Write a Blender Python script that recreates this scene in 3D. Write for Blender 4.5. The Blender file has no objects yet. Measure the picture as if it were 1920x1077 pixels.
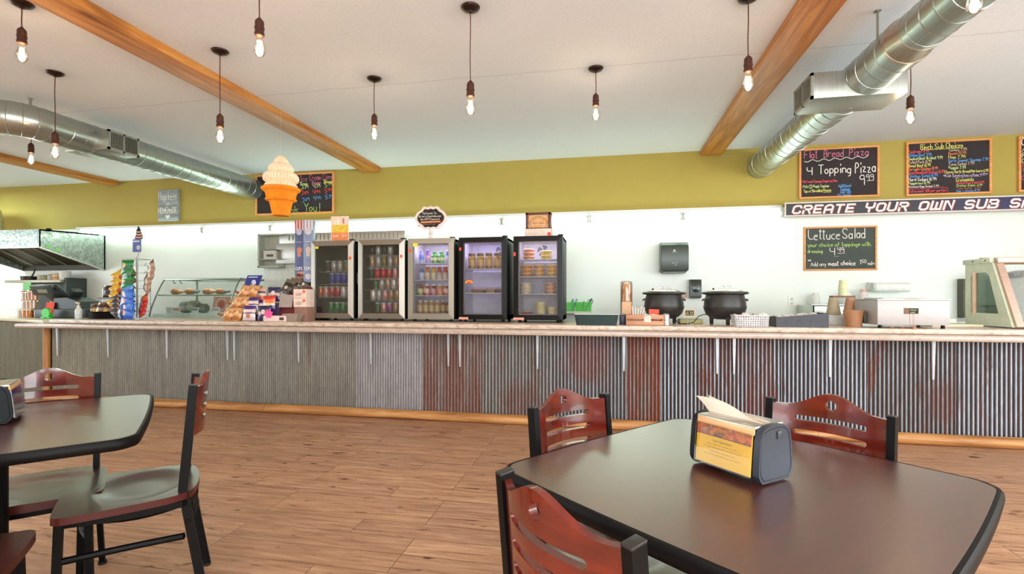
import bpy, bmesh, math, random
from math import sin, cos, pi, radians, sqrt, atan2
from mathutils import Vector, Matrix
from mathutils.geometry import delaunay_2d_cdt

S = bpy.context.scene
COL = S.collection
random.seed(7)

# ------------------------------------------------------------------ camera
cd = bpy.data.cameras.new('camera')
cd.sensor_width = 36.0
cd.lens = 928.05 * 36.0 / 1920.0
cd.shift_y = 17.8 / 1920.0
cd.clip_start = 0.02
cd.clip_end = 100
cam = bpy.data.objects.new('camera', cd)
COL.objects.link(cam)
cam.location = (0, 0, 1.18)
cam.rotation_euler = (pi / 2, 0, 0.18843)
S.camera = cam

# ------------------------------------------------------------------ exposure, sky, fill lights
S.view_settings.view_transform = 'Standard'
S.view_settings.look = 'None'
S.view_settings.exposure = -0.04
S.view_settings.gamma = 1.0
S.view_settings.use_curve_mapping = False
W = bpy.data.worlds.new('world')
S.world = W
W.use_nodes = True
bgn = W.node_tree.nodes['Background']
bgn.inputs[0].default_value = (0.75, 0.86, 1.0, 1)
bgn.inputs[1].default_value = 1.0


def area(name, loc, rot, sx, sy, power, color):
    l = bpy.data.lights.new(name, 'AREA')
    l.shape = 'RECTANGLE'
    l.size, l.size_y = sx, sy
    l.energy = power
    l.color = color
    o = bpy.data.objects.new(name, l)
    COL.objects.link(o)
    o.location = loc
    o.rotation_euler = rot
    return o


# added fill lights at unseen windows, tilted up to brighten the ceiling
for wx, pw in ((0.4, 190), (3.9, 200)):
    area('window_daylight', (wx, -2.72, 1.65), (radians(112), 0, 0), 2.9, 2.0, pw, (0.9, 0.97, 1.0))
area('window_daylight', (6.05, 1.0, 1.65), (0, radians(110), 0), 2.0, 4.2, 250, (0.9, 0.97, 1.0))
area('window_daylight', (-11.9, 1.0, 1.65), (0, radians(-114), 0), 2.0, 5.2, 210, (0.88, 0.97, 1.0))
# overhead fill lights added behind the camera, out of view
for wx in (-9.0, -6.5, -4.0, -1.5, 1.0, 3.5):
    area('ceiling_panel_light', (wx, -0.9, 2.86), (0, 0, 0), 1.3, 1.3, 50, (0.93, 0.985, 1.0))
# ceiling fluorescent over the kitchen end at the left
area('kitchen_ceiling_light', (-9.6, 5.2, 2.84), (0, 0, 0), 1.2, 0.5, 70, (0.8, 1.0, 0.92))


# ------------------------------------------------------------------ materials
def lin(c):
    return tuple(((v / 255) / 12.92 if v <= 10 else (((v / 255) + 0.055) / 1.055) ** 2.4) for v in c) + (1.0,)


def newmat(name):
    m = bpy.data.materials.new(name)
    m.use_nodes = True
    nt = m.node_tree
    return m, nt, nt.nodes['Principled BSDF']


def nd(nt, t, **kw):
    n = nt.nodes.new(t)
    for k, v in kw.items():
        setattr(n, k, v)
    return n


def mapping(nt, scale, coord='Object', loc=(0, 0, 0)):
    tc = nd(nt, 'ShaderNodeTexCoord')
    mp = nd(nt, 'ShaderNodeMapping')
    mp.inputs['Scale'].default_value = scale
    mp.inputs['Location'].default_value = loc
    nt.links.new(tc.outputs[coord], mp.inputs[0])
    return mp.outputs[0]


def noise(nt, vec, scale, detail=3, rough=0.55, dist=0.0):
    n = nd(nt, 'ShaderNodeTexNoise')
    n.inputs['Scale'].default_value = scale
    n.inputs['Detail'].default_value = detail
    n.inputs['Roughness'].default_value = rough
    n.inputs['Distortion'].default_value = dist
    nt.links.new(vec, n.inputs['Vector'])
    return n.outputs['Fac']


def ramp(nt, fac, stops):
    r = nd(nt, 'ShaderNodeValToRGB')
    e = r.color_ramp.elements
    while len(e) < len(stops):
        e.new(0.5)
    for el, (p, c) in zip(e, stops):
        el.position = p
        el.color = c if len(c) == 4 else lin(c)
    nt.links.new(fac, r.inputs[0])
    return r.outputs[0]


def mixc(nt, fac, a, b, mode='MIX'):
    n = nd(nt, 'ShaderNodeMix', data_type='RGBA', blend_type=mode)
    for sock, v in ((n.inputs[0], fac), (n.inputs[6], a), (n.inputs[7], b)):
        if hasattr(v, 'links'):
            nt.links.new(v, sock)
        else:
            sock.default_value = v
    return n.outputs[2]


def mth(nt, op, a, b=None):
    n = nd(nt, 'ShaderNodeMath', operation=op)
    for i, v in enumerate((a, b)):
        if v is None:
            continue
        if hasattr(v, 'links'):
            nt.links.new(v, n.inputs[i])
        else:
            n.inputs[i].default_value = v
    return n.outputs[0]


def bump(nt, bs, h, strength=0.2, dist=0.01):
    b = nd(nt, 'ShaderNodeBump')
    b.inputs['Strength'].default_value = strength
    b.inputs['Distance'].default_value = dist
    nt.links.new(h, b.inputs['Height'])
    nt.links.new(b.outputs[0], bs.inputs['Normal'])


_cache = {}


def mat(name, c, rough=0.5, metal=0.0, var=0.08, scale=25.0, stretch=(1, 1, 1), coat=0.0, spec=0.5):
    """A surface of one colour with a fine procedural variation."""
    if name in _cache:
        return _cache[name]
    m, nt, bs = newmat(name)
    l = lin(c)
    f = noise(nt, mapping(nt, stretch), scale, 3)
    lo = tuple(v * (1 - var) for v in l[:3]) + (1,)
    hi = tuple(min(1, v * (1 + var)) for v in l[:3]) + (1,)
    nt.links.new(ramp(nt, f, [(0.3, lo), (0.7, hi)]), bs.inputs['Base Color'])
    bs.inputs['Roughness'].default_value = rough
    bs.inputs['Metallic'].default_value = metal
    bs.inputs['Coat Weight'].default_value = coat
    bs.inputs['Specular IOR Level'].default_value = spec
    _cache[name] = m
    return m


def emit(name, c, strength):
    if name in _cache:
        return _cache[name]
    m = bpy.data.materials.new(name)
    m.use_nodes = True
    nt = m.node_tree
    nt.nodes.clear()
    o = nd(nt, 'ShaderNodeOutputMaterial')
    e = nd(nt, 'ShaderNodeEmission')
    e.inputs[0].default_value = lin(c)
    e.inputs[1].default_value = strength
    nt.links.new(e.outputs[0], o.inputs[0])
    _cache[name] = m
    return m


def glass(name, tint=(255, 255, 255), gloss=0.12, rough=0.02):
    if name in _cache:
        return _cache[name]
    m = bpy.data.materials.new(name)
    m.use_nodes = True
    nt = m.node_tree
    nt.nodes.clear()
    o = nd(nt, 'ShaderNodeOutputMaterial')
    t = nd(nt, 'ShaderNodeBsdfTransparent')
    t.inputs[0].default_value = lin(tint)
    g = nd(nt, 'ShaderNodeBsdfGlossy')
    g.inputs['Roughness'].default_value = rough
    fr = nd(nt, 'ShaderNodeFresnel')
    fr.inputs[0].default_value = 1.45
    f = mth(nt, 'ADD', mth(nt, 'MULTIPLY', fr.outputs[0], 0.7), gloss * 0.2)
    mx = nd(nt, 'ShaderNodeMixShader')
    nt.links.new(f, mx.inputs[0])
    nt.links.new(t.outputs[0], mx.inputs[1])
    nt.links.new(g.outputs[0], mx.inputs[2])
    nt.links.new(mx.outputs[0], o.inputs[0])
    _cache[name] = m
    return m


def wood(name, dark, mid, light, axis='x', rough=0.4, scale=1.0, knots=True, coat=0.0):
    if name in _cache:
        return _cache[name]
    m, nt, bs = newmat(name)
    st = {'x': (0.6, 7, 7), 'y': (7, 0.6, 7), 'z': (7, 7, 0.6)}[axis]
    v = mapping(nt, tuple(s * scale for s in st))
    f = noise(nt, v, 3.0, 5, 0.6, 0.6)
    c = ramp(nt, f, [(0.25, dark), (0.5, mid), (0.75, light)])
    if knots:
        st2 = {'x': (1.2, 4, 4), 'y': (4, 1.2, 4), 'z': (4, 4, 1.2)}[axis]
        k = noise(nt, mapping(nt, tuple(s * scale for s in st2), loc=(3, 1, 2)), 1.6, 2, 0.5, 0.4)
        kr = ramp(nt, k, [(0.66, (255, 255, 255)), (0.76, (120, 70, 40))])
        c = mixc(nt, 1.0, c, kr, 'MULTIPLY')
    nt.links.new(c, bs.inputs['Base Color'])
    bs.inputs['Roughness'].default_value = rough
    bs.inputs['Coat Weight'].default_value = coat
    _cache[name] = m
    return m


def brushed(name, c, rough=0.28, axis='z', var=0.12):
    if name in _cache:
        return _cache[name]
    m, nt, bs = newmat(name)
    st = {'x': (1, 60, 60), 'y': (60, 1, 60), 'z': (60, 60, 1)}[axis]
    f = noise(nt, mapping(nt, st), 2.0, 3)
    l = lin(c)
    lo = tuple(v * (1 - var) for v in l[:3]) + (1,)
    hi = tuple(min(1, v * (1 + var)) for v in l[:3]) + (1,)
    nt.links.new(ramp(nt, f, [(0.3, lo), (0.7, hi)]), bs.inputs['Base Color'])
    bs.inputs['Metallic'].default_value = 0.9
    bs.inputs['Roughness'].default_value = rough
    _cache[name] = m
    return m


# ------------------------------------------------------------------ object helpers
def tag(o, label=None, cat=None, group=None, kind=None):
    if label:
        o['label'] = label
    if cat:
        o['category'] = cat
    if group:
        o['group'] = group
    if kind:
        o['kind'] = kind
    return o


def thing(name, label, cat, loc=(0, 0, 0), rz=0.0, group=None):
    o = bpy.data.objects.new(name, None)
    COL.objects.link(o)
    o.empty_display_size = 0.05
    o.location = loc
    o.rotation_euler = (0, 0, rz)
    return tag(o, label, cat, group)


def dup(root, loc, rz=None, label=None, group=None):
    r = root.copy()
    COL.objects.link(r)
    r.location = loc
    if rz is not None:
        r.rotation_euler = (0, 0, rz)
    if label:
        r['label'] = label
    if group:
        r['group'] = group
    for ch in list(root.children):
        c = ch.copy()
        COL.objects.link(c)
        c.parent = r
        for g in list(ch.children):
            d = g.copy()
            COL.objects.link(d)
            d.parent = c
    return r


class MB:
    """Collects shapes in one bmesh; verts are given in world coordinates, origin o is subtracted."""

    def __init__(self, o=(0, 0, 0)):
        self.bm = bmesh.new()
        self.o = Vector(o)
        self.mi = 0

    def _fin(self, verts, M=None):
        for v in verts:
            if M is not None:
                v.co = M @ v.co
            v.co -= self.o
        fs = set()
        for v in verts:
            fs.update(v.link_faces)
        for f in fs:
            f.material_index = self.mi
        return self

    def m(self, i):
        self.mi = i
        return self

    def box(self, c, s, rot=None, bev=0.0, seg=2):
        r = bmesh.ops.create_cube(self.bm, size=1.0)
        vs = r['verts']
        for v in vs:
            v.co = Vector((v.co.x * s[0], v.co.y * s[1], v.co.z * s[2]))
        if bev > 0:
            es = list({e for v in vs for e in v.link_edges})
            rr = bmesh.ops.bevel(self.bm, geom=es, offset=min(bev, min(s) * 0.49), segments=seg, affect='EDGES', profile=0.5)
            vs = list({v for f in rr['faces'] for v in f.verts} | {v for v in vs if v.is_valid})
        M = Matrix.Translation(Vector(c))
        if rot is not None:
            M = M @ (rot if isinstance(rot, Matrix) else (Matrix.Rotation(rot[2], 4, 'Z') @ Matrix.Rotation(rot[1], 4, 'Y') @ Matrix.Rotation(rot[0], 4, 'X')))
        return self._fin(vs, M)

    def bx(self, x0, x1, y0, y1, z0, z1, bev=0.0, seg=2):
        return self.box(((x0 + x1) / 2, (y0 + y1) / 2, (z0 + z1) / 2), (abs(x1 - x0), abs(y1 - y0), abs(z1 - z0)), None, bev, seg)

    def mesh(self, vs, fs, M=None):
        bv = [self.bm.verts.new(v) for v in vs]
        for f in fs:
            try:
                self.bm.faces.new([bv[i] for i in f])
            except ValueError:
                pass
        return self._fin(bv, M)

    def lathe(self, prof, c=(0, 0, 0), n=20, axis='z', M=None, capb=True, capt=True):
        vs, fs = [], []
        k = len(prof)
        for i in range(n):
            a = 2 * pi * i / n
            for r, z in prof:
                vs.append((r * cos(a), r * sin(a), z))
        for i in range(n):
            j = (i + 1) % n
            for q in range(k - 1):
                fs.append((i * k + q, j * k + q, j * k + q + 1, i * k + q + 1))
        if capb and prof[0][0] > 1e-6:
            fs.append(tuple(i * k for i in reversed(range(n))))
        if capt and prof[-1][0] > 1e-6:
            fs.append(tuple(i * k + k - 1 for i in range(n)))
        R = Matrix.Identity(4)
        if axis == 'x':
            R = Matrix.Rotation(pi / 2, 4, 'Y')
        elif axis == 'y':
            R = Matrix.Rotation(-pi / 2, 4, 'X')
        T = Matrix.Translation(Vector(c)) @ R
        if M is not None:
            T = M @ T
        return self.mesh(vs, fs, T)

    def cyl(self, p0, p1, r0, r1=None, n=16, cap=True):
        return self.tube([p0, p1], [r0, r0 if r1 is None else r1], n, cap)

    def tube(self, pts, r, n=8, cap=True, closed=False):
        pts = [Vector(p) for p in pts]
        k = len(pts)
        rs = r if isinstance(r, (list, tuple)) else [r] * k
        vs, fs = [], []
        prev = None
        for i, p in enumerate(pts):
            if closed:
                t = pts[(i + 1) % k] - pts[i - 1]
            else:
                t = pts[min(i + 1, k - 1)] - pts[max(i - 1, 0)]
            t.normalize()
            if prev is None:
                u = t.orthogonal().normalized()
            else:
                u = prev - t * prev.dot(t)
                u = u.normalized() if u.length > 1e-6 else t.orthogonal().normalized()
            prev = u
            w = t.cross(u)
            for j in range(n):
                a = 2 * pi * j / n
                vs.append(p + (u * cos(a) + w * sin(a)) * rs[i])
        for i in range(k if closed else k - 1):
            i2 = (i + 1) % k
            for j in range(n):
                j2 = (j + 1) % n
                fs.append((i * n + j, i * n + j2, i2 * n + j2, i2 * n + j))
        if cap and not closed:
            fs.append(tuple(reversed(range(n))))
            fs.append(tuple((k - 1) * n + j for j in range(n)))
        return self.mesh(vs, fs)

    def bar(self, pts, w, d, side=(1, 0, 0)):
        """rectangular section swept along pts; w across 'side', d the other way"""
        pts = [Vector(p) for p in pts]
        k = len(pts)
        sd = Vector(side).normalized()
        vs, fs = [], []
        for i, p in enumerate(pts):
            t = (pts[min(i + 1, k - 1)] - pts[max(i - 1, 0)]).normalized()
            s = (sd - t * sd.dot(t)).normalized()
            q = t.cross(s)
            for a, b in ((-1, -1), (1, -1), (1, 1), (-1, 1)):
                vs.append(p + s * (a * w / 2) + q * (b * d / 2))
        for i in range(k - 1):
            for j in range(4):
                j2 = (j + 1) % 4
                fs.append((i * 4 + j, i * 4 + j2, i * 4 + 4 + j2, i * 4 + 4 + j))
        fs.append((3, 2, 1, 0))
        e = (k - 1) * 4
        fs.append((e, e + 1, e + 2, e + 3))
        return self.mesh(vs, fs)

    def prism(self, outline, depth, M=None):
        """2D outline (x, z) extruded along +y by depth"""
        n = len(outline)
        vs = [(x, 0, z) for x, z in outline] + [(x, depth, z) for x, z in outline]
        fs = [tuple(range(n)), tuple(range(2 * n - 1, n - 1, -1))]
        for i in range(n):
            j = (i + 1) % n
            fs.append((j, i, n + i, n + j))
        return self.mesh(vs, fs, M)

    def build(self, name, mats, parent=None, smooth=35):
        bmesh.ops.recalc_face_normals(self.bm, faces=self.bm.faces)
        me = bpy.data.meshes.new(name)
        self.bm.to_mesh(me)
        self.bm.free()
        if smooth:
            me.polygons.foreach_set('use_smooth', [True] * len(me.polygons))
            me.set_sharp_from_angle(angle=radians(smooth))
        for mm in (mats if isinstance(mats, (list, tuple)) else [mats]):
            me.materials.append(mm)
        o = bpy.data.objects.new(name, me)
        COL.objects.link(o)
        if parent is not None:
            o.parent = parent
        else:
            o.location = self.o
        return o


def sheet(outline, holes, thick, step, bend, name, mats, parent, bev=True):
    """A plate with holes: outline/holes as 2D loops (u, v); bend(u, v, w) -> (x, y, z), w in 0..1 through the thickness."""
    def dens(lp):
        out = []
        for i, p in enumerate(lp):
            q = lp[(i + 1) % len(lp)]
            d = sqrt((q[0] - p[0]) ** 2 + (q[1] - p[1]) ** 2)
            k = max(1, int(d / step))
            for j in range(k):
                out.append((p[0] + (q[0] - p[0]) * j / k, p[1] + (q[1] - p[1]) * j / k))
        return out

    def inside(p, lp):
        c = False
        n = len(lp)
        for i in range(n):
            a, b = lp[i], lp[(i + 1) % n]
            if (a[1] > p[1]) != (b[1] > p[1]) and p[0] < (b[0] - a[0]) * (p[1] - a[1]) / (b[1] - a[1]) + a[0]:
                c = not c
        return c

    def dist(p, lp):
        return min((p[0] - q[0]) ** 2 + (p[1] - q[1]) ** 2 for q in lp)

    loops = [dens(outline)] + [dens(h) for h in holes]
    pts, edges = [], []
    for lp in loops:
        b = len(pts)
        pts += lp
        edges += [(b + i, b + (i + 1) % len(lp)) for i in range(len(lp))]
    us = [p[0] for p in loops[0]]
    vs = [p[1] for p in loops[0]]
    u = min(us) + step / 2
    while u < max(us):
        v = min(vs) + step / 2
        while v < max(vs):
            p = (u, v)
            if inside(p, loops[0]) and not any(inside(p, h) for h in loops[1:]) and all(dist(p, lp) > (step * 0.5) ** 2 for lp in loops):
                pts.append(p)
            v += step
        u += step
    vo, eo, fo, *_ = delaunay_2d_cdt([Vector(p) for p in pts], edges, [], 0, 1e-6)
    tri = []
    for f in fo:
        cx = sum(vo[i][0] for i in f) / 3
        cy = sum(vo[i][1] for i in f) / 3
        if inside((cx, cy), loops[0]) and not any(inside((cx, cy), h) for h in loops[1:]):
            tri.append(tuple(f))
    bm = bmesh.new()
    A = [bm.verts.new(bend(p[0], p[1], 0.0)) for p in vo]
    B = [bm.verts.new(bend(p[0], p[1], 1.0)) for p in vo]
    cnt = {}
    for f in tri:
        for i in range(3):
            e = (f[i], f[(i + 1) % 3])
            cnt[e] = cnt.get(e, 0) + 1
    for f in tri:
        bm.faces.new([A[i] for i in f])
        bm.faces.new([B[i] for i in reversed(f)])
    for (i, j) in cnt:
        if (j, i) not in cnt:
            f = bm.faces.new([A[j], A[i], B[i], B[j]])
            if len(mats) > 1:
                f.material_index = 1
    for v in [v for v in bm.verts if not v.link_faces]:
        bm.verts.remove(v)
    bmesh.ops.recalc_face_normals(bm, faces=bm.faces)
    me = bpy.data.meshes.new(name)
    bm.to_mesh(me)
    bm.free()
    me.polygons.foreach_set('use_smooth', [True] * len(me.polygons))
    me.set_sharp_from_angle(angle=radians(40))
    for mm in mats:
        me.materials.append(mm)
    o = bpy.data.objects.new(name, me)
    COL.objects.link(o)
    if parent is not None:
        o.parent = parent
    return o


def circ(cx, cy, rx, ry=None, n=20):
    ry = rx if ry is None else ry
    return [(cx + rx * cos(2 * pi * i / n), cy + ry * sin(2 * pi * i / n)) for i in range(n)]


def slot(cx, cy, w, h, n=6):
    r = h / 2
    out = []
    for s in (1, -1):
        for i in range(n + 1):
            a = (-pi / 2 + pi * i / n) if s > 0 else (pi / 2 + pi * i / n)
            out.append((cx + s * (w / 2 - r) + r * cos(a), cy + r * sin(a)))
    return out


def rrect(x0, x1, y0, y1, r, n=5):
    out = []
    for cx, cy, a0 in ((x1 - r, y0 + r, -pi / 2), (x1 - r, y1 - r, 0), (x0 + r, y1 - r, pi / 2), (x0 + r, y0 + r, pi)):
        for i in range(n + 1):
            a = a0 + pi / 2 * i / n
            out.append((cx + r * cos(a), cy + r * sin(a)))
    return out


# ------------------------------------------------------------------ handwriting: strokes on a grid, x 0-4, y 0-9 (baseline 2)
GLYPH = {
    'A': '022842 1535', 'B': '02082837362505 2534332202', 'C': '4738180703123243', 'D': '02082846442202', 'E': '48080242 0535', 'F': '480802 0535',
    'G': '47381807031232434525', 'H': '0208 4248 0545', 'I': '1838 2822 1232', 'J': '3833221203', 'K': '0802 480542', 'L': '080242', 'M': '0208244842',
    'N': '02084248', 'O': '180703123243473818', 'P': '02082837362505', 'Q': '180703123243473818 3251', 'R': '02082837362505 1532', 'S': '4738180706153443321203',
    'T': '0848 2822', 'U': '080312324348', 'V': '082248', 'W': '0812253248', 'X': '0842 0248', 'Y': '082548 2522', 'Z': '08480242',
    'a': '3425150403122233 3532', 'b': '0802 0415253433221203', 'c': '35150403122232', 'd': '3832 3425150403122233', 'e': '04343525150403122232', 'f': '38281712 0535',
    'g': '3425150403122233 35312010', 'h': '0802 0415253432', 'i': '1512 1718', 'j': '25211000 2728', 'k': '0802 3504 1432', 'l': '1812', 'm': '0502 04152422 24354442',
    'n': '0502 0415253432', 'o': '150403122233342515', 'p': '0500 0415253433221203', 'q': '3530 3425150403122233', 'r': '0502 04152535', 's': '3515041434332202',
    't': '18131222 0727', 'u': '0503122233 3532', 'v': '051235', 'w': '0512243245', 'x': '0532 0235', 'y': '051333 352010', 'z': '05350232',
    '0': '180703122233372818', '1': '172822', '2': '07182837350232', '3': '0838253433221202', '4': '080535 3832', '5': '380805253433221202', '6': '38160403122233342514',
    '7': '083812', '8': '250607183847462504031232434425', '9': '372818070615363732', '.': '1213', ',': '1301', '!': '2824 2322', "'": '1817', '-': '1434', '/': '0238',
    '+': '1434 2325', '*': '1547 1745 0646', '?': '0718384625 2322',
}


def glyph(ch):
    out = []
    for st in GLYPH.get(ch, '').split():
        d = [int(c) for c in st]
        if len(d) % 2:
            d = d[:-1]
        out.append([(d[i], d[i + 1]) for i in range(0, len(d), 2)])
    return out


def soften(p):
    if len(p) < 3:
        return p
    q = [p[0]]
    for i in range(len(p) - 1):
        a, b = p[i], p[i + 1]
        q.append((a[0] * 0.72 + b[0] * 0.28, a[1] * 0.72 + b[1] * 0.28))
        q.append((a[0] * 0.28 + b[0] * 0.72, a[1] * 0.28 + b[1] * 0.72))
    q.append(p[-1])
    return q


STK = [0]


def stroke(b, pts, w, place):
    """A flat mark of width w along 2D pts, mitred; place(x, z) -> 3D."""
    pts = [p for i, p in enumerate(pts) if i == 0 or (abs(p[0] - pts[i - 1][0]) + abs(p[1] - pts[i - 1][1])) > 1e-6]
    if len(pts) < 2:
        return
    k = len(pts)
    L, R = [], []
    for i in range(k):
        d0 = Vector(pts[i]) - Vector(pts[i - 1]) if i else None
        d1 = Vector(pts[i + 1]) - Vector(pts[i]) if i < k - 1 else None
        if d0 is None:
            d0 = d1
        if d1 is None:
            d1 = d0
        n0 = Vector((-d0.y, d0.x)).normalized()
        n1 = Vector((-d1.y, d1.x)).normalized()
        n = n0 + n1
        n = n.normalized() if n.length > 1e-3 else n0
        f = 1 / max(0.55, n.dot(n0))
        p = Vector(pts[i])
        if i == 0:
            p -= d1.normalized() * w * 0.3
        elif i == k - 1:
            p += d0.normalized() * w * 0.3
        L.append(p + n * (w / 2 * f))
        R.append(p - n * (w / 2 * f))
    STK[0] += 1
    dy = (STK[0] % 7) * 7e-5
    b.mesh([Vector(place(p.x, p.y)) - Vector((0, dy, 0)) for p in L + R], [(i, i + 1, k + i + 1, k + i) for i in range(k - 1)])


def write(b, text, x, z, h, place, w=None, adv=0.62, slant=0.0, jit=0.06, tight=1.0, rng=random, fit=None, smooth=True):
    """Handwriting of cap height h with its baseline at z; returns the end x. fit = total width to fill."""
    u = h / 6.0
    w = w or h * 0.11
    wid = []
    for ch in text:
        if ch == ' ':
            wid.append(2.6)
        else:
            g = glyph(ch)
            wid.append((max((p[0] for s in g for p in s), default=2) + 1.3))
    sx = u * tight
    if fit:
        sx = fit / sum(wid)
    for ch, cw in zip(text, wid):
        jx, jz = rng.uniform(-jit, jit) * h * 0.3, rng.uniform(-jit, jit) * h
        for st in glyph(ch):
            q = [(x + jx + p[0] * sx + (p[1] - 2) * u * slant, z + jz + (p[1] - 2) * u) for p in st]
            stroke(b, soften(q) if smooth else q, w, place)
        x += cw * sx
    return x


def scribble(b, x, z, w, h, place, lw, seed=1):
    """illegible small writing: words of little loops and strokes"""
    rg = random.Random(seed)
    e = x + w
    while x < e - h:
        n = rg.randint(3, 8)
        pts = []
        for i in range(n * 2):
            if x > e:
                break
            pts.append((x, z + (h * rg.uniform(0.5, 1.0) if i % 2 else h * rg.uniform(0, 0.2))))
            x += h * rg.uniform(0.22, 0.42)
        stroke(b, pts, lw, place)
        x += h * 0.6
# ------------------------------------------------------------------ room shell
CEIL = 2.912
YB = 6.2
XL, XR, YF = -12.0, 6.2, -3.0


def floor_mat():
    m, nt, bs = newmat('plank_floor')
    v = mapping(nt, (1, 1, 1))
    br = nd(nt, 'ShaderNodeTexBrick')
    br.offset = 0.37
    br.offset_frequency = 3
    br.inputs['Scale'].default_value = 1.0
    br.inputs['Brick Width'].default_value = 0.92
    br.inputs['Row Height'].default_value = 0.152
    br.inputs['Mortar Size'].default_value = 0.002
    br.inputs['Mortar Smooth'].default_value = 0.3
    br.inputs['Color1'].default_value = (0.15, 0.15, 0.15, 1)
    br.inputs['Color2'].default_value = (0.85, 0.85, 0.85, 1)
    br.inputs['Mortar'].default_value = (0.5, 0.5, 0.5, 1)
    nt.links.new(v, br.inputs['Vector'])
    # grain, shifted plank by plank
    comb = nd(nt, 'ShaderNodeCombineXYZ')
    nt.links.new(mth(nt, 'MULTIPLY', br.outputs['Color'], 7.0), comb.inputs[2])
    add = nd(nt, 'ShaderNodeVectorMath', operation='ADD')
    nt.links.new(mapping(nt, (1.3, 15, 1)), add.inputs[0])
    nt.links.new(comb.outputs[0], add.inputs[1])
    g = noise(nt, add.outputs[0], 2.6, 7, 0.66, 0.5)
    c = ramp(nt, g, [(0.26, (124, 86, 64)), (0.42, (174, 130, 98)), (0.58, (198, 154, 120)), (0.76, (216, 177, 144))])
    tone = ramp(nt, br.outputs['Color'], [(0.0, (228, 224, 222)), (1.0, (255, 252, 246))])
    c = mixc(nt, 1.0, c, tone, 'MULTIPLY')
    k = noise(nt, mapping(nt, (2.6, 9, 1), loc=(5, 2, 0)), 2.3, 3, 0.5, 0.3)
    c = mixc(nt, 1.0, c, ramp(nt, k, [(0.635, (255, 255, 255)), (0.73, (138, 104, 88))]), 'MULTIPLY')
    # grooves between the planks
    edge = mth(nt, 'MULTIPLY', br.outputs['Fac'], 0.95)
    c = mixc(nt, edge, c, lin((92, 60, 42)))
    nt.links.new(c, bs.inputs['Base Color'])
    bs.inputs['Roughness'].default_value = 0.5
    bump(nt, bs, mth(nt, 'SUBTRACT', g, br.outputs['Fac']), 0.12, 0.004)
    return m


def ceiling_mat():
    m, nt, bs = newmat('ceiling_paint')
    f = noise(nt, mapping(nt, (1, 1, 1)), 60, 4)
    c = ramp(nt, f, [(0.3, (224, 227, 232)), (0.7, (231, 234, 239))])
    # wavering plaster seam across the ceiling
    tc = nd(nt, 'ShaderNodeTexCoord')
    sp = nd(nt, 'ShaderNodeSeparateXYZ')
    nt.links.new(tc.outputs['Object'], sp.inputs[0])
    w = noise(nt, mapping(nt, (0.7, 0, 0)), 3.0, 2)
    d = mth(nt, 'ABSOLUTE', mth(nt, 'SUBTRACT', mth(nt, 'ADD', sp.outputs[1], mth(nt, 'MULTIPLY', w, 0.07)), 3.82))
    line = mth(nt, 'LESS_THAN', d, 0.004)
    c = mixc(nt, mth(nt, 'MULTIPLY', line, 0.4), c, lin((150, 138, 130)))
    nt.links.new(c, bs.inputs['Base Color'])
    bs.inputs['Roughness'].default_value = 0.9
    bump(nt, bs, f, 0.06, 0.003)
    return m


M_CEIL = ceiling_mat()
M_FLOOR = floor_mat()
M_OLIVE = mat('olive_wall_paint', (174, 154, 72), 0.75, var=0.02, scale=8)
M_WHITEWALL = mat('white_washable_wall', (232, 237, 230), 0.35, var=0.01, scale=4)
M_SIDEWALL = mat('cream_wall_paint', (214, 205, 180), 0.8, var=0.02, scale=6)
M_WHITE = mat('white_enamel', (235, 236, 230), 0.35, var=0.02)

b = MB()
b.bx(XL, XR, YF, YB + 0.1, -0.1, 0)
tag(b.build('floor', M_FLOOR), kind='structure')
b = MB()
b.bx(XL, XR, YF, YB + 0.1, CEIL, CEIL + 0.1)
tag(b.build('ceiling', M_CEIL), kind='structure')
b = MB()
b.m(0).bx(XL, XR, YB, YB + 0.1, 2.21, CEIL)
b.m(1).bx(XL, XR, YB - 0.006, YB + 0.1, 0, 2.21)
tag(b.build('wall_back', [M_OLIVE, M_WHITEWALL]), kind='structure')
b = MB()
b.bx(XL - 0.1, XL, YF, -1.6, 0, CEIL)
b.bx(XL - 0.1, XL, 3.6, YB + 0.1, 0, CEIL)
b.bx(XL - 0.1, XL, -1.6, 3.6, 0, 0.6)
b.bx(XL - 0.1, XL, -1.6, 3.6, 2.7, CEIL)
tag(b.build('wall_left', M_SIDEWALL), kind='structure')
b = MB()
b.bx(XR, XR + 0.1, YF, -1.1, 0, CEIL)
b.bx(XR, XR + 0.1, 3.1, YB + 0.1, 0, CEIL)
b.bx(XR, XR + 0.1, -1.1, 3.1, 0, 0.6)
b.bx(XR, XR + 0.1, -1.1, 3.1, 2.7, CEIL)
tag(b.build('wall_right', M_OLIVE), kind='structure')
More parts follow.
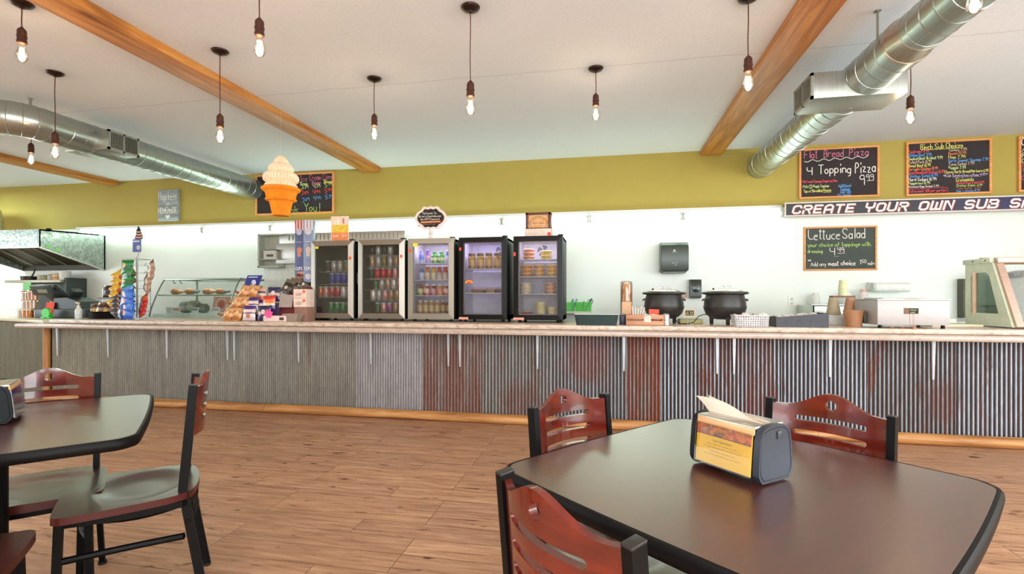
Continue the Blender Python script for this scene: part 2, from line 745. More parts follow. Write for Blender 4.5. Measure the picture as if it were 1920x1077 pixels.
# street wall behind the camera: piers between shop windows
b = MB()
wins = [(-1.05, 1.85), (2.45, 5.35)]
xs = [XL] + [v for w_ in wins for v in w_] + [XR]
for i in range(0, len(xs), 2):
    b.bx(xs[i], xs[i + 1], YF - 0.1, YF, 0, CEIL)
for a, c_ in wins:
    b.bx(a, c_, YF - 0.1, YF, 0, 0.6)
    b.bx(a, c_, YF - 0.1, YF, 2.7, CEIL)
tag(b.build('wall_front', M_SIDEWALL), kind='structure')
M_PANE = glass('window_glass', (250, 252, 250), 0.1)
for i, (a, c_) in enumerate(wins):
    b = MB(((a + c_) / 2, YF - 0.05, 1.65))
    for x0, x1, z0, z1 in ((a, a + 0.05, 0.6, 2.7), (c_ - 0.05, c_, 0.6, 2.7), (a, c_, 0.6, 0.65), (a, c_, 2.65, 2.7)):
        b.bx(x0, x1, YF - 0.09, YF - 0.01, z0, z1)
    wo = tag(b.build('window_%d' % (i + 1), mat('dark_window_frame', (60, 58, 56), 0.5)), kind='structure')
    b = MB()
    b.bx(a - (a + c_) / 2 + 0.04, c_ - (a + c_) / 2 - 0.04, -0.004, 0.004, -1.01, 1.01)
    b.build('window_pane', M_PANE, wo)

for wn, sx, ya, yb in (('window_3', XR + 0.05, -1.1, 3.1), ('window_4', XL - 0.05, -1.6, 3.6)):  # unseen side windows, added where the side fill lights sit
    b = MB((sx, 1.0, 1.65))
    for y0, y1, z0, z1 in ((ya, ya + 0.05, 0.6, 2.7), (yb - 0.05, yb, 0.6, 2.7), (0.975, 1.025, 0.6, 2.7), (ya, yb, 0.6, 0.65), (ya, yb, 2.65, 2.7)):
        b.bx(sx - 0.04, sx + 0.04, y0, y1, z0, z1)
    wo = tag(b.build(wn, mat('dark_window_frame', (60, 58, 56), 0.5)), kind='structure')
    b = MB()
    b.bx(-0.004, 0.004, ya - 0.96, yb - 1.04, -1.01, 1.01)
    b.build('window_pane', M_PANE, wo)
# white ledge where the olive paint meets the washable white wall
b = MB()
b.bx(-7.95, 1.985, YB - 0.035, YB, 2.212, 2.232, 0.003)
tag(b.build('trim_1', M_WHITE), kind='structure')

# ------------------------------------------------------------------ fluorescent strip lights along the wall
M_TUBE = emit('fluorescent_tube_glow', (226, 255, 238), 13.0)
ordn = ['first', 'second', 'third', 'fourth', 'fifth', 'sixth', 'seventh', 'eighth', 'ninth', 'tenth', 'eleventh', 'twelfth', 'thirteenth', 'fourteenth', 'fifteenth']
L = 1.092
st = thing('strip_light', '', 'light', (-7.852 + L / 2, YB - 0.07, 2.12), 0, 'fluorescent strips along the white wall')
b = MB()
b.bx(-L / 2, L / 2, 0.015, 0.062, 0.045, 0.088, 0.004)
b.build('housing', M_WHITE, st)
b = MB()
b.tube([(-L / 2 + 0.03, -0.012, 0), (L / 2 - 0.03, -0.012, 0)], 0.027, 12)
b.build('tube', M_TUBE, st)
for sx in (-1, 1):
    b = MB()
    b.bx(sx * (L / 2 - 0.018) - 0.014, sx * (L / 2 - 0.018) + 0.014, -0.03, 0.03, -0.03, 0.05, 0.006)
    b.build('lamp_holder', mat('lamp_holder_plastic', (205, 206, 196), 0.5), st)
hints = ['beside the galvanized hood', 'above the chip spinner', 'above the glass deli case', 'beyond the stainless cooler', 'above the two steel framed fridges',
         'behind the scalloped welcome plaque', 'above the last black framed fridge', 'left of the towel dispenser', 'ending at the sub sandwich banner']
for k in range(9):
    lab = '%s fluorescent strip from the hood along the white wall, %s' % (ordn[k], hints[k])
    if k == 0:
        st['label'] = lab
    else:
        dup(st, (-7.852 + L * (k + 0.5), YB - 0.07, 2.12), None, lab)

b = MB((-9.6, 5.2, 2.88))
b.m(0).bx(-10.25, -8.95, 4.95, 5.45, 2.86, CEIL, 0.008)
b.m(1).bx(-10.2, -9.0, 5.0, 5.4, 2.85, 2.862)
b2 = b.build('ceiling_light', [M_WHITE, emit('ceiling_diffuser_glow', (236, 255, 236), 3.0)])
tag(b2, 'white fluorescent ceiling light above the galvanized hood', 'light')

# ------------------------------------------------------------------ timber beams on the ceiling
M_BEAM = wood('pine_beam', (140, 80, 30), (198, 128, 54), (220, 164, 92), 'y', 0.45, 0.8)
for x0, lab in ((-3.21, 'long pine ceiling beam right of the ice cream cone decoration'),
                (1.093, 'pine ceiling beam ending above the wall left of the flat bread pizza board'),
                (-7.41, 'pine ceiling beam behind the round duct at the kitchen end')):
    b = MB((x0 + 0.12, 2.0, 2.88))
    b.bx(x0, x0 + 0.24, YF + 0.02, YB - 0.02, 2.85, CEIL - 0.0005, 0.004)
    tag(b.build('ceiling_beam', M_BEAM), lab, 'beam', 'timber ceiling beams')

# ------------------------------------------------------------------ spiral ducts
M_DUCT = brushed('spiral_duct_steel', (178, 184, 178), 0.3, 'y')
M_DUCT2 = brushed('galvanised_box_steel', (176, 178, 170), 0.38, 'z')
M_DARK = mat('dark_recess', (38, 34, 30), 0.7)


def helix(b, xc, zc, r, y0, y1, pitch):
    n = int((y1 - y0) / pitch * 28)
    b.tube([(xc + r * cos(2 * pi * i / 28), y0 + (y1 - y0) * i / n, zc + r * sin(2 * pi * i / 28)) for i in range(n + 1)], 0.0035, 4, False)


def strap(name, x, y, z0, parent, o):
    b = MB(o)
    b.bx(x - 0.002, x + 0.002, y - 0.012, y + 0.012, z0, CEIL - 0.001)
    b.bx(x - 0.016, x + 0.016, y - 0.016, y + 0.016, CEIL - 0.006, CEIL - 0.0005)
    b.build(name, M_DUCT2, parent)


def grille_box(x0, x1, y0, y1, z0, z1, face, parent, o):
    b = MB(o)
    fx = x1 if face > 0 else x0
    b.bx(x0 if face > 0 else x0 + 0.012, x1 if face < 0 else x1 - 0.012, y0, y1, z0, z1, 0.002)
    bo = b.build('diffuser_box', M_DUCT2, parent)
    b = MB(o)
    g = 0.02
    for (a0, a1, c0, c1) in ((y0, y1, z0, z0 + g), (y0, y1, z1 - g, z1), (y0, y0 + g, z0, z1), (y1 - g, y1, z0, z1), ((y0 + y1) / 2 - 0.008, (y0 + y1) / 2 + 0.008, z0, z1)):
        b.m(0).bx(fx - face * 0.014, fx + face * 0.003, a0, a1, c0, c1)
    b.m(1).bx(fx - face * 0.016, fx - face * 0.012, y0 + 0.01, y1 - 0.01, z0 + 0.01, z1 - 0.01)
    n = 18
    for i in range(n):
        y = y0 + g + (y1 - y0 - 2 * g) * (i + 0.5) / n
        b.m(0).bx(fx - face * 0.012, fx - face * 0.004, y - 0.002, y + 0.002, z0 + g, z1 - g)
    for i in range(7):
        z = z0 + g + (z1 - z0 - 2 * g) * (i + 0.5) / 7
        b.m(0).bx(fx - face * 0.012, fx - face * 0.005, y0 + g, (y0 + y1) / 2, z - 0.0015, z + 0.0015)
    b.build('grille', [M_DUCT2, M_DARK], bo)


o = (1.752, 4.5, 2.693)
t = thing('spiral_duct', 'round spiral steel duct sloping overhead beside the flat bread pizza board', 'duct', o)
b = MB(o)
b.tube([(1.752, 3.32, 2.693), (1.752, YB - 0.012, 2.693)], 0.138, 40)
helix(b, 1.752, 2.693, 0.138, 3.34, YB - 0.05, 0.118)
b.build('duct_run', M_DUCT, t)
b = MB(o)
b.lathe([(0.127, 0), (0.127, 0.05), (0.138, 0.13), (0.141, 0.13), (0.141, 0.16), (0.138, 0.16)], (1.752, 3.17, 2.693), 40, 'y')
b.build('reducer', brushed('reducer_steel', (190, 176, 160), 0.3, 'y'), t)
b = MB(o)
b.tube([(1.752, YF + 0.05, 2.693), (1.752, 3.2, 2.693)], 0.124, 40)
helix(b, 1.752, 2.693, 0.124, 0.8, 3.17, 0.118)
b.build('duct_run', M_DUCT, t)
grille_box(1.40, 1.99, 3.765, 4.09, 2.555, 2.735, -1, t, o)
strap('hanging_strap', 1.612, 3.356, 2.69, t, o)

o = (-4.88, 4.8, 2.69)
t = thing('spiral_duct', 'round spiral steel duct above the chip spinner and wooden sign', 'duct', o)
b = MB(o)
b.tube([(-4.88, 3.55, 2.69), (-4.88, YB - 0.012, 2.69)], 0.14, 40)
helix(b, -4.88, 2.69, 0.14, 3.56, YB - 0.05, 0.118)
b.build('duct_run', M_DUCT, t)
b = MB(o)
b.tube([(-4.88, 3.57, 2.69)] + [(-5.14 + 0.26 * cos(a), 3.5 - 0.26 * sin(a), 2.69) for a in [pi / 2 * i / 10 for i in range(11)]] + [(-5.3, 3.24, 2.69)], 0.142, 40)
for a in (0.0, 0.26, 0.52, 0.78, 1.04, 1.3, 1.56):
    cx, cy = -5.14 + 0.26 * cos(a), 3.5 - 0.26 * sin(a)
    b.tube([(cx + 0.143 * cos(q) * cos(a), cy - 0.143 * cos(q) * sin(a), 2.69 + 0.143 * sin(q)) for q in [2 * pi * i / 32 for i in range(32)]], 0.003, 4, closed=True)
b.build('elbow', M_DUCT, t)
b = MB(o)
b.tube([(-5.28, 3.24, 2.69), (-11.9, 3.24, 2.69)], 0.14, 40)
b.build('duct_run', M_DUCT, t)
grille_box(-5.1, -4.6, 3.86, 4.172, 2.572, 2.757, 1, t, o)
strap('hanging_strap', -4.943, 3.46, 2.81, t, o)

# ------------------------------------------------------------------ pendant lamps
M_BRONZE = mat('dark_bronze', (52, 32, 24), 0.35, 0.6)
M_CORD = mat('brown_cord', (86, 42, 28), 0.8)
M_SOCKET = mat('brown_socket', (78, 44, 32), 0.45, 0.4)
M_BULB = glass('bulb_glass', (255, 250, 240), 0.25)
M_FIL = emit('filament_glow', (255, 204, 140), 70.0)
M_BASE = mat('brass_cap', (190, 120, 60), 0.3, 0.9)


def pendant(x, y, zb, label):
    """zb: height of the bottom of the bulb"""
    t = thing('pendant_lamp', label, 'lamp', (x, y, CEIL), 0, 'pendant lamps with bare bulbs')
    zb -= CEIL
    b = MB()
    b.lathe([(0.0, -0.0335), (0.012, -0.033), (0.016, -0.026), (0.03, -0.024), (0.05, -0.014), (0.0565, -0.004), (0.0565, -0.0005)], n=28)
    b.build('canopy', M_BRONZE, t)
    zs = zb + 0.195
    b = MB()
    j = [(random.uniform(-1, 1) * 0.003, random.uniform(-1, 1) * 0.002) for _ in range(3)]
    b.tube([(0, 0, -0.02), (j[0][0], j[0][1], -0.02 + (zs + 0.02) * 0.3), (j[1][0], j[1][1], -0.02 + (zs + 0.02) * 0.65), (0, 0, zs)], 0.0032, 6)
    b.build('cord', M_CORD, t)
    b = MB()
    z = zs
    b.lathe([(0.006, z + 0.012), (0.012, z + 0.004), (0.02, z - 0.004), (0.0225, z - 0.014), (0.0225, z - 0.038), (0.025, z - 0.041), (0.025, z - 0.048), (0.0225, z - 0.051),
             (0.0225, z - 0.066), (0.0245, z - 0.069), (0.0245, z - 0.082), (0.021, z - 0.086)][::-1], n=24)
    so = b.build('socket', M_SOCKET, t)
    b = MB()
    z = zb
    prof = [(0.0, 0.0), (0.008, 0.0007), (0.018, 0.006), (0.0255, 0.016), (0.0288, 0.03), (0.0285, 0.044), (0.025, 0.062), (0.019, 0.082), (0.0155, 0.098), (0.014, 0.112)]
    b.lathe([(r, z + h) for r, h in prof], n=24, capt=False)
    bo = b.build('bulb', M_BULB, t)
    b = MB()
    pts = []
    for i in range(13):
        a = 2 * pi * i / 12
        r = 0.008 if i % 2 else 0.012
        pts.append((r * cos(a), r * sin(a), z + (0.082 if i % 2 else 0.022)))
    b.tube(pts, 0.0028, 6)
    b.build('filament', M_FIL, bo)
    l = bpy.data.lights.new('bulb_light', 'POINT')
    l.energy = 2.2
    l.color = (1.0, 0.82, 0.64)
    l.shadow_soft_size = 0.02
    lo = bpy.data.objects.new('bulb_light', l)
    COL.objects.link(lo)
    lo.parent = t
    lo.location = (0, 0, z + 0.05)
    return t


pendant(-2.673, 3.04, 2.262, 'pendant lamp with bare bulb in front of the long pine beam')
pendant(-1.808, 3.653, 2.425, 'pendant lamp with bare bulb above the gap between the second and third fridge')
pendant(-0.798, 2.86, 2.265, 'pendant lamp with the longest cord above the fourth fridge')
pendant(-0.079, 3.805, 2.515, 'pendant lamp with a short cord between fridges and towel dispenser')
pendant(-4.185, 3.096, 2.249, 'pendant lamp with bare bulb in front of the ducts grille box')
pendant(-3.385, 2.325, 2.562, 'pendant lamp beside the near end of the long pine beam')
pendant(-1.796, 2.313, 2.443, 'pendant lamp cut off by the top picture edge, just right of the long pine beam')
pendant(0.806, 3.07, 2.369, 'pendant lamp in front of the short pine beam, above the soup kettles')
pendant(2.125, 3.991, 2.407, 'pendant lamp behind the spiral duct, above the menu boards')
pendant(1.54, 2.44, 2.386, 'pendant lamp with bulb hanging in front of the large duct at the top corner')
pendant(-5.35, 3.75, 2.43, 'pendant lamp with glowing bulb half behind the duct above the kitchen hood')
# ------------------------------------------------------------------ serving counter clad in corrugated sheet
YC = 4.5


def corrugated(name, crest, trough, rust=0.0, blobs=(), seed=0, rustc=(128, 62, 40), metal=0.45, wear_shade=0.5):
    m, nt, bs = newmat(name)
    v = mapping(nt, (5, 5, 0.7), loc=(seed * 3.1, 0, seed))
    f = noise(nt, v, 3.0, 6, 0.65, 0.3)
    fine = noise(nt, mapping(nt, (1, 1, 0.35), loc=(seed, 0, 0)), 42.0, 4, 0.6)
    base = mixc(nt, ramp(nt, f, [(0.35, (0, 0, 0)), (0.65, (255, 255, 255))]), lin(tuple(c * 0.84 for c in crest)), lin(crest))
    # rust, dirt and shade painted into the grooves, crests kept light
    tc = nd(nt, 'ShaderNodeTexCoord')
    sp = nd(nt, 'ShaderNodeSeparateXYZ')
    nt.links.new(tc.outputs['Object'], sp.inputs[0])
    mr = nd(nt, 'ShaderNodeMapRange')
    mr.inputs[1].default_value = -0.0062 if wear_shade > 0.6 else -0.004
    mr.inputs[2].default_value = 0.0025 if wear_shade > 0.6 else 0.006
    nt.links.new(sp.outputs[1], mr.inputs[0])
    gf = mth(nt, 'MULTIPLY', mr.outputs[0], mth(nt, 'ADD', wear_shade, mth(nt, 'MULTIPLY', mth(nt, 'SUBTRACT', fine, 0.5), 0.5)))
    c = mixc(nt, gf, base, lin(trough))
    mask = None
    if rust > 0:
        r = noise(nt, mapping(nt, (4, 4, 0.55), loc=(seed * 7.7, 2, seed * 1.3)), 2.6, 6, 0.7, 0.5)
        mask = ramp(nt, r, [(max(0, 0.62 - rust * 0.45), (0, 0, 0)), (min(1, 0.72 - rust * 0.3), (255, 255, 255))])
    for bxx, bz, br in blobs:
        vm = nd(nt, 'ShaderNodeVectorMath', operation='DISTANCE')
        nt.links.new(tc.outputs['Object'], vm.inputs[0])
        vm.inputs[1].default_value = (bxx, 0, bz)
        dd = mth(nt, 'ADD', vm.outputs['Value'], mth(nt, 'MULTIPLY', mth(nt, 'SUBTRACT', f, 0.5), 0.34))
        mm = ramp(nt, mth(nt, 'DIVIDE', dd, br), [(0.55, (205, 205, 205)), (1.1, (0, 0, 0))])
        mask = mm if mask is None else mixc(nt, 1.0, mask, mm, 'LIGHTEN')
    if mask is not None:
        rc = mixc(nt, fine, lin(tuple(x * 0.72 for x in rustc)), lin(rustc))
        keep = mth(nt, 'SUBTRACT', 1.0, mth(nt, 'MULTIPLY', mth(nt, 'SUBTRACT', 1.0, mr.outputs[0]), 0.35))
        c = mixc(nt, mth(nt, 'MULTIPLY', mask, keep), c, rc)
        nt.links.new(mth(nt, 'MULTIPLY', mth(nt, 'SUBTRACT', 1.0, mask), metal), bs.inputs['Metallic'])
    else:
        bs.inputs['Metallic'].default_value = metal
    c = mixc(nt, 0.5, c, ramp(nt, fine, [(0.3, (190, 190, 190)), (0.62, (255, 255, 255))]), 'MULTIPLY')
    nt.links.new(c, bs.inputs['Base Color'])
    bs.inputs['Roughness'].default_value = 0.46
    return m


def corr_panel(w, z0, z1, pitch, amp):
    n = int(w / pitch * 10)
    vs, fs = [], []
    for i in range(n + 1):
        x = w * i / n
        y = -amp * cos(2 * pi * x / pitch)
        vs += [(x, y, z0), (x, y, z1)]
    for i in range(n):
        fs.append((2 * i, 2 * i + 2, 2 * i + 3, 2 * i + 1))
    b = MB()
    b.mesh(vs, fs)
    return b


GREY, GREYT = (150, 148, 138), (98, 92, 82)
BLUE, BLUET = (196, 210, 224), (70, 50, 44)
edges = [-6.13, -5.533, -4.919, -4.31, -3.683, -3.078, -2.425, -1.733, -1.138, -0.497, 0.177, 0.472, 0.787, 1.441, 2.086, 2.712, 3.379, 4.03, 4.7]
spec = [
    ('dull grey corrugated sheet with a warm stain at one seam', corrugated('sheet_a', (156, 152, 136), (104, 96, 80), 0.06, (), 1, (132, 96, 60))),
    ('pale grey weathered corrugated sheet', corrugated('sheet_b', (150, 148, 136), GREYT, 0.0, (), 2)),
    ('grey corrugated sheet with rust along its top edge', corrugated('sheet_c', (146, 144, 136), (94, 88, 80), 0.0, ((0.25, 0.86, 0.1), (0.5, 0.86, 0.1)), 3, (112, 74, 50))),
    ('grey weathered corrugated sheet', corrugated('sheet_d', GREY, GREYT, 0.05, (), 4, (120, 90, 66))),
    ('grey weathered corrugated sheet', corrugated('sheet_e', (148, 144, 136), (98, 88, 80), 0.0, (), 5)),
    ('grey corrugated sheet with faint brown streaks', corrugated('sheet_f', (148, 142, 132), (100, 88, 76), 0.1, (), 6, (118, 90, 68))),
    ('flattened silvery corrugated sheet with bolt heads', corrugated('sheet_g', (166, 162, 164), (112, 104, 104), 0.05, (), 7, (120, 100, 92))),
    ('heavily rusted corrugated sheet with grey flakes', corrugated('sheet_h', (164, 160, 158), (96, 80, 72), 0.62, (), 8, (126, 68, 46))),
    ('grey corrugated sheet with a red rust patch at its foot', corrugated('sheet_i', (164, 164, 162), (88, 74, 66), 0.2, ((0.36, 0.2, 0.22),), 9, (124, 62, 48), wear_shade=0.8)),
    ('corrugated sheet with a large round red rust patch', corrugated('sheet_j', (168, 178, 186), (84, 62, 54), 0.1, ((0.32, 0.62, 0.27),), 10, (138, 62, 44), wear_shade=0.9)),
    ('rust red corrugated sheet', corrugated('sheet_k', (170, 172, 170), (90, 60, 48), 0.6, ((0.15, 0.5, 0.2),), 11, (138, 58, 34), wear_shade=0.9)),
    ('bluish grey corrugated sheet with rust spots', corrugated('sheet_l', BLUE, BLUET, 0.12, (), 12, (120, 60, 40), wear_shade=1.0)),
    ('corrugated sheet with dark rust runs below two brackets', corrugated('sheet_m', BLUE, BLUET, 0.34, ((0.18, 0.7, 0.2),), 13, (118, 54, 34), wear_shade=1.0)),
    ('bluish corrugated sheet with brown grooves', corrugated('sheet_n', BLUE, BLUET, 0.06, (), 14, (112, 60, 44), wear_shade=1.0)),
    ('bluish corrugated sheet turning rusty at one side', corrugated('sheet_o', (174, 184, 192), BLUET, 0.26, ((0.62, 0.35, 0.22),), 15, (116, 54, 36), wear_shade=1.0)),
    ('bluish corrugated sheet with dark brown grooves', corrugated('sheet_p', BLUE, BLUET, 0.14, (), 16, (112, 56, 42), wear_shade=1.0)),
    ('bluish corrugated sheet with even brown grooves', corrugated('sheet_q', BLUE, BLUET, 0.05, (), 17, (112, 60, 44), wear_shade=1.0)),
    ('bluish corrugated sheet', corrugated('sheet_r', BLUE, BLUET, 0.1, (), 18, (112, 60, 44), wear_shade=1.0)),
]
M_LOG = wood('pine_log', (120, 72, 34), (186, 128, 72), (214, 166, 108), 'x', 0.5, 0.8)
M_PLY = mat('counter_carcass', (120, 100, 80), 0.8)
ct = thing('serving_counter', 'long serving counter clad in weathered corrugated metal sheets', 'counter', (-1.0, YC, 0))
b = MB((-1.0, YC, 0))
b.bx(-6.15, 5.2, YC + 0.03, YC + 0.55, 0.0, 0.888)
b.build('carcass', M_PLY, ct)
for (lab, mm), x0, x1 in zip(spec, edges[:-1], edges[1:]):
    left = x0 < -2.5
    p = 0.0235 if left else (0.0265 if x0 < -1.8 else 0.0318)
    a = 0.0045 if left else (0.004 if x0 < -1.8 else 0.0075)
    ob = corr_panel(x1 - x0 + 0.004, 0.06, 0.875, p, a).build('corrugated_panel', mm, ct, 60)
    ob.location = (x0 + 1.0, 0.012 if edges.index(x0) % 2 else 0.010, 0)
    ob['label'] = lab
# half round log along the foot
b = MB((-1.0, YC, 0))
for x0, x1 in ((-6.15, -3.4), (-3.398, -0.62), (-0.618, 1.7), (1.702, 5.2)):
    n = 12
    pr = [(YC - 0.01 - 0.058 * sin(pi * i / n), 0.045 - 0.045 * cos(pi * i / n)) for i in range(n + 1)]
    k = 16
    vs, fs = [], []
    for j in range(k + 1):
        x = x0 + (x1 - x0) * j / k
        s = 1 + 0.05 * sin(j * 1.7 + x0)
        vs += [(x, YC - 0.01 + (y - YC + 0.01) * s, z) for y, z in pr]
    for j in range(k):
        for i in range(n):
            q = j * (n + 1) + i
            fs.append((q, q + 1, q + n + 2, q + n + 1))
    fs.append(tuple(range(n + 1)))
    fs.append(tuple(k * (n + 1) + i for i in reversed(range(n + 1))))
    b.mesh(vs, fs)
b.build('base_log', M_LOG, ct)
b = MB((-1.0, YC, 0))
b.tube([(-6.17, YC - 0.02, 0), (-6.17, YC - 0.02, 0.87)], 0.034, 14)
b.build('corner_post', wood('pine_post', (120, 72, 34), (186, 128, 72), (214, 166, 108), 'z', 0.5, 0.8), ct)

# laminate worktop and the lower bar ledge


def laminate(name, c0, c1, c2, rough=0.25):
    m, nt, bs = newmat(name)
    f = noise(nt, mapping(nt, (3.5, 9, 9)), 3.0, 6, 0.6, 1.6)
    nt.links.new(ramp(nt, f, [(0.3, c0), (0.5, c1), (0.68, c2)]), bs.inputs['Base Color'])
    bs.inputs['Roughness'].default_value = rough
    return m


M_TOP = laminate('stone_laminate', (168, 140, 122), (204, 180, 160), (218, 202, 186))
M_LEDGE = laminate('ledge_laminate', (170, 150, 138), (186, 166, 152), (196, 178, 164), 0.2)
ZT = 0.933
b = MB((-0.4, 4.7, 0.91))
b.bx(-5.9, 5.25, 4.3, 5.08, 0.8895, ZT, 0.012, 3)
tag(b.build('worktop', M_TOP), 'long stone patterned laminate worktop carrying fridges and kettles', 'worktop')
bl = thing('bar_ledge', 'narrow lower bar ledge with rounded edge on white brackets', 'ledge', (-0.4, 4.35, 0.866))
b = MB((-0.4, 4.35, 0.866))
b.bx(-6.24, 5.25, 4.21, YC + 0.02, 0.8435, 0.8885, 0.014, 3)
b.build('ledge_board', M_LEDGE, bl)
M_BRK = mat('white_bracket_metal', (196, 200, 206), 0.35, 0.3)
for i, x in enumerate([-6.018, -5.338, -4.583, -3.848, -3.767, -3.032, -2.252, -1.465, -1.351, -0.617, 0.152, 0.929, 1.064, 1.802, 2.544, 3.3, 4.05]):
    b = MB((-0.4, 4.35, 0.866))
    y1 = YC - 0.004
    b.mesh([(x - 0.013, y1 - 0.03, 0.843), (x + 0.013, y1 - 0.03, 0.843), (x + 0.013, y1 - 0.012, 0.843), (x - 0.013, y1 - 0.012, 0.843), (x - 0.006, y1 - 0.022, 0.52), (x + 0.006, y1 - 0.022, 0.52), (x + 0.006, y1 - 0.012, 0.52), (x - 0.006, y1 - 0.012, 0.52)],
           [(0, 1, 2, 3), (7, 6, 5, 4), (0, 4, 5, 1), (1, 5, 6, 2), (2, 6, 7, 3), (3, 7, 4, 0)])
    b.bx(x - 0.012, x + 0.012, y1 - 0.2, y1, 0.838, 0.8432, 0.001)
    b.build('bracket', M_BRK, bl)

# return of the counter at the left, turned towards the kitchen
rt = thing('return_counter', 'grey corrugated side counter under the register and candy jars', 'counter', (-6.2, 4.5, 0), 0)
ang = radians(162)
RM = Matrix.Translation((0, 0, 0)) @ Matrix.Rotation(ang, 4, 'Z')
b = MB()
b.box((0.95, -0.27, 0.44), (1.9, 0.5, 0.88))
ro = b.build('carcass', M_PLY, rt)
ro.rotation_euler = (0, 0, ang)
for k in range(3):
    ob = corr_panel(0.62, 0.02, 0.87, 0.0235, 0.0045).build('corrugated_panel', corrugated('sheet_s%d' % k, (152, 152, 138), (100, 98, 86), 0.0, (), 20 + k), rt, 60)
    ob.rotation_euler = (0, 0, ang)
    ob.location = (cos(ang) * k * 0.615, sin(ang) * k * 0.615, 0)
b = MB()
b.box((0.9, -0.25, 0.8985), (1.95, 0.62, 0.036), bev=0.01)
ro = b.build('side_worktop', laminate('side_laminate', (206, 196, 170), (226, 216, 192), (236, 228, 208)), rt)
ro.rotation_euler = (0, 0, ang)
# ------------------------------------------------------------------ dining tables
def tabletop_mat():
    m, nt, bs = newmat('dark_walnut_laminate')
    f = noise(nt, mapping(nt, (3, 40, 1)), 3.0, 6, 0.65, 0.4)
    nt.links.new(ramp(nt, f, [(0.3, (48, 16, 13)), (0.55, (70, 24, 18)), (0.75, (90, 34, 24))]), bs.inputs['Base Color'])
    bs.inputs['Roughness'].default_value = 0.3
    bs.inputs['Specular IOR Level'].default_value = 1.0
    bs.inputs['Coat Weight'].default_value = 1.0
    bs.inputs['Coat Roughness'].default_value = 0.28
    bs.inputs['Coat IOR'].default_value = 1.75
    bump(nt, bs, noise(nt, mapping(nt, (1, 1, 1)), 420, 2), 0.04, 0.002)
    return m


M_TABLE = tabletop_mat()
M_VINYL = mat('black_vinyl_edge', (14, 11, 11), 0.45, spec=0.12)
M_BLACK = mat('black_powdercoat', (12, 11, 11), 0.45, spec=0.14)
M_RED = wood('mahogany_red', (66, 14, 8), (92, 23, 12), (112, 33, 17), 'x', 0.2, 1.0, False, 0.5)
M_SEAT = wood('mahogany_dark', (48, 17, 14), (66, 25, 19), (84, 34, 26), 'y', 0.36, 1.0, False, 1.0)
M_SEAT.node_tree.nodes['Principled BSDF'].inputs['Coat Roughness'].default_value = 0.24
M_SEATEDGE = mat('mahogany_edge', (72, 16, 12), 0.35)


def make_table(x, y, rz, label):
    t = thing('dining_table', label, 'table', (x, y, 0), rz, 'dark square dining tables')
    s = 0.405
    # gently bowed sides, rounded corners
    out = []
    base = rrect(-s, s, -s, s, 0.055, 7)
    for i, p in enumerate(base):
        q = base[(i + 1) % len(base)]
        d = sqrt((p[0] - q[0]) ** 2 + (p[1] - q[1]) ** 2)
        k = 12 if d > 0.3 else 1
        for j in range(k):
            px, py = p[0] + (q[0] - p[0]) * j / k, p[1] + (q[1] - p[1]) * j / k
            w = 0.012
            bx_ = w * (1 - (py / s) ** 2) if abs(px) > s - 0.01 else 0
            by_ = w * (1 - (px / s) ** 2) if abs(py) > s - 0.01 else 0
            out.append((px + math.copysign(bx_, px), py + math.copysign(by_, py)))

    def ring(b, sc_z):
        k = len(out)
        vs, fs = [], []
        for off, z in sc_z:
            f = (s + off) / s
            vs += [(p[0] * f, p[1] * f, z) for p in out]
        n = len(sc_z)
        for r in range(n - 1):
            for i in range(k):
                j = (i + 1) % k
                fs.append((r * k + i, r * k + j, (r + 1) * k + j, (r + 1) * k + i))
        fs.append(tuple(range(k)))
        fs.append(tuple((n - 1) * k + i for i in reversed(range(k))))
        b.mesh(vs, fs)
    b = MB()
    ring(b, [(0.0, 0.716), (0.0, 0.75)])
    b.build('tabletop', M_TABLE, t)
    b = MB()
    k = len(out)
    prof = [(0.0005, 0.7155), (0.007, 0.7165), (0.0115, 0.722), (0.013, 0.732), (0.0115, 0.743), (0.007, 0.7495), (0.0005, 0.7505)]
    vs, fs = [], []
    for off, z in prof:
        f = (s + off) / s
        vs += [(p[0] * f, p[1] * f, z) for p in out]
    for r in range(len(prof)):
        r2 = (r + 1) % len(prof)
        for i in range(k):
            j = (i + 1) % k
            fs.append((r * k + i, r * k + j, r2 * k + j, r2 * k + i))
    b.mesh(vs, fs)
    b.build('edge_band', M_VINYL, t)
    b = MB()
    b.tube([(0, 0, 0.06), (0, 0, 0.705)], 0.044, 18)
    b.build('pedestal', M_BLACK, t)
    b = MB()
    for a in (0, pi / 2):
        M = Matrix.Rotation(a, 4, 'Z')
        b.box((0, 0, 0.706), (0.5, 0.05, 0.018), M)
    b.build('top_spider', M_BLACK, t)
    b = MB()
    for i in range(4):
        a = i * pi / 2 + pi / 4
        pts = [(r * cos(a), r * sin(a), z) for r, z in ((0.0, 0.06), (0.1, 0.055), (0.25, 0.04), (0.36, 0.026))]
        b.bar(pts, 0.06, 0.034, (-sin(a), cos(a), 0))
        b.lathe([(0.0, 0.0), (0.026, 0.0), (0.03, 0.012), (0.03, 0.03), (0.0, 0.042)], (0.36 * cos(a), 0.36 * sin(a), 0), 14)
    b.lathe([(0.0, 0.03), (0.07, 0.03), (0.075, 0.05), (0.06, 0.075), (0.04, 0.085), (0.0, 0.085)], n=18)
    b.build('cross_base', M_BLACK, t)
    return t


TR = (0.31, 1.27)
TL = (-1.995, 1.28)
AR, AL = radians(50), radians(44)
make_table(TR[0], TR[1], AR, 'dark square dining table with yellow card napkin dispenser on it')
make_table(TL[0], TL[1], AL, 'dark square dining table with the cropped black napkin dispenser on it')


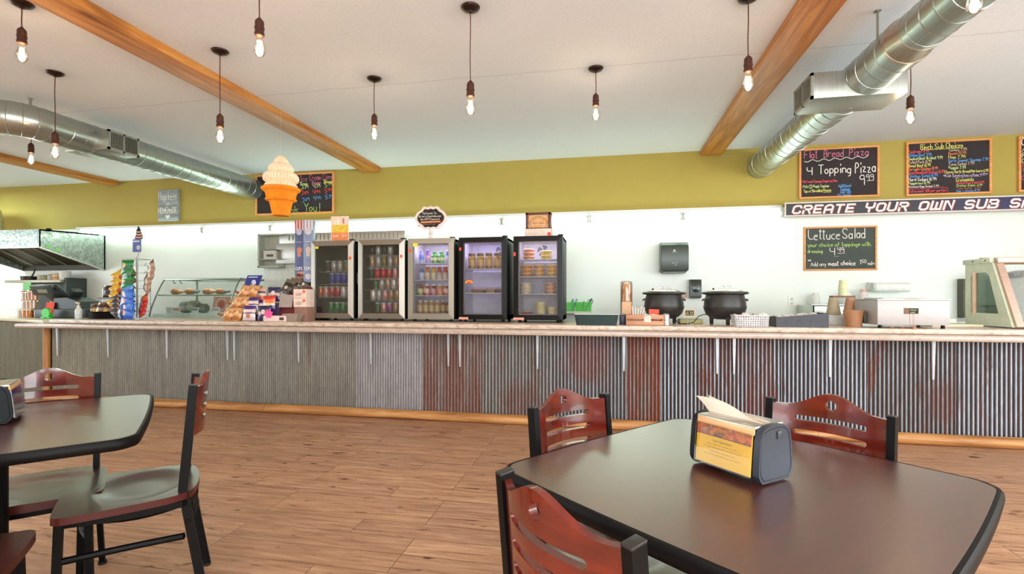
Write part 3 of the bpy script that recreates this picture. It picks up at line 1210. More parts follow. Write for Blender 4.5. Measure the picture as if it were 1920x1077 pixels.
# ------------------------------------------------------------------ chairs
def make_chair(label):
    t = thing('dining_chair', label, 'chair', (0, 0, 0), 0, 'black metal chairs with red wooden backs')
    PX = 0.163

    def post_y(z):
        if z > 0.46:
            return 0.05 - (z - 0.46) / 0.39 * 0.034
        return 0.05 - (0.46 - z) / 0.46 * 0.075

    # rear legs run up as back posts
    for s in (-1, 1):
        b = MB()
        pts = [(s * (PX + (0.012 if z < 0.4 else 0) * (0.4 - z) / 0.4), post_y(z), z) for z in (0.012, 0.2, 0.4, 0.46, 0.52, 0.62, 0.74, 0.845)]
        b.bar(pts, 0.02, 0.03)
        po = b.build('rear_leg', M_BLACK, t)
        b = MB()
        p0 = pts[0]
        b.lathe([(0.0, 0.0), (0.016, 0.0), (0.017, 0.012), (0.0, 0.014)], (p0[0], p0[1], 0), 12)
        b.build('glide', mat('black_rubber', (16, 16, 16), 0.7), po)
        b = MB()
        b.box((pts[-1][0], pts[-1][1], 0.8465), (0.0215, 0.0315, 0.005), (radians(8), 0, 0), 0.0015)
        b.build('post_cap', mat('post_cap_plastic', (34, 30, 30), 0.4), po)
    for s in (-1, 1):
        b = MB()
        b.bar([(s * 0.188, 0.405, 0.012), (s * 0.184, 0.4, 0.25), (s * 0.18, 0.395, 0.42)], 0.024, 0.024)
        po = b.build('front_leg', M_BLACK, t)
        b = MB()
        b.lathe([(0.0, 0.0), (0.016, 0.0), (0.017, 0.012), (0.0, 0.014)], (s * 0.188, 0.405, 0), 12)
        b.build('glide', mat('black_rubber', (16, 16, 16), 0.7), po)
    # seat frame and bowed footrest ring
    b = MB()
    b.bar([(-0.18, 0.05, 0.412), (-0.2, 0.22, 0.412), (-0.18, 0.395, 0.412), (0.18, 0.395, 0.412), (0.2, 0.22, 0.412), (0.18, 0.05, 0.412)], 0.022, 0.018, (0, 0, 1))
    b.bar([(0.18, 0.05, 0.412), (0.1, 0.012, 0.412), (-0.1, 0.012, 0.412), (-0.18, 0.05, 0.412)], 0.022, 0.018, (0, 0, 1))
    b.build('seat_frame', M_BLACK, t)
    b = MB()
    for s in (-1, 1):
        pts = []
        for i in range(9):
            q = i / 8
            pts.append((s * (0.178 + 0.004 * q - 0.035 * sin(pi * q)), 0.045 + 0.355 * q, 0.29 - 0.012 * sin(pi * q)))
        b.tube(pts, 0.0125, 8)
    pts = [(0.178 - 0.356 * i / 8, 0.035 - 0.025 * sin(pi * i / 8), 0.34) for i in range(9)]
    b.tube(pts, 0.0095, 8)
    b.build('footrest', M_BLACK, t)

    # saddle seat
    out = []
    ctrl = [(-0.165, 0.03), (-0.1, 0.008), (0, 0.0), (0.1, 0.008), (0.165, 0.03), (0.197, 0.09), (0.212, 0.2), (0.221, 0.32), (0.222, 0.405), (0.21, 0.432), (0.185, 0.442),
            (0.08, 0.45), (0, 0.452), (-0.08, 0.45), (-0.185, 0.442), (-0.21, 0.432), (-0.222, 0.405), (-0.221, 0.32), (-0.212, 0.2), (-0.197, 0.09)]
    n = len(ctrl)
    for i in range(n):
        p0, p1, p2, p3 = (Vector(ctrl[(i + k) % n]) for k in (-1, 0, 1, 2))
        for j in range(4):
            u = j / 4
            q = 0.5 * ((2 * p1) + (p2 - p0) * u + (2 * p0 - 5 * p1 + 4 * p2 - p3) * u * u + (3 * p1 - p0 - 3 * p2 + p3) * u ** 3)
            out.append((q.x, q.y))

    def seatf(u, v, w):
        e = 1 - ((u / 0.165) ** 2 + ((v - 0.2) / 0.15) ** 2)
        dz = 0.0
        if e > 0:
            dz = -0.014 * min(1.0, e * 1.5) ** 0.8
        z = 0.45 + dz + 0.006 * max(0, (v - 0.33) / 0.12) * (1 - abs(u) / 0.25)
        return (u, v * 0.94, z if w > 0.5 else 0.425)
    sheet(out, [], 0.03, 0.022, seatf, 'seat', [M_SEAT, M_SEATEDGE], t)

    # back panel: arched crest, round hole, three slots; bowed backwards
    hw = 0.153

    def crest(u):
        q = abs(u) / hw
        if q > 0.78:
            return 0.835
        return 0.835 + 0.042 * (0.5 + 0.5 * cos(pi * q / 0.78))
    out = [(-hw, 0.648), (hw, 0.648)] + [(hw - 2 * hw * i / 28, crest(hw - 2 * hw * i / 28)) for i in range(29)]
    holes = [circ(0, 0.842, 0.0155, n=20), slot(0, 0.794, 0.2, 0.016), slot(0, 0.75, 0.2, 0.016), slot(0, 0.706, 0.2, 0.016)]

    def backf(u, v, w):
        bow = 0.042 * (1 - (u / hw) ** 2)
        return (u, post_y(v) - bow + (w - 0.5) * 0.016, v)
    sheet(out, holes, 0.016, 0.017, backf, 'back_panel', [M_RED, M_RED], t)
    return t


def chair_at(root, tb, ang, dist, label, lateral=0.0, twist=0.0):
    """back of the chair at distance dist from the table centre, on the side whose normal is ang; it faces the table"""
    nx, ny = cos(ang), sin(ang)
    loc = (tb[0] + nx * dist - ny * lateral, tb[1] + ny * dist + nx * lateral, 0)
    rz = ang + pi / 2 + twist      # local +y points to -normal
    if root is None:
        c = make_chair(label)
        c.location = loc
        c.rotation_euler = (0, 0, rz)
        return c
    return dup(root, loc, rz, label)


ch = chair_at(None, TR, AR, 0.535, 'red backed chair behind the yellow card dispenser, facing the viewer', -0.018)
chair_at(ch, TR, AR + pi / 2, 0.55, 'red backed chair between the near table and the rust patch of the counter', 0.02)
chair_at(ch, TR, AR + pi, 0.62, 'closest red backed chair, seen from behind at the near table edge', 0.0, radians(-6))
chair_at(ch, TL, AL, 0.585, 'red backed chair in profile standing alone on the open floor', 0.075, radians(-2))
chair_at(ch, TL, AL + pi / 2, 0.49, 'red backed chair behind the cropped black dispenser, corner post seen through its hole', -0.055)
chair_at(ch, TL, AL - pi / 2, 0.6, 'chair of which only a dark seat corner shows in the lower corner', -0.07)


# ------------------------------------------------------------------ napkin dispensers
M_DISP = mat('black_dispenser_plastic', (20, 20, 23), 0.45, spec=0.2)
M_DISPEND = mat('slate_dispenser_end', (38, 40, 50), 0.42, var=0.04)
M_NAPKIN = mat('kraft_napkin', (240, 224, 208), 0.9, var=0.03)
M_NAPSTACK = wood('napkin_edges', (184, 132, 86), (210, 160, 112), (224, 180, 136), 'x', 0.7, 3.0, False)
M_CARD = mat('yellow_card', (226, 176, 40), 0.45, var=0.05, scale=12)


def photo_strip_mat():
    m, nt, bs = newmat('food_photo_strip')
    v = mapping(nt, (1, 1, 1))
    n1 = nd(nt, 'ShaderNodeTexVoronoi')
    n1.inputs['Scale'].default_value = 55
    nt.links.new(v, n1.inputs['Vector'])
    f = noise(nt, v, 22, 4)
    c = ramp(nt, f, [(0.3, (224, 200, 160)), (0.45, (150, 80, 44)), (0.55, (214, 120, 56)), (0.68, (96, 50, 30)), (0.8, (230, 205, 176))])
    c = mixc(nt, 0.3, c, n1.outputs['Color'], 'MULTIPLY')
    nt.links.new(c, bs.inputs['Base Color'])
    bs.inputs['Roughness'].default_value = 0.35
    return m


M_PHOTO = photo_strip_mat()
M_INKD = mat('dark_ink', (70, 46, 24), 0.6)


def end_profile(s=1.0):
    """side outline (y, z) of the dispenser: flat foot, leaning sides, rounded top"""
    pts = [(-0.058, 0.012), (-0.05, 0.004), (0.05, 0.004), (0.058, 0.012), (0.064, 0.022), (0.0645, 0.036), (0.058, 0.1), (0.053, 0.116), (0.044, 0.126), (0.03, 0.131),
           (0, 0.134), (-0.03, 0.131), (-0.044, 0.126), (-0.053, 0.116), (-0.058, 0.1), (-0.0645, 0.036), (-0.064, 0.022)]
    return [(y * s, 0.069 + (z - 0.069) * s) for y, z in pts]


def dispenser(x, y, rz, label, card):
    t = thing('napkin_dispenser', label, 'napkin dispenser', (x, y, 0.7505), rz, 'table napkin dispensers')
    HL = 0.096
    # ends: prism takes (x, z) outline along y, so turn it a quarter
    Q = Matrix.Rotation(-pi / 2, 4, 'Z')
    for s in (-1, 1):
        b = MB()
        x0 = s * HL - (0.016 if s > 0 else 0)
        b.prism([(py, pz) for py, pz in end_profile(1.0)], 0.016, Matrix.Translation((x0, 0, 0)) @ Matrix.Rotation(pi / 2, 4, 'Z') @ Matrix.Scale(-1, 4, (0, 1, 0)))
        es = b.build('end_panel', M_DISPEND if s > 0 and card == 'yellow' else M_DISP, t, 25)
        b = MB()
        xe = s * (HL + 0.0012)
        pr = end_profile(0.9)
        b.tube([(xe - s * 0.001, py, pz) for py, pz in pr], 0.0013, 5, closed=True)
        b.build('raised_rim', M_DISPEND if s > 0 and card == 'yellow' else M_DISP, es)
        b = MB()
        b.bx(xe - 0.002, xe + 0.002, 0.002, 0.019, 0.1, 0.118, 0.0015)
        b.build('latch', mat('latch_plastic', (50, 52, 62), 0.35), es)
    b = MB()
    b.prism([(py * 0.93, pz) for py, pz in end_profile(0.9)], 2 * HL - 0.03, Matrix.Translation((-HL + 0.015, 0, 0)) @ Matrix.Rotation(-pi / 2, 4, 'Z'))
    b.build('body', M_DISP, t, 25)
    # steel face plates along the top and the stack of napkin edges between them
    b = MB()
    b.bx(-HL + 0.016, HL - 0.016, -0.056, 0.056, 0.122, 0.1315, 0.004)
    b.build('top_plate', brushed('dispenser_steel', (190, 190, 182), 0.3, 'x'), t)
    for s in (-1, 1):
        # sloped card window
        lean = atan2(0.0065, 0.064)
        R = Matrix.Rotation(s * lean, 4, 'X')
        M = Matrix.Translation((0, s * 0.0605, 0.07)) @ R
        b = MB()
        b.box((0, 0, -0.006), (2 * HL - 0.04, 0.003, 0.094), None)
        for v in b.bm.verts:
            v.co = M @ v.co
        if card == 'yellow':
            co = b.build('menu_card', M_CARD, t)
        else:
            co = b.build('menu_card', mat('pale_card', (186, 186, 190), 0.25), t)
        b = MB()
        b.box((0, s * 0.002, 0.029), (2 * HL - 0.042, 0.0012, 0.024))
        for v in b.bm.verts:
            v.co = M @ v.co
        b.build('photo_strip', M_PHOTO if card == 'yellow' else mat('blue_print', (44, 66, 150), 0.3, var=0.4, scale=60), co)
        b = MB()
        b.box((0, s * 0.0022, 0.0165), (2 * HL - 0.042, 0.0012, 0.0018))
        for v in b.bm.verts:
            v.co = M @ v.co
        b.build('purple_rule', mat('purple_ink', (84, 30, 66), 0.4), co)
        b = MB()
        place = lambda px, pz, M=M, s=s: M @ Vector((px, s * 0.0021, pz))
        if s < 0:
            if card == 'yellow':
                write(b, 'DID YOU KNOW?', -0.027, 0.003, 0.0044, place, 0.0006, fit=0.054, jit=0.0, smooth=False)
                for q, (z, w_) in enumerate(((-0.005, 0.088), (-0.0125, 0.1), (-0.0215, 0.07), (-0.0295, 0.1))):
                    scribble(b, -w_ / 2, z, w_, 0.0026, place, 0.0004, q)
            else:
                scribble(b, -0.05, -0.02, 0.1, 0.018, place, 0.002, 3)
            b.build('printed_lines', M_INKD if card == 'yellow' else mat('blue_ink', (40, 60, 150), 0.4), co)
        else:
            b.bm.free()
        b = MB()
        b.box((0, s * 0.004, -0.006), (2 * HL - 0.036, 0.0012, 0.1))
        for v in b.bm.verts:
            v.co = M @ v.co
        b.build('clear_cover', glass('clear_cover', (255, 255, 255), 0.05), co)
        b = MB()
        b.box((0, -0.002 * s, 0.05), (2 * HL - 0.034, 0.007, 0.019), None, 0.003)
        for v in b.bm.verts:
            v.co = M @ v.co
        b.build('napkin_stack', M_NAPSTACK, t)
    # napkins pulled up out of the slot
    for k, (sx, tilt, zt) in enumerate(((0.0, 0.35, 0.035), (0.02, -0.1, 0.03))):
        vs, fs = [], []
        nx, nz = 10, 5
        for i in range(nx + 1):
            u = i / nx
            for j in range(nz + 1):
                v = j / nz
                xx = -0.08 + 0.155 * u + sx * 0.4 - 0.022 * v
                yy = -0.012 + 0.02 * k + 0.018 * v * sin(3.0 * u + k) - 0.012 * v * v + 0.02 * (u - 0.5) * v
                zz = 0.1315 + v * (zt * (1.1 - 0.85 * u) + 0.006 * sin(5 * u + 2 * k))
                vs.append((xx, yy, zz))
        for i in range(nx):
            for j in range(nz):
                q = i * (nz + 1) + j
                fs.append((q, q + nz + 1, q + nz + 2, q + 1))
        b = MB()
        b.mesh(vs, fs)
        r = bmesh.ops.solidify(b.bm, geom=list(b.bm.faces), thickness=0.0008)
        b.build('napkin', M_NAPKIN, t)
    return t


dispenser(0.3225, 1.308, radians(-49.6), 'napkin dispenser with yellow menu card and slate grey end panel', 'yellow')
dispenser(-2.075, 1.34, radians(136), 'black napkin dispenser with pale blue printed card, cut by the picture edge', 'pale')
# ------------------------------------------------------------------ glass door fridges on the worktop
M_CAB = mat('black_fridge_shell', (18, 20, 20), 0.45, spec=0.2)
M_INDARK = mat('dark_fridge_liner', (52, 50, 46), 0.5)
M_INLIGHT = mat('white_fridge_liner', (214, 208, 216), 0.45)
M_STEEL = brushed('fridge_door_steel', (164, 157, 147), 0.42, 'z', 0.04)
M_STEELX = brushed('fridge_door_steel_rail', (164, 157, 147), 0.42, 'x', 0.04)
M_BLKDOOR = mat('black_door_frame', (16, 12, 11), 0.35, spec=0.2)
M_DOORGLASS = glass('fridge_glass', (236, 236, 236), 0.1, 0.01)
M_WIRE = mat('shelf_wire', (186, 186, 190), 0.35, 0.7)
M_GLASSEDGE = mat('shelf_glass_edge', (206, 208, 216), 0.2)
M_LED = emit('violet_fridge_led', (176, 160, 255), 9.0)
M_LEDW = emit('pale_fridge_led', (214, 206, 255), 9.0)
M_YEL = mat('yellow_tag', (228, 216, 60), 0.6)
M_ORG = mat('orange_sticker', (238, 70, 34), 0.6)
M_WTAG = mat('white_red_tag', (236, 150, 130), 0.6)

FD = 0.45


def fridge(x0, x1, yf, style, label, shelves, led=None):
    w, h0, h1 = x1 - x0, 0.022, 0.812
    o = ((x0 + x1) / 2, yf, ZT)
    t = thing('display_fridge', label, 'fridge', o, 0, 'glass door fridges on the worktop')
    hw = w / 2
    m0, m1 = M_CAB, (M_INDARK if style == 'steel' else M_INLIGHT)
    b = MB()
    th = 0.028
    y0, y1 = 0.045, FD
    for (a0, a1, c0, c1, e0, e1) in ((-hw, -hw + th, y0, y1, h0, h1), (hw - th, hw, y0, y1, h0, h1), (-hw, hw, y1 - th, y1, h0, h1), (-hw, hw, y0, y1, h0, h0 + th + 0.02), (-hw, hw, y0, y1, h1 - th, h1)):
        b.m(0).bx(a0, a1, c0, c1, e0, e1, 0.003)
    i = 0.0015
    for (a0, a1, c0, c1, e0, e1) in ((-hw + th, -hw + th + i, y0 + 0.004, y1 - th, h0 + 0.05, h1 - th), (hw - th - i, hw - th, y0 + 0.004, y1 - th, h0 + 0.05, h1 - th),
                                     (-hw + th, hw - th, y1 - th - i, y1 - th, h0 + 0.05, h1 - th), (-hw + th, hw - th, y0 + 0.004, y1 - th, h0 + 0.048, h0 + 0.05),
                                     (-hw + th, hw - th, y0 + 0.004, y1 - th, h1 - th - i, h1 - th)):
        b.m(1).bx(a0, a1, c0, c1, e0, e1)
    b.build('cabinet', [m0, m1], t)
    fw = 0.052 if style in ('steel', 'flat') else 0.047
    b = MB()
    zb, zt = 0.026, h1 + 0.004
    # mitred door frame; outer edge slopes back on the steel doors
    dp = 0.042
    sl = 0.016 if style == 'steel' else 0.004
    oc = [(-hw, zb), (hw, zb), (hw, zt), (-hw, zt)]
    ic = [(-hw + fw, zb + fw), (hw - fw, zb + fw), (hw - fw, zt - fw), (-hw + fw, zt - fw)]
    for k in range(4):
        k2 = (k + 1) % 4
        A, B_, Ci, Di = oc[k], oc[k2], ic[k2], ic[k]
        vs = [(A[0], sl, A[1]), (B_[0], sl, B_[1]), (Ci[0], 0, Ci[1]), (Di[0], 0, Di[1]), (A[0], dp, A[1]), (B_[0], dp, B_[1]), (Ci[0], dp, Ci[1]), (Di[0], dp, Di[1])]
        b.m(1 if k % 2 == 0 else 0).mesh(vs, [(0, 1, 2, 3), (7, 6, 5, 4), (4, 5, 1, 0), (3, 2, 6, 7)])
    fm = [M_STEEL, M_STEELX] if style in ('steel', 'flat') else [M_BLKDOOR, M_BLKDOOR]
    d = b.build('door', fm, t, 20)
    b = MB()
    b.bx(-hw + fw - 0.006, hw - fw + 0.006, 0.012, 0.016, zb + fw - 0.006, zt - fw + 0.006)
    b.build('door_glass', M_DOORGLASS, d)
    b = MB()
    b.m(0)
    for (a0, a1, e0, e1) in ((-hw + fw, -hw + fw + 0.008, zb + fw, zt - fw), (hw - fw - 0.008, hw - fw, zb + fw, zt - fw), (-hw + fw, hw - fw, zb + fw, zb + fw + 0.008), (-hw + fw, hw - fw, zt - fw - 0.008, zt - fw)):
        b.bx(a0, a1, 0.018, 0.04, e0, e1)
    b.build('gasket', M_CAB if style == 'steel' else mat('grey_gasket', (150, 146, 150), 0.6), d)
    b = MB()
    b.bx(hw - 0.045, hw + 0.002, 0.012, 0.06, zt, zt + 0.012, 0.003)
    b.build('hinge', M_CAB, d)
    for z in shelves:
        b = MB()
        if style == 'steel':
            b.tube([(-hw + th, 0.075, z), (hw - th, 0.075, z)], 0.0035, 6)
            b.tube([(-hw + th, y1 - 0.05, z), (hw - th, y1 - 0.05, z)], 0.0035, 6)
            n = 16
            for k in range(n):
                x = -hw + th + 0.012 + (w - 2 * th - 0.024) * k / (n - 1)
                b.tube([(x, 0.075, z), (x, y1 - 0.05, z)], 0.0018, 4)
            b.build('wire_shelf', M_WIRE, t)
        else:
            b.bx(-hw + th, hw - th, 0.075, y1 - 0.05, z - 0.003, z + 0.001)
            so = b.build('glass_shelf', glass('shelf_glass', (244, 246, 250), 0.2), t)
            b = MB()
            b.bx(-hw + th, hw - th, 0.07, 0.077, z - 0.005, z + 0.003, 0.001)
            b.build('shelf_lip', M_GLASSEDGE, so)
    for sx in (-1, 1):
        for yy in (0.07, FD - 0.05):
            b = MB()
            b.lathe([(0.014, 0), (0.016, 0.006), (0.012, 0.024)], (sx * (hw - 0.05), yy, 0), 12)
            b.build('foot', M_BLACK, t)
    if led:
        b = MB()
        b.bx(-hw + th + 0.02, hw - th - 0.02, 0.06, 0.075, h1 - th - 0.012, h1 - th - 0.003)
        b.build('light_strip', led, t)
        l = bpy.data.lights.new('fridge_led', 'AREA')
        l.shape = 'RECTANGLE'
        l.size, l.size_y = w - 0.12, 0.03
        l.energy = 2.2
        l.color = (0.66, 0.6, 1.0) if led is M_LED else (0.85, 0.82, 1.0)
        lo = bpy.data.objects.new('fridge_led', l)
        COL.objects.link(lo)
        lo.parent = t
        lo.location = (0, 0.09, h1 - th - 0.015)
        lo.rotation_euler = (radians(20), 0, 0)
    return t, d


def sticker(d, name, x0, x1, z0, z1, m, y=-0.0012, sl=0.0):
    b = MB()
    b.bx(x0, x1, y, y + 0.001, z0, z1)
    return b.build(name, m, d)


SH12 = [0.125, 0.235, 0.345, 0.46]
f1, d1 = fridge(-2.985, -2.512, 4.6, 'steel', 'leftmost steel framed glass fridge with green cans at the bottom', [0.235, 0.372, 0.5])
f2, d2 = fridge(-2.462, -1.962, 4.6, 'steel', 'steel framed glass fridge of cans, second in the row', [0.2, 0.315, 0.42, 0.545, 0.66])
f3, d3 = fridge(-1.924, -1.452, 4.6, 'flat', 'flat steel framed fridge of bottled drinks under the welcome plaque', [0.255, 0.41, 0.575], M_LEDW)
f4, d4 = fridge(-1.402, -0.93, 4.6, 'black', 'black framed fridge with an empty pinkish bottom and jars on top shelf', [0.28, 0.515], M_LED)
f5, d5 = fridge(-0.864, -0.4, 4.6, 'black', 'black framed fridge stocked with deli tubs under the wooden box', [0.27, 0.435, 0.6], M_LEDW)
sticker(d1, 'yellow_tag', -0.18, -0.143, 0.735, 0.758, M_YEL, 0.0)
sticker(d1, 'orange_sticker', 0.194, 0.216, 0.62, 0.65, M_ORG, 0.002)
sticker(d2, 'orange_sticker', 0.208, 0.228, 0.63, 0.66, M_ORG, 0.002)
sticker(d3, 'yellow_tag', -0.18, -0.13, 0.735, 0.77, M_YEL)
sticker(d3, 'orange_sticker', -0.226, -0.2, 0.685, 0.712, M_ORG)
sticker(d4, 'orange_sticker', -0.23, -0.21, 0.69, 0.72, M_ORG)
sticker(d4, 'price_tag', -0.233, -0.14, 0.026, 0.048, M_WTAG)
sticker(d5, 'orange_sticker', -0.23, -0.21, 0.63, 0.665, M_ORG)
sticker(d5, 'price_tag', -0.233, -0.13, 0.026, 0.048, M_WTAG)
# half round pizza sticker on the glass of the fourth fridge
b = MB()
n = 14
for r, mi, y in ((0.048, 0, 0.011), (0.04, 1, 0.0104), (0.028, 2, 0.0098)):
    pts = [(-0.135 + r * cos(pi * i / n), 0.375 + r * 0.72 * sin(pi * i / n)) for i in range(n + 1)]
    b.m(mi).mesh([(x, y, z) for x, z in pts], [tuple(range(n + 1))])
b.build('pizza_sticker', [mat('sticker_brown', (140, 50, 30), 0.5), mat('sticker_yellow', (240, 180, 60), 0.5), M_ORG], d4, 0)
# round fan grille at the back of the fifth (and fourth) fridge
for f_, px, pz in ((f5, 0.0, 0.71), (f4, 0.1, 0.72)):
    b = MB()
    b.m(0).lathe([(0.0, 0.0), (0.068, 0.0), (0.068, 0.004), (0.0, 0.004)], (px, FD - 0.034, pz), 32, 'y')
    for r in (0.018, 0.03, 0.042, 0.054):
        for q in range(4):
            a0 = q * pi / 2 + 0.2 + r * 9
            pts = [(px + r * cos(a0 + 1.1 * i / 8), FD - 0.036, pz + r * sin(a0 + 1.1 * i / 8)) for i in range(9)]
            b.m(1).tube(pts, 0.004, 5)
    b.build('fan_grille', [M_INLIGHT, mat('fan_slots', (40, 36, 70), 0.6)], f_)

# ---- what the fridges hold
def label_mat(name, base, bands, rough=0.3, metal=0.0, zs=1.0):
    """wrap-around print: horizontal bands (height in local z, colour) with a patchy motif"""
    if name in _cache:
        return _cache[name]
    m, nt, bs = newmat(name)
    tc = nd(nt, 'ShaderNodeTexCoord')
    sp = nd(nt, 'ShaderNodeSeparateXYZ')
    nt.links.new(tc.outputs['Object'], sp.inputs[0])
    mr = nd(nt, 'ShaderNodeMapRange')
    mr.inputs[1].default_value = 0
    mr.inputs[2].default_value = zs
    nt.links.new(sp.outputs[2], mr.inputs[0])
    r = nd(nt, 'ShaderNodeValToRGB')
    r.color_ramp.interpolation = 'CONSTANT'
    e = r.color_ramp.elements
    while len(e) < len(bands):
        e.new(0.5)
    for el, (p, c) in zip(e, bands):
        el.position = p
        el.color = lin(c)
    nt.links.new(mr.outputs[0], r.inputs[0])
    f = noise(nt, mapping(nt, (1, 1, 0.6)), 38, 2)
    c = mixc(nt, ramp(nt, f, [(0.55, (0, 0, 0)), (0.62, (150, 150, 150))]), r.outputs[0], lin(base))
    nt.links.new(c, bs.inputs['Base Color'])
    bs.inputs['Roughness'].default_value = rough
    bs.inputs['Metallic'].default_value = metal
    _cache[name] = m
    return m


CAN_P = [(0.0, 0.003), (0.022, 0.0), (0.026, 0.003), (0.0315, 0.012), (0.0315, 0.1), (0.0265, 0.112), (0.0275, 0.1145), (0.0255, 0.1145), (0.025, 0.111), (0.0, 0.111)]
ALU = (196, 198, 200)


def can_mesh(col, accent):
    b = MB()
    b.lathe(CAN_P, n=18)
    me_o = b.build('soda_can', label_mat('can_print_%d_%d_%d' % col, accent, [(0, ALU), (0.08, col), (0.88, ALU)], 0.25, 0.35, 0.115))
    return me_o


CANS = {}


def put_can(colname, col, accent, x, y, z, label, group):
    if colname not in CANS:
        CANS[colname] = o = can_mesh(col, accent)
    else:
        o = CANS[colname].copy()
        COL.objects.link(o)
    o.location = (x, y, z)
    tag(o, label, 'can', group)
    o.rotation_euler = (0, 0, random.uniform(0, 6))


CC = {'green': ((30, 120, 60), (210, 225, 210)), 'dark green': ((24, 84, 46), (200, 190, 60)), 'red': ((176, 34, 40), (230, 220, 216)), 'pink and white': ((206, 140, 140), (240, 236, 230)),
      'blue': ((40, 50, 150), (120, 130, 210)), 'silver': ((176, 174, 168), (110, 100, 96)), 'olive': ((112, 104, 40), (190, 180, 90)), 'tan': ((170, 130, 96), (230, 220, 200)),
      'orange': ((206, 110, 40), (240, 220, 190)), 'purple': ((140, 60, 120), (220, 190, 210)), 'white': ((214, 210, 202), (170, 60, 60)), 'black': ((40, 40, 42), (120, 150, 80)), 'crimson': ((190, 30, 44), (120, 16, 26))}


def can_row(fx, x0, dx, names, z, where, yf=4.71, sh=None):
    cnt = {}
    tot = {n_: names.count(n_) for n_ in names}
    for i, n_ in enumerate(names):
        if n_ is None:
            continue
        cnt[n_] = cnt.get(n_, 0) + 1
        nth = ('%s ' % ordn[cnt[n_] - 1]) if tot[n_] > 1 else ''
        lab = '%s%s can %s' % (nth, n_, where)
        put_can(n_, CC[n_][0], CC[n_][1], fx + x0 + dx * i, yf, ZT + z + 0.004, lab, 'soda cans in the steel framed fridges')


c1 = -2.7485
can_row(c1, -0.06, 0.066, ['green', 'green', 'green', 'dark green', 'silver'], 0.07, 'standing on the floor of the leftmost fridge')
can_row(c1, -0.185, 0.066, ['orange', 'pink and white', 'red', 'red', 'white', 'pink and white'], 0.235, 'on the lowest shelf of the leftmost fridge')
can_row(c1, -0.05, 0.066, ['blue', 'blue', 'blue', 'dark green', 'silver'], 0.372, 'on the middle shelf of the leftmost fridge')
can_row(c1, -0.1, 0.07, ['black', 'silver', 'silver', 'olive', 'pink and white'], 0.5, 'on the top shelf of the leftmost fridge')
c2 = -2.212
can_row(c2, -0.08, 0.066, ['dark green', 'pink and white', 'purple', 'tan', 'orange'], 0.07, 'standing on the floor of the second fridge')
can_row(c2, -0.13, 0.066, ['white', 'silver', 'pink and white', 'tan', 'tan'], 0.2, 'on the lowest shelf of the second fridge')
can_row(c2, -0.1, 0.066, ['dark green', 'silver', 'tan', 'white', 'pink and white'], 0.315, 'on the second shelf from below in the second fridge')
can_row(c2, -0.15, 0.066, ['black', 'crimson', 'crimson', 'red', 'pink and white', 'crimson'], 0.42, 'on the middle shelf of the second fridge')
can_row(c2, -0.14, 0.066, ['tan', 'silver', 'olive', 'silver', 'tan'], 0.545, 'on the shelf above the red cans in the second fridge')
can_row(c2, -0.14, 0.066, ['black', 'silver', 'black', 'silver'], 0.66, 'on the top shelf of the second fridge')

# bottles and jars of the third fridge
BTL = {}
M_CLEARB = glass('bottle_plastic', (250, 246, 240), 0.3)


def bottle(kind, x, z, label, group, y=4.72):
    key = kind[0]
    if key not in BTL:
        nm, prof, cap, bands, capc = kind[1:]
        t = thing(nm, '', 'bottle' if nm == 'bottle' else 'jar')
        b = MB()
        b.lathe(prof, n=18)
        b.build('body', label_mat('print_' + key, bands[0], bands[1], 0.3, 0.0, prof[-1][1]), t)
        b = MB()
        b.lathe([(cap[0], cap[1]), (cap[0], cap[2]), (cap[0] * 0.92, cap[2] + 0.002), (0, cap[2] + 0.002)], n=18)
        b.build('cap', mat('cap_' + key, capc, 0.4), t)
        BTL[key] = t
        t.location = (x, y, z)
    else:
        t = dup(BTL[key], (x, y, z))
    tag(t, label, None, group)
    return t


P_BOT = [(0.024, 0.0), (0.029, 0.004), (0.029, 0.03), (0.0275, 0.06), (0.029, 0.085), (0.024, 0.108), (0.016, 0.12), (0.016, 0.124)]
P_JUG = [(0.03, 0.0), (0.034, 0.004), (0.034, 0.07), (0.028, 0.088), (0.024, 0.094), (0.024, 0.098)]
P_JAR = [(0.03, 0.0), (0.034, 0.004), (0.034, 0.078), (0.029, 0.09), (0.027, 0.092)]
P_TALL = [(0.024, 0.0), (0.027, 0.004), (0.027, 0.06), (0.022, 0.09), (0.017, 0.11), (0.016, 0.118), (0.016, 0.122)]
K_TEA = ('tea', 'bottle', P_BOT, (0.017, 0.118, 0.134), ((226, 200, 160), [(0, (150, 96, 56)), (0.2, (206, 176, 128)), (0.7, (176, 128, 80))]), (222, 214, 196))
K_TEA2 = ('dtea', 'bottle', P_BOT, (0.017, 0.118, 0.134), ((200, 160, 110), [(0, (110, 62, 36)), (0.25, (190, 150, 100)), (0.7, (120, 70, 40))]), (206, 190, 160))
K_RED = ('redjuice', 'bottle', P_JUG, (0.021, 0.096, 0.112), ((240, 226, 216), [(0, (190, 60, 52)), (0.3, (226, 200, 180)), (0.72, (186, 66, 50))]), (236, 232, 226))
K_PINK = ('pinkjuice', 'bottle', P_JUG, (0.021, 0.096, 0.112), ((240, 214, 214), [(0, (170, 80, 90)), (0.3, (206, 140, 160)), (0.72, (120, 60, 60))]), (236, 232, 226))
K_AMBER = ('amberjuice', 'bottle', P_JUG, (0.021, 0.096, 0.112), ((240, 220, 200), [(0, (206, 130, 60)), (0.3, (216, 130, 110)), (0.72, (190, 140, 70))]), (236, 232, 226))
K_GRN = ('greenjuice', 'bottle', P_JUG, (0.021, 0.096, 0.112), ((230, 226, 190), [(0, (120, 120, 60)), (0.3, (206, 200, 150)), (0.72, (110, 90, 50))]), (176, 60, 46))
K_SOD = ('sportyellow', 'bottle', P_TALL, (0.018, 0.116, 0.13), ((240, 230, 200), [(0, (200, 180, 130)), (0.3, (214, 200, 170)), (0.6, (206, 176, 50))]), (206, 110, 40))
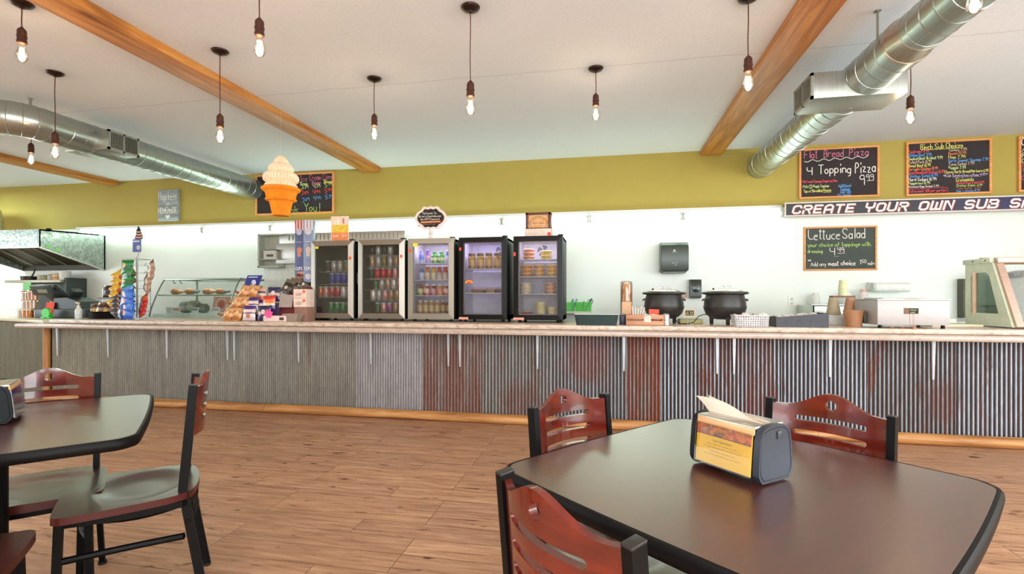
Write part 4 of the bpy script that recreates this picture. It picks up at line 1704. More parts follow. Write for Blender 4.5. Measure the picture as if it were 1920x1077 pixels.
K_SOR = ('sportorange', 'bottle', P_TALL, (0.018, 0.116, 0.13), ((240, 226, 210), [(0, (200, 170, 140)), (0.3, (214, 200, 180)), (0.6, (206, 130, 50))]), (196, 90, 40))
K_SRD = ('sportred', 'bottle', P_TALL, (0.018, 0.116, 0.13), ((240, 220, 214), [(0, (206, 180, 160)), (0.35, (190, 170, 160)), (0.6, (190, 60, 40))]), (196, 60, 40))
K_SBL = ('sportblue', 'bottle', P_TALL, (0.018, 0.116, 0.13), ((220, 226, 236), [(0, (170, 174, 190)), (0.3, (190, 196, 206)), (0.62, (70, 90, 160))]), (196, 150, 110))
K_WBL = ('waterblue', 'bottle', P_TALL, (0.018, 0.116, 0.13), ((210, 214, 230), [(0, (150, 160, 190)), (0.35, (96, 110, 190)), (0.75, (120, 120, 180))]), (90, 90, 160))
K_LIM = ('limejuice', 'bottle', P_JUG, (0.021, 0.096, 0.112), ((230, 240, 200), [(0, (60, 140, 50)), (0.3, (190, 200, 150)), (0.6, (60, 130, 60))]), (40, 120, 60))
K_PRP = ('grapejuice', 'bottle', P_TALL, (0.018, 0.116, 0.13), ((230, 200, 220), [(0, (150, 130, 170)), (0.35, (190, 150, 170)), (0.65, (110, 60, 140))]), (110, 50, 130))


def row3(fx, x0, dx, kinds, z, where, group):
    cnt, tot = {}, {}
    for k, nm in kinds:
        tot[nm] = tot.get(nm, 0) + 1
    for i, (k, nm) in enumerate(kinds):
        cnt[nm] = cnt.get(nm, 0) + 1
        nth = ('%s ' % ordn[cnt[nm] - 1]) if tot[nm] > 1 else ''
        bottle(k, fx + x0 + dx * i, ZT + z + 0.0015, '%s%s %s' % (nth, nm, where), group)


c3 = -1.688
G3 = 'bottled drinks in the third fridge'
row3(c3, -0.152, 0.06, [(K_TEA, 'amber tea bottle'), (K_TEA, 'amber tea bottle'), (K_TEA, 'amber tea bottle'), (K_TEA, 'amber tea bottle'), (K_TEA2, 'dark tea bottle'), (K_TEA2, 'dark tea bottle')], 0.071,
     'on the floor of the bottled drinks fridge', G3)
row3(c3, -0.15, 0.0685, [(K_GRN, 'green brown juice bottle'), (K_RED, 'red juice bottle'), (K_PINK, 'pink juice bottle'), (K_AMBER, 'peach juice bottle'), (K_RED, 'red juice bottle')], 0.255,
     'on the lowest shelf of the bottled drinks fridge', G3)
row3(c3, -0.135, 0.062, [(K_SBL, 'blue topped bottle'), (K_SOR, 'orange topped bottle'), (K_SOD, 'yellow topped bottle'), (K_SRD, 'red topped bottle'), (K_SRD, 'red topped bottle')], 0.41,
     'on the middle shelf of the bottled drinks fridge', G3)
row3(c3, -0.14, 0.07, [(K_WBL, 'blue water bottle'), (K_PRP, 'purple bottle'), (K_LIM, 'green juice bottle'), (K_LIM, 'green juice bottle'), (K_SBL, 'blue capped bottle')], 0.575,
     'on the top shelf of the bottled drinks fridge', G3)

# jars and packs of the fourth fridge
c4 = -1.166
K_PICK = ('pickle', 'jar', P_JAR + [(0.027, 0.098)], (0.03, 0.096, 0.114), ((226, 200, 120), [(0, (140, 96, 40)), (0.25, (186, 150, 90)), (0.7, (150, 116, 36))]), (110, 90, 50))
for i in range(4):
    bottle(K_PICK, c4 - 0.135 + 0.085 * i, ZT + 0.5165, '%s amber jar on the top shelf of the mostly empty black fridge' % ordn[i], 'jars in the fourth fridge').scale = (1.15, 1.15, 1.35)
M_CLAM = glass('clamshell', (250, 244, 240), 0.3)


def pack(x, y, z, w, d, h, fill, label, group, name='food_pack', cat='package'):
    t = thing(name, label, cat, (x, y, z), 0, group)
    b = MB()
    b.bx(-w / 2 + 0.004, w / 2 - 0.004, -d / 2 + 0.004, d / 2 - 0.004, 0.001, h * 0.62, 0.006)
    b.build('filling', fill, t)
    b = MB()
    k = 0.9
    vs = [(-w / 2 * k, -d / 2 * k, 0), (w / 2 * k, -d / 2 * k, 0), (w / 2 * k, d / 2 * k, 0), (-w / 2 * k, d / 2 * k, 0), (-w / 2, -d / 2, h * .55), (w / 2, -d / 2, h * .55), (w / 2, d / 2, h * .55), (-w / 2, d / 2, h * .55),
          (-w / 2 * k, -d / 2 * k, h), (w / 2 * k, -d / 2 * k, h), (w / 2 * k, d / 2 * k, h), (-w / 2 * k, d / 2 * k, h)]
    b.mesh(vs, [(0, 1, 5, 4), (1, 2, 6, 5), (2, 3, 7, 6), (3, 0, 4, 7), (4, 5, 9, 8), (5, 6, 10, 9), (6, 7, 11, 10), (7, 4, 8, 11), (8, 9, 10, 11)])
    b.build('clear_shell', M_CLAM, t)


for i, (xx, ww) in enumerate(((-0.075, 0.13), (0.055, 0.1), (0.15, 0.075))):
    pack(c4 + xx, 4.75, ZT + 0.281, ww, 0.12, 0.055, mat('fill_brown%d' % i, [(150, 96, 66), (190, 140, 96), (140, 90, 60)][i], 0.6, var=0.4, scale=70),
         '%s clear food pack from the pizza sticker on the middle shelf' % ordn[i], 'clear packs in the fourth fridge')

# deli tubs of the fifth fridge
TUB = {}


def tub(kind, x, z, label, y=4.73, s=1.0, h=0.042, col=(226, 190, 140)):
    if kind not in TUB:
        t = thing('deli_tub', '', 'tub')
        b = MB()
        b.lathe([(0.043 * s, 0.0), (0.054 * s, h), (0.0545 * s, h)], n=22)
        b.build('tub_body', mat('tub_' + kind, col, 0.35, var=0.3, scale=60), t)
        b = MB()
        b.lathe([(0.056 * s, h - 0.004), (0.058 * s, h - 0.002), (0.058 * s, h + 0.003), (0.053 * s, h + 0.006), (0, h + 0.006)], n=22)
        b.build('tub_lid', mat('tub_lid_' + kind, tuple(min(255, int(c * 0.6 + 255 * 0.38)) for c in col), 0.25), t)
        TUB[kind] = t
        t.location = (x, y, z)
    else:
        t = dup(TUB[kind], (x, y, z))
    tag(t, label, None, 'tubs in the fifth fridge')


c5 = -0.632
lv = ['bottom', 'second', 'third', 'fourth']
for i in range(3):
    tub('orange', c5 - 0.105, ZT + 0.601 + 0.034 * i, '%s tub from below in the orange stack left of the fan' % ordn[i], h=0.028, col=(214, 140, 96))
for i in range(2):
    tub('cream', c5 + 0.065, ZT + 0.601 + 0.042 * i, '%s yellow tub from below, right of the fan' % ordn[i], h=0.036, col=(222, 190, 96))
for q, (dx, kind, col, nm) in enumerate(((-0.125, 'amber', (206, 138, 70), 'amber'), (-0.005, 'peach', (214, 160, 96), 'peach'), (0.118, 'gold', (220, 172, 96), 'golden'))):
    for i in range(3):
        tub(kind, c5 + dx, ZT + 0.436 + 0.038 * i, '%s %s tub from below, middle shelf of the deli tub fridge' % (ordn[i], nm), h=0.032, col=col)
for q, (dx, kind, col, nm) in enumerate(((-0.13, 'pale', (226, 206, 176), 'pale'), (0.105, 'rosy', (216, 160, 130), 'rosy'))):
    for i in range(3):
        tub(kind, c5 + dx, ZT + 0.271 + 0.036 * i, '%s %s tub from below, lowest shelf of the deli tub fridge' % (ordn[i], nm), h=0.03, col=col)
t = thing('deli_tub', 'large pale yellow tub on the floor of the deli tub fridge', 'tub', (c5 + 0.01, 4.74, ZT + 0.071), 0, 'tubs in the fifth fridge')
for hgt, rr, nm in ((0.115, 0.05, 'tub_body'),):
    b = MB()
    b.lathe([(rr * 0.85, 0), (rr, hgt), (rr * 1.04, hgt)], n=22)
    b.build(nm, mat('tub_big', (228, 214, 160), 0.35, var=0.2, scale=40), t)
    b = MB()
    b.lathe([(rr * 1.05, hgt), (rr * 1.05, hgt + 0.008), (0, hgt + 0.01)], n=22)
    b.build('tub_lid', mat('tub_biglid', (236, 226, 190), 0.3), t)
dup(t, (c5 + 0.125, 4.74, ZT + 0.071), 0, 'large pale yellow tub in the right bottom corner of the deli tub fridge').scale = (0.95, 0.95, 0.62)
pack(c5 - 0.12, 4.72, ZT + 0.0715, 0.1, 0.09, 0.04, mat('fill_red', (170, 52, 30), 0.5, var=0.4, scale=60), 'small red food pack on the floor of the deli tub fridge', None)

# ---- signs standing on the fridges
# white scalloped welcome plaque on a turned post
oz = ZT + 0.812
t = thing('welcome_plaque', 'white scalloped chalkboard welcome plaque standing on the third fridge', 'sign', (-1.735, 4.74, oz + 0.0015))
b = MB()
b.lathe([(0.05, 0), (0.052, 0.006), (0.03, 0.014), (0.018, 0.022), (0.022, 0.04), (0.018, 0.05), (0.02, 0.06), (0.024, 0.068), (0.018, 0.078), (0.02, 0.1), (0.016, 0.12)], n=18)
b.build('turned_post', mat('whitewashed_wood', (228, 216, 204), 0.5), t)


def scallop(w, h):
    """quatrefoil plaque outline with peaked scallops top and bottom"""
    q = []
    qs = [(0, 0.49), (0.07, 0.475), (0.15, 0.45), (0.23, 0.45), (0.31, 0.475), (0.4, 0.48), (0.48, 0.45), (0.54, 0.39), (0.58, 0.34), (0.68, 0.31), (0.79, 0.26), (0.89, 0.18), (0.96, 0.09), (0.985, 0.0)]
    up = [(x * w / 2, z * h) for x, z in qs]
    dn = [(x, -z) for x, z in reversed(up[:-1])]
    right = up + dn
    return right + [(-x, z) for x, z in reversed(right[1:-1])]


b = MB()
b.prism([(x, z + 0.222) for x, z in scallop(0.345, 0.245)], 0.014, Matrix.Translation((0, -0.007, 0)))
po = b.build('plaque_board', mat('whitewashed_frame', (232, 214, 208), 0.5), t)
b = MB()
b.prism([(x, z + 0.222) for x, z in scallop(0.288, 0.192)], 0.003, Matrix.Translation((0, -0.0095, 0)))
b.build('chalk_panel', mat('chalk_black', (46, 36, 32), 0.8), po)
b = MB()
pl = lambda x, z: (x, -0.0105, z)
write(b.m(0), 'Welcome to', -0.085, 0.262, 0.023, pl, 0.0024, fit=0.15)
write(b.m(0), "Brian's Smokehouse", -0.122, 0.232, 0.02, pl, 0.0024, fit=0.235)
write(b.m(0), 'the WIFI Password', -0.105, 0.202, 0.019, pl, 0.0024, fit=0.2)
b.m(1).mesh([(-0.105, -0.0105, 0.172), (0.107, -0.0105, 0.176), (0.107, -0.0105, 0.193), (-0.105, -0.0105, 0.19)], [(0, 1, 2, 3)])
scribble(b.m(2), -0.075, 0.153, 0.15, 0.012, pl, 0.0018, 5)
b.build('chalk_lettering', [mat('white_chalk', (236, 228, 220), 0.9), mat('orange_strip', (222, 136, 84), 0.8), mat('faint_chalk', (170, 140, 126), 0.9)], po, 0)

# poster card on the first fridge
t = thing('poster_card', 'orange and yellow poster card standing on the leftmost fridge', 'sign', (-2.722, 4.72, oz + 0.002), radians(3))
b = MB()
b.bx(-0.098, 0.098, -0.002, 0.002, 0, 0.268)
po = b.build('card', mat('cream_card', (244, 214, 190), 0.5), t)
b = MB()
b.m(0).bx(-0.09, 0.09, -0.0032, -0.002, 0.012, 0.1)
b.m(1).bx(-0.085, 0.092, -0.0032, -0.002, 0.1, 0.178)
b.m(2).bx(-0.03, -0.008, -0.0032, -0.002, 0.178, 0.238)
b.m(3).bx(0.03, 0.05, -0.0032, -0.002, 0.19, 0.246)
b.m(2).bx(-0.065, -0.045, -0.0032, -0.002, 0.182, 0.225)
pl = lambda x, z: (x, -0.0036, z)
scribble(b.m(2), -0.08, 0.05, 0.16, 0.032, pl, 0.004, 8)
b.build('printed_picture', [mat('print_orange', (236, 140, 84), 0.5, var=0.15), mat('print_yellow', (236, 196, 70), 0.5, var=0.25, scale=50), mat('print_cream', (252, 240, 214), 0.5), mat('print_mauve', (176, 140, 150), 0.5)], po, 0)

# wooden framed box with an oval mark, lying on a white box
t = thing('white_carton', 'flat white carton with orange sticker under the wooden box', 'box', (-0.64, 4.74, oz + 0.002))
b = MB()
b.bx(-0.125, 0.125, -0.08, 0.08, 0, 0.078, 0.003)
b.build('carton', mat('white_cardboard', (226, 206, 192), 0.7), t)
b = MB()
b.lathe([(0, 0), (0.017, 0), (0.017, 0.001), (0, 0.001)], (0.108, -0.082, 0.026), 16, 'y')
b.build('orange_sticker', M_ORG, t)
b = MB()
for z in (0.062, 0.054, 0.04, 0.03, 0.022):
    b.bx(-0.09, 0.07, -0.0815, -0.08, z, z + 0.0014)
b.build('printed_lines', mat('faint_print', (180, 150, 136), 0.7), t)
t = thing('wooden_box', 'dark edged wooden box with an oval brand mark on top of the fifth fridge', 'box', (-0.64, 4.74, oz + 0.0815))
b = MB()
for a0, a1, c0, c1 in ((-0.122, -0.096, 0, 0.158), (0.096, 0.122, 0, 0.158), (-0.122, 0.122, 0.136, 0.158), (-0.122, 0.122, 0, 0.012)):
    b.bx(a0, a1, -0.05, 0.05, c0, c1, 0.003)
b.build('box_frame', wood('dark_box_wood', (60, 28, 20), (92, 44, 30), (116, 62, 44), 'x', 0.45, 2, False), t)
b = MB()
b.bx(-0.098, 0.098, -0.036, 0.03, 0.01, 0.138)
pb = b.build('lid_panel', wood('light_box_wood', (196, 138, 84), (216, 160, 104), (228, 178, 124), 'x', 0.5, 2, False), t)
b = MB()
pl = lambda x, z: (x, -0.037, z)
stroke(b, [(0.084 * cos(a), 0.058 + 0.062 * sin(a)) for a in [-0.75 + (pi + 1.5) * i / 30 for i in range(31)]], 0.0035, pl)
stroke(b, [(0.074 * cos(a), 0.06 + 0.053 * sin(a)) for a in [-0.6 + (pi + 1.2) * i / 30 for i in range(31)]], 0.0014, pl)
scribble(b, -0.055, 0.048, 0.112, 0.018, pl, 0.0024, 4)
for q in range(3):
    scribble(b, -0.04, 0.034 - q * 0.009, 0.085, 0.006, pl, 0.0009, q)
for k in range(8):
    a = pi - 0.55 - k * (pi - 1.1) / 7
    x_, z_ = 0.058 * cos(a), 0.062 + 0.038 * sin(a)
    for st_ in [[(0, 2), (2, 8), (2, 2), (4, 8)]]:
        stroke(b, [(x_ + (p[0] - 2) * 0.0022, z_ + (p[1] - 5) * 0.0022) for p in st_], 0.0018, pl)
b.build('oval_mark', mat('burnt_brown', (70, 42, 26), 0.8), pb, 0)
# ------------------------------------------------------------------ kitchen end: hood, shelf, register
def galv_mat():
    m, nt, bs = newmat('spangled_galvanised')
    v = nd(nt, 'ShaderNodeTexVoronoi')
    v.inputs['Scale'].default_value = 42
    nt.links.new(mapping(nt, (1, 1, 1)), v.inputs['Vector'])
    sp = nd(nt, 'ShaderNodeSeparateColor')
    nt.links.new(v.outputs['Color'], sp.inputs[0])
    nt.links.new(ramp(nt, sp.outputs[0], [(0.0, (122, 132, 126)), (1.0, (178, 188, 180))]), bs.inputs['Base Color'])
    bs.inputs['Metallic'].default_value = 0.5
    nt.links.new(ramp(nt, sp.outputs[1], [(0.0, (100, 100, 100)), (1.0, (170, 170, 170))]), bs.inputs['Roughness'])
    return m


M_GALV = galv_mat()
M_HOODIN = mat('greasy_hood_inside', (60, 56, 40), 0.5, 0.3)
HX0, HX1, HY0, HY1 = -8.98, -7.43, 5.3, YB - 0.01
o = (-8.2, 5.75, 1.85)
t = thing('range_hood', 'spangled galvanized range hood over the kitchen shelf', 'range hood', o)
b = MB(o)
th = 0.02
side = [(HY0, 2.08), (HY1, 2.11), (HY1, 1.577), (HY0, 1.844)]
for x in (HX0, HX1 - th):
    vs = [(x, y, z) for y, z in side] + [(x + th, y, z) for y, z in side]
    b.mesh(vs, [(0, 1, 2, 3), (7, 6, 5, 4), (0, 4, 5, 1), (1, 5, 6, 2), (2, 6, 7, 3), (3, 7, 4, 0)])
b.bx(HX0, HX1, HY0, HY0 + th, 1.844, 2.08)
b.mesh([(HX0, HY0, 2.08), (HX1, HY0, 2.08), (HX1, HY1, 2.11), (HX0, HY1, 2.11), (HX0, HY0, 2.06), (HX1, HY0, 2.06), (HX1, HY1, 2.09), (HX0, HY1, 2.09)],
       [(0, 1, 2, 3), (7, 6, 5, 4), (0, 4, 5, 1), (1, 5, 6, 2), (2, 6, 7, 3), (3, 7, 4, 0)])
b.bx(HX0, HX1, HY1 - th, HY1, 1.577, 2.1)
b.build('canopy', M_GALV, t)
b = MB(o)
b.bar([(HX1 - 0.01, HY0, 1.84), (HX1 - 0.01, HY1, 1.573)], 0.03, 0.016)
b.bx(HX0, HX1, HY0 - 0.006, HY0 + 0.024, 1.832, 1.85)
b.build('lip', brushed('hood_lip_steel', (206, 206, 196), 0.35, 'x'), t)
b = MB(o)
b.mesh([(HX0 + th, HY0 + th, 2.05), (HX1 - th, HY0 + th, 2.05), (HX1 - th, HY1 - 0.05, 1.66), (HX0 + th, HY1 - 0.05, 1.66)], [(0, 1, 2, 3)])
b.bx(HX0 + th, HX1 - th, HY1 - th - 0.004, HY1 - th, 1.58, 1.72)  # dark strip standing in for shade on the inner back
b.build('filter_bank', M_HOODIN, t)
b = MB(o)
for k in range(4):
    x = HX0 + 0.3 + 0.32 * k
    b.bar([(x, HY0 + 0.06, 2.02), (x, HY1 - 0.09, 1.66)], 0.012, 0.012)
b.build('filter_rails', mat('pale_rail', (190, 184, 164), 0.4, 0.5), t)
for k, y in enumerate((5.42, 5.53)):
    b = MB(o)
    zz = 1.844 - (y - HY0) / (HY1 - HY0) * 0.267
    b.bx(HX1, HX1 + 0.004, y - 0.035, y + 0.035, zz + 0.025, zz + 0.075)
    b.build('green_note', mat('green_note_paper', (150, 220, 140), 0.8), t)
b = MB((-9.12, 5.85, 2.3))
b.tube([(-8.99, 5.82, 2.1), (-8.99, 5.82, 2.32)] + [(-9.19 + 0.2 * cos(a), 5.82, 2.32 + 0.2 * sin(a)) for a in [pi / 2 * i / 8 for i in range(1, 9)]] + [(-10.2, 5.82, 2.52)], 0.1, 24)
for z in (2.16, 2.3):
    b.tube([(-8.99 + 0.102 * cos(q), 5.82 + 0.102 * sin(q), z) for q in [2 * pi * i / 24 for i in range(24)]], 0.004, 4, closed=True)
tag(b.build('exhaust_elbow', brushed('elbow_steel', (190, 196, 190), 0.32, 'z')), 'steel exhaust elbow pipe rising from the galvanized hood', 'pipe')
b = MB((-8.05, 5.9, 2.09))
b.m(0).lathe([(0.045, 0), (0.05, 0.01), (0.05, 0.04), (0.045, 0.05)], (-8.05, 5.9, 2.105), 18)
b.m(1).lathe([(0.0, 0.0), (0.03, 0.0), (0.036, 0.014), (0.028, 0.03), (0, 0.034)], (-8.05, 5.87, 2.152), 18)
tag(b.build('security_camera', [M_WHITE, mat('dark_dome', (30, 28, 26), 0.15)]), 'small white security camera with dark dome on the hood top', 'camera')

# wall shelf under the hood and what stands on it
b = MB((-8.35, 6.02, 1.4))
b.bx(-8.86, -7.83, 5.86, 6.19, 1.385, 1.425, 0.004)
tag(b.build('wall_shelf', mat('grey_shelf_steel', (186, 184, 164), 0.4, 0.3)), 'grey metal wall shelf under the hood with jars and a pan', 'shelf')
b = MB((-8.62, 6.0, 1.426))
b.m(0).lathe([(0.09, 0), (0.1, 0.055), (0.1, 0.06), (0.095, 0.06), (0.085, 0.006), (0, 0.006)], (-8.6, 6.0, 1.426), 22)
b.m(0).tube([(-8.52, 5.98, 1.48), (-8.46, 5.97, 1.54), (-8.43, 5.96, 1.6)], 0.01, 8)
tag(b.build('frying_pan', mat('dark_pan', (52, 40, 46), 0.35)), 'dark frying pan with raised handle on the kitchen shelf', 'pan')
for x, r, h, c, nm, lab in ((-8.33, 0.07, 0.075, (190, 184, 150), 'baking_tin', 'shallow pale tin on the kitchen shelf between pan and jars'),
                           (-8.19, 0.04, 0.09, (206, 200, 190), 'spice_jar', 'slim grey white jar on the kitchen shelf'),
                           (-8.08, 0.052, 0.1, (226, 206, 170), 'spice_jar', 'jar with an orange band on the kitchen shelf')):
    tt = thing(nm, lab, 'tin' if 'tin' in nm else 'jar', (x, 6.0, 1.426))
    b = MB()
    b.lathe([(r * 0.96, 0), (r, 0.006), (r, h * 0.8), (r * 0.8, h * 0.92)], n=18)
    if 'orange' in lab:
        b.m(1).lathe([(r * 1.01, h * 0.2), (r * 1.01, h * 0.45)], n=18, capb=False, capt=False)
    b.build('body', [mat('ware_%d' % int(-x * 100), c, 0.4), mat('orange_band', (230, 150, 60), 0.5)], tt)
    b = MB()
    b.lathe([(r * 0.85, h * 0.9), (r * 0.85, h * 1.05), (0, h * 1.06)], n=18)
    b.build('lid', mat('pale_lid', (216, 206, 180), 0.4), tt)
b = MB((-7.93, 6.0, 1.426))
b.lathe([(0.062, 0), (0.072, 0.13), (0.075, 0.132), (0.07, 0.132), (0.06, 0.006), (0, 0.006)], (-7.93, 6.0, 1.426), 20)
tag(b.build('white_tub', M_WHITE), 'plain white tub at the end of the kitchen shelf', 'tub')
b = MB((-8.2, 6.1, 1.1))
b.bx(-8.6, -7.82, 6.0, 6.19, 0.62, 1.383, 0.006)
b.bx(-7.815, -7.77, 5.9, 6.19, 0.62, 1.455, 0.004)
tag(b.build('appliance_back', mat('dark_grey_panel', (62, 70, 68), 0.5)), 'dark grey appliance panel below the kitchen shelf', 'appliance')

# ------------------------------------------------------------------ register and goods on the side counter
ZS = 0.917
M_REG = mat('register_plastic', (48, 56, 56), 0.4)
M_REG2 = mat('register_edge', (96, 116, 112), 0.35)
o = (-6.62, 4.98, ZS)
t = thing('cash_register', 'dark cash register with a tilted screen on the side counter', 'register', o)
b = MB(o)
b.bx(-6.88, -6.12, 4.86, 5.25, ZS + 0.001, ZS + 0.11, 0.01)
b.build('cash_drawer', M_REG, t)
b = MB(o)
b.prism([(-6.72, ZS + 0.11), (-6.3, ZS + 0.11), (-6.32, ZS + 0.2), (-6.5, ZS + 0.25), (-6.68, ZS + 0.24)], 0.26, Matrix.Translation((0, 4.93, 0)))
b.build('base', M_REG, t)
b = MB(o)
b.bar([(-6.6, 5.06, ZS + 0.22), (-6.5, 5.06, ZS + 0.34)], 0.12, 0.07, (0, 1, 0))
b.build('stand', M_REG, t)
R = Matrix.Translation((-6.72, 5.0, ZS + 0.27)) @ Matrix.Rotation(radians(-4), 4, 'Z') @ Matrix.Rotation(radians(-43), 4, 'X')
b = MB(o)
b.m(0).box((0.0, 0.0, 0.0), (0.36, 0.34, 0.04), R, 0.008)
b.m(1).box((0, 0, 0.022), (0.365, 0.345, 0.012), R, 0.004)
mo = b.build('screen_housing', [M_REG, M_REG2], t)
b = MB(o)
b.box((0, 0, 0.0295), (0.3, 0.28, 0.003), R)
b.build('screen', mat('dark_screen', (26, 30, 34), 0.1), mo)
R2 = Matrix.Translation((-6.73, 4.84, ZS + 0.34)) @ Matrix.Rotation(radians(-4), 4, 'Z') @ Matrix.Rotation(radians(24), 4, 'X')
b = MB(o)
b.m(0).box((0, 0, 0), (0.34, 0.03, 0.13), R2, 0.006)
b.m(1).box((0, -0.006, 0.05), (0.345, 0.032, 0.026), R2, 0.004)
b.m(2).box((0.02, -0.0165, -0.012), (0.16, 0.002, 0.045), R2)
b.build('customer_display', [M_REG, M_REG2, mat('lcd_strip', (140, 150, 130), 0.3)], t)

# clear tubs of candy with coloured lids, two deep and three high
K_CT = {}


def candy(kind, x, y, z, label, fill, lid, h=0.11, r=0.042):
    if kind not in K_CT:
        tt = thing('candy_jar', '', 'jar')
        b = MB()
        b.lathe([(r * 0.94, 0.001), (r * 0.96, h * 0.78), (0, h * 0.78)], n=16)
        b.build('candy', mat('candy_' + kind, fill, 0.5, var=0.35, scale=70), tt)
        b = MB()
        b.lathe([(r, 0), (r, h * 0.94)], n=16, capt=False)
        b.build('clear_wall', M_CLEARB, tt)
        b = MB()
        b.lathe([(r * 1.06, h * 0.9), (r * 1.08, h * 0.92), (r * 1.08, h), (0, h * 1.01)], n=16)
        b.build('lid', mat('lid_' + kind, lid, 0.4), tt)
        K_CT[kind] = tt
        tt.location = (x, y, z)
    else:
        tt = dup(K_CT[kind], (x, y, z))
    tag(tt, label, None, 'candy jars on the side counter')


AX, AY = cos(ang), sin(ang)


def sc(u, v):
    """point on the side counter: u along it from the corner post, v back from its front"""
    return (-6.2 + AX * u + sin(ang) * v, 4.5 + AY * u - cos(ang) * v)


for (k, u, v, z, lab, f_, l_) in (
        ('or', 0.98, 0.16, 0, 'front orange candy jar beside the dark red jars', (226, 140, 50), (230, 196, 150)),
        ('or', 1.1, 0.16, 0, 'orange candy jar at the picture edge, bottom row', (226, 140, 50), (230, 196, 150)),
        ('wh', 1.24, 0.16, 0, 'bottom white labelled candy jar cut by the picture edge', (220, 206, 196), (226, 216, 206)),
        ('dk', 0.76, 0.2, 0, 'dark red jar nearer the green tape dispenser', (120, 44, 36), (60, 30, 26)),
        ('dk', 0.87, 0.2, 0, 'dark red jar nearer the orange candy jars', (120, 44, 36), (60, 30, 26)),
        ('pk', 1.0, 0.2, 0.112, 'middle row pink candy jar under the green paper sign', (226, 190, 170), (206, 150, 110)),
        ('pk', 1.12, 0.2, 0.112, 'middle row pink candy jar above the edge orange jar', (226, 190, 170), (206, 150, 110)),
        ('sal', 0.99, 0.21, 0.224, 'top row salmon candy jar right of the green paper sign', (226, 160, 130), (232, 220, 206)),
        ('sal', 1.1, 0.21, 0.224, 'top row salmon candy jar behind the green paper sign', (226, 160, 130), (232, 220, 206)),
        ('rd', 1.24, 0.2, 0.112, 'red lidded candy jar in the middle row at the picture edge', (226, 206, 196), (200, 40, 36)),
        ('rd', 1.25, 0.2, 0.224, 'red lidded candy jar at the top of the stack', (226, 206, 196), (200, 40, 36)),
        ('am', 0.7, 0.3, 0.112, 'amber jar with black lid behind the red price card', (206, 140, 70), (56, 44, 34))):
    px, py = sc(u, v)
    candy(k, px, py, ZS + 0.0005 + z, lab, f_, l_)
px, py = sc(0.78, 0.31)
b = MB((px, py, ZS))
b.bx(px - 0.24, px + 0.02, py - 0.04, py + 0.1, ZS + 0.0005, ZS + 0.1115, 0.004)
tag(b.build('cardboard_box', mat('brown_carton', (120, 70, 50), 0.7)), 'low brown carton behind the dark red candy jars', 'box')
px, py = sc(0.60, 0.2)
t = thing('price_card', 'orange red price card on the carton beside the register', 'sign', (px, py, ZS + 0.0015))
b = MB()
b.box((0, 0.03, 0.14), (0.125, 0.003, 0.1), (radians(-10), 0, 0))
b.build('card', mat('fluoro_red', (244, 84, 60), 0.7), t)
b = MB()
b.bar([(0, 0.045, 0), (0, 0.034, 0.11)], 0.012, 0.004)
b.build('holder', M_BLACK, t)
px, py = sc(1.06, 0.12)
t = thing('paper_sign', 'green paper sign clipped to the top of the candy jar stack', 'sign', (px, py + 0.04, ZS + 0.336))
b = MB()
b.box((0, 0, 0.055), (0.13, 0.002, 0.1), (radians(-8), radians(-12), 0))
so = b.build('paper', mat('green_paper', (140, 226, 150), 0.8), t)
px, py = sc(0.42, 0.14)
b = MB((px, py, ZS))
b.m(0).lathe([(0.0, 0), (0.058, 0.0), (0.064, 0.02), (0.058, 0.04), (0.0, 0.04)], (px, py - 0.02, ZS + 0.064), 20, 'y')
b.m(0).bx(px - 0.075, px + 0.065, py - 0.02, py + 0.02, ZS, ZS + 0.02, 0.006)
b.m(1).bx(px + 0.055, px + 0.085, py - 0.015, py + 0.015, ZS + 0.07, ZS + 0.1, 0.004)
tag(b.build('tape_dispenser', [mat('bright_green_plastic', (60, 206, 70), 0.4), M_ORG]), 'bright green tape dispenser on the side counter', 'tape dispenser')
t = thing('card_reader', 'dark curved card reader seen behind the sanitizer bottle', 'card reader', (-6.25, 5.4, ZS))
b = MB()
b.bar([(0, 0, 0), (0.02, 0, 0.2)], 0.05, 0.04)
b.build('stand', M_BLACK, t)
b = MB()
b.lathe([(0, 0), (0.075, 0.0), (0.08, 0.02), (0.06, 0.07), (0, 0.08)], (0.03, 0, 0.2), 18)
b.build('head', mat('navy_plastic', (24, 28, 48), 0.4), t)

# sanitizer pump bottle and its neighbours at the end of the worktop
t = thing('sanitizer_bottle', 'clear pump bottle of sanitizer at the end of the worktop', 'bottle', (-5.76, 4.5, ZT + 0.0005))
b = MB()
b.lathe([(0.03, 0), (0.034, 0.006), (0.034, 0.095), (0.028, 0.11), (0.014, 0.122), (0.014, 0.13)], n=18)
b.build('bottle_body', mat('clear_gel', (214, 222, 216), 0.15, var=0.1), t)
b = MB()
b.lathe([(0.016, 0.13), (0.016, 0.145), (0.006, 0.148), (0.006, 0.168), (0.012, 0.17), (0.012, 0.18), (0, 0.181)], n=14)
b.bx(-0.04, 0.004, -0.007, 0.007, 0.17, 0.181, 0.003)
b.build('pump', mat('cream_pump', (232, 214, 186), 0.4), t)
t = thing('lotion_bottle', 'small white bottle with red cap behind the sanitizer', 'bottle', (-5.72, 4.66, ZT + 0.0005))
b = MB()
b.lathe([(0.026, 0), (0.03, 0.006), (0.03, 0.1), (0.014, 0.118)], n=16)
b.build('bottle_body', mat('white_bottle', (230, 226, 220), 0.4), t)
b = MB()
b.lathe([(0.018, 0.118), (0.018, 0.15), (0.01, 0.165), (0, 0.166)], n=14)
b.build('cap', mat('red_cap', (200, 40, 50), 0.4), t)
b = MB((-5.58, 4.76, ZT))
b.m(0).bx(-5.67, -5.53, 4.7, 4.8, ZT + 0.11, ZT + 0.155, 0.004)
b.m(1).bx(-5.63, -5.57, 4.73, 4.79, ZT + 0.0005, ZT + 0.112, 0.004)
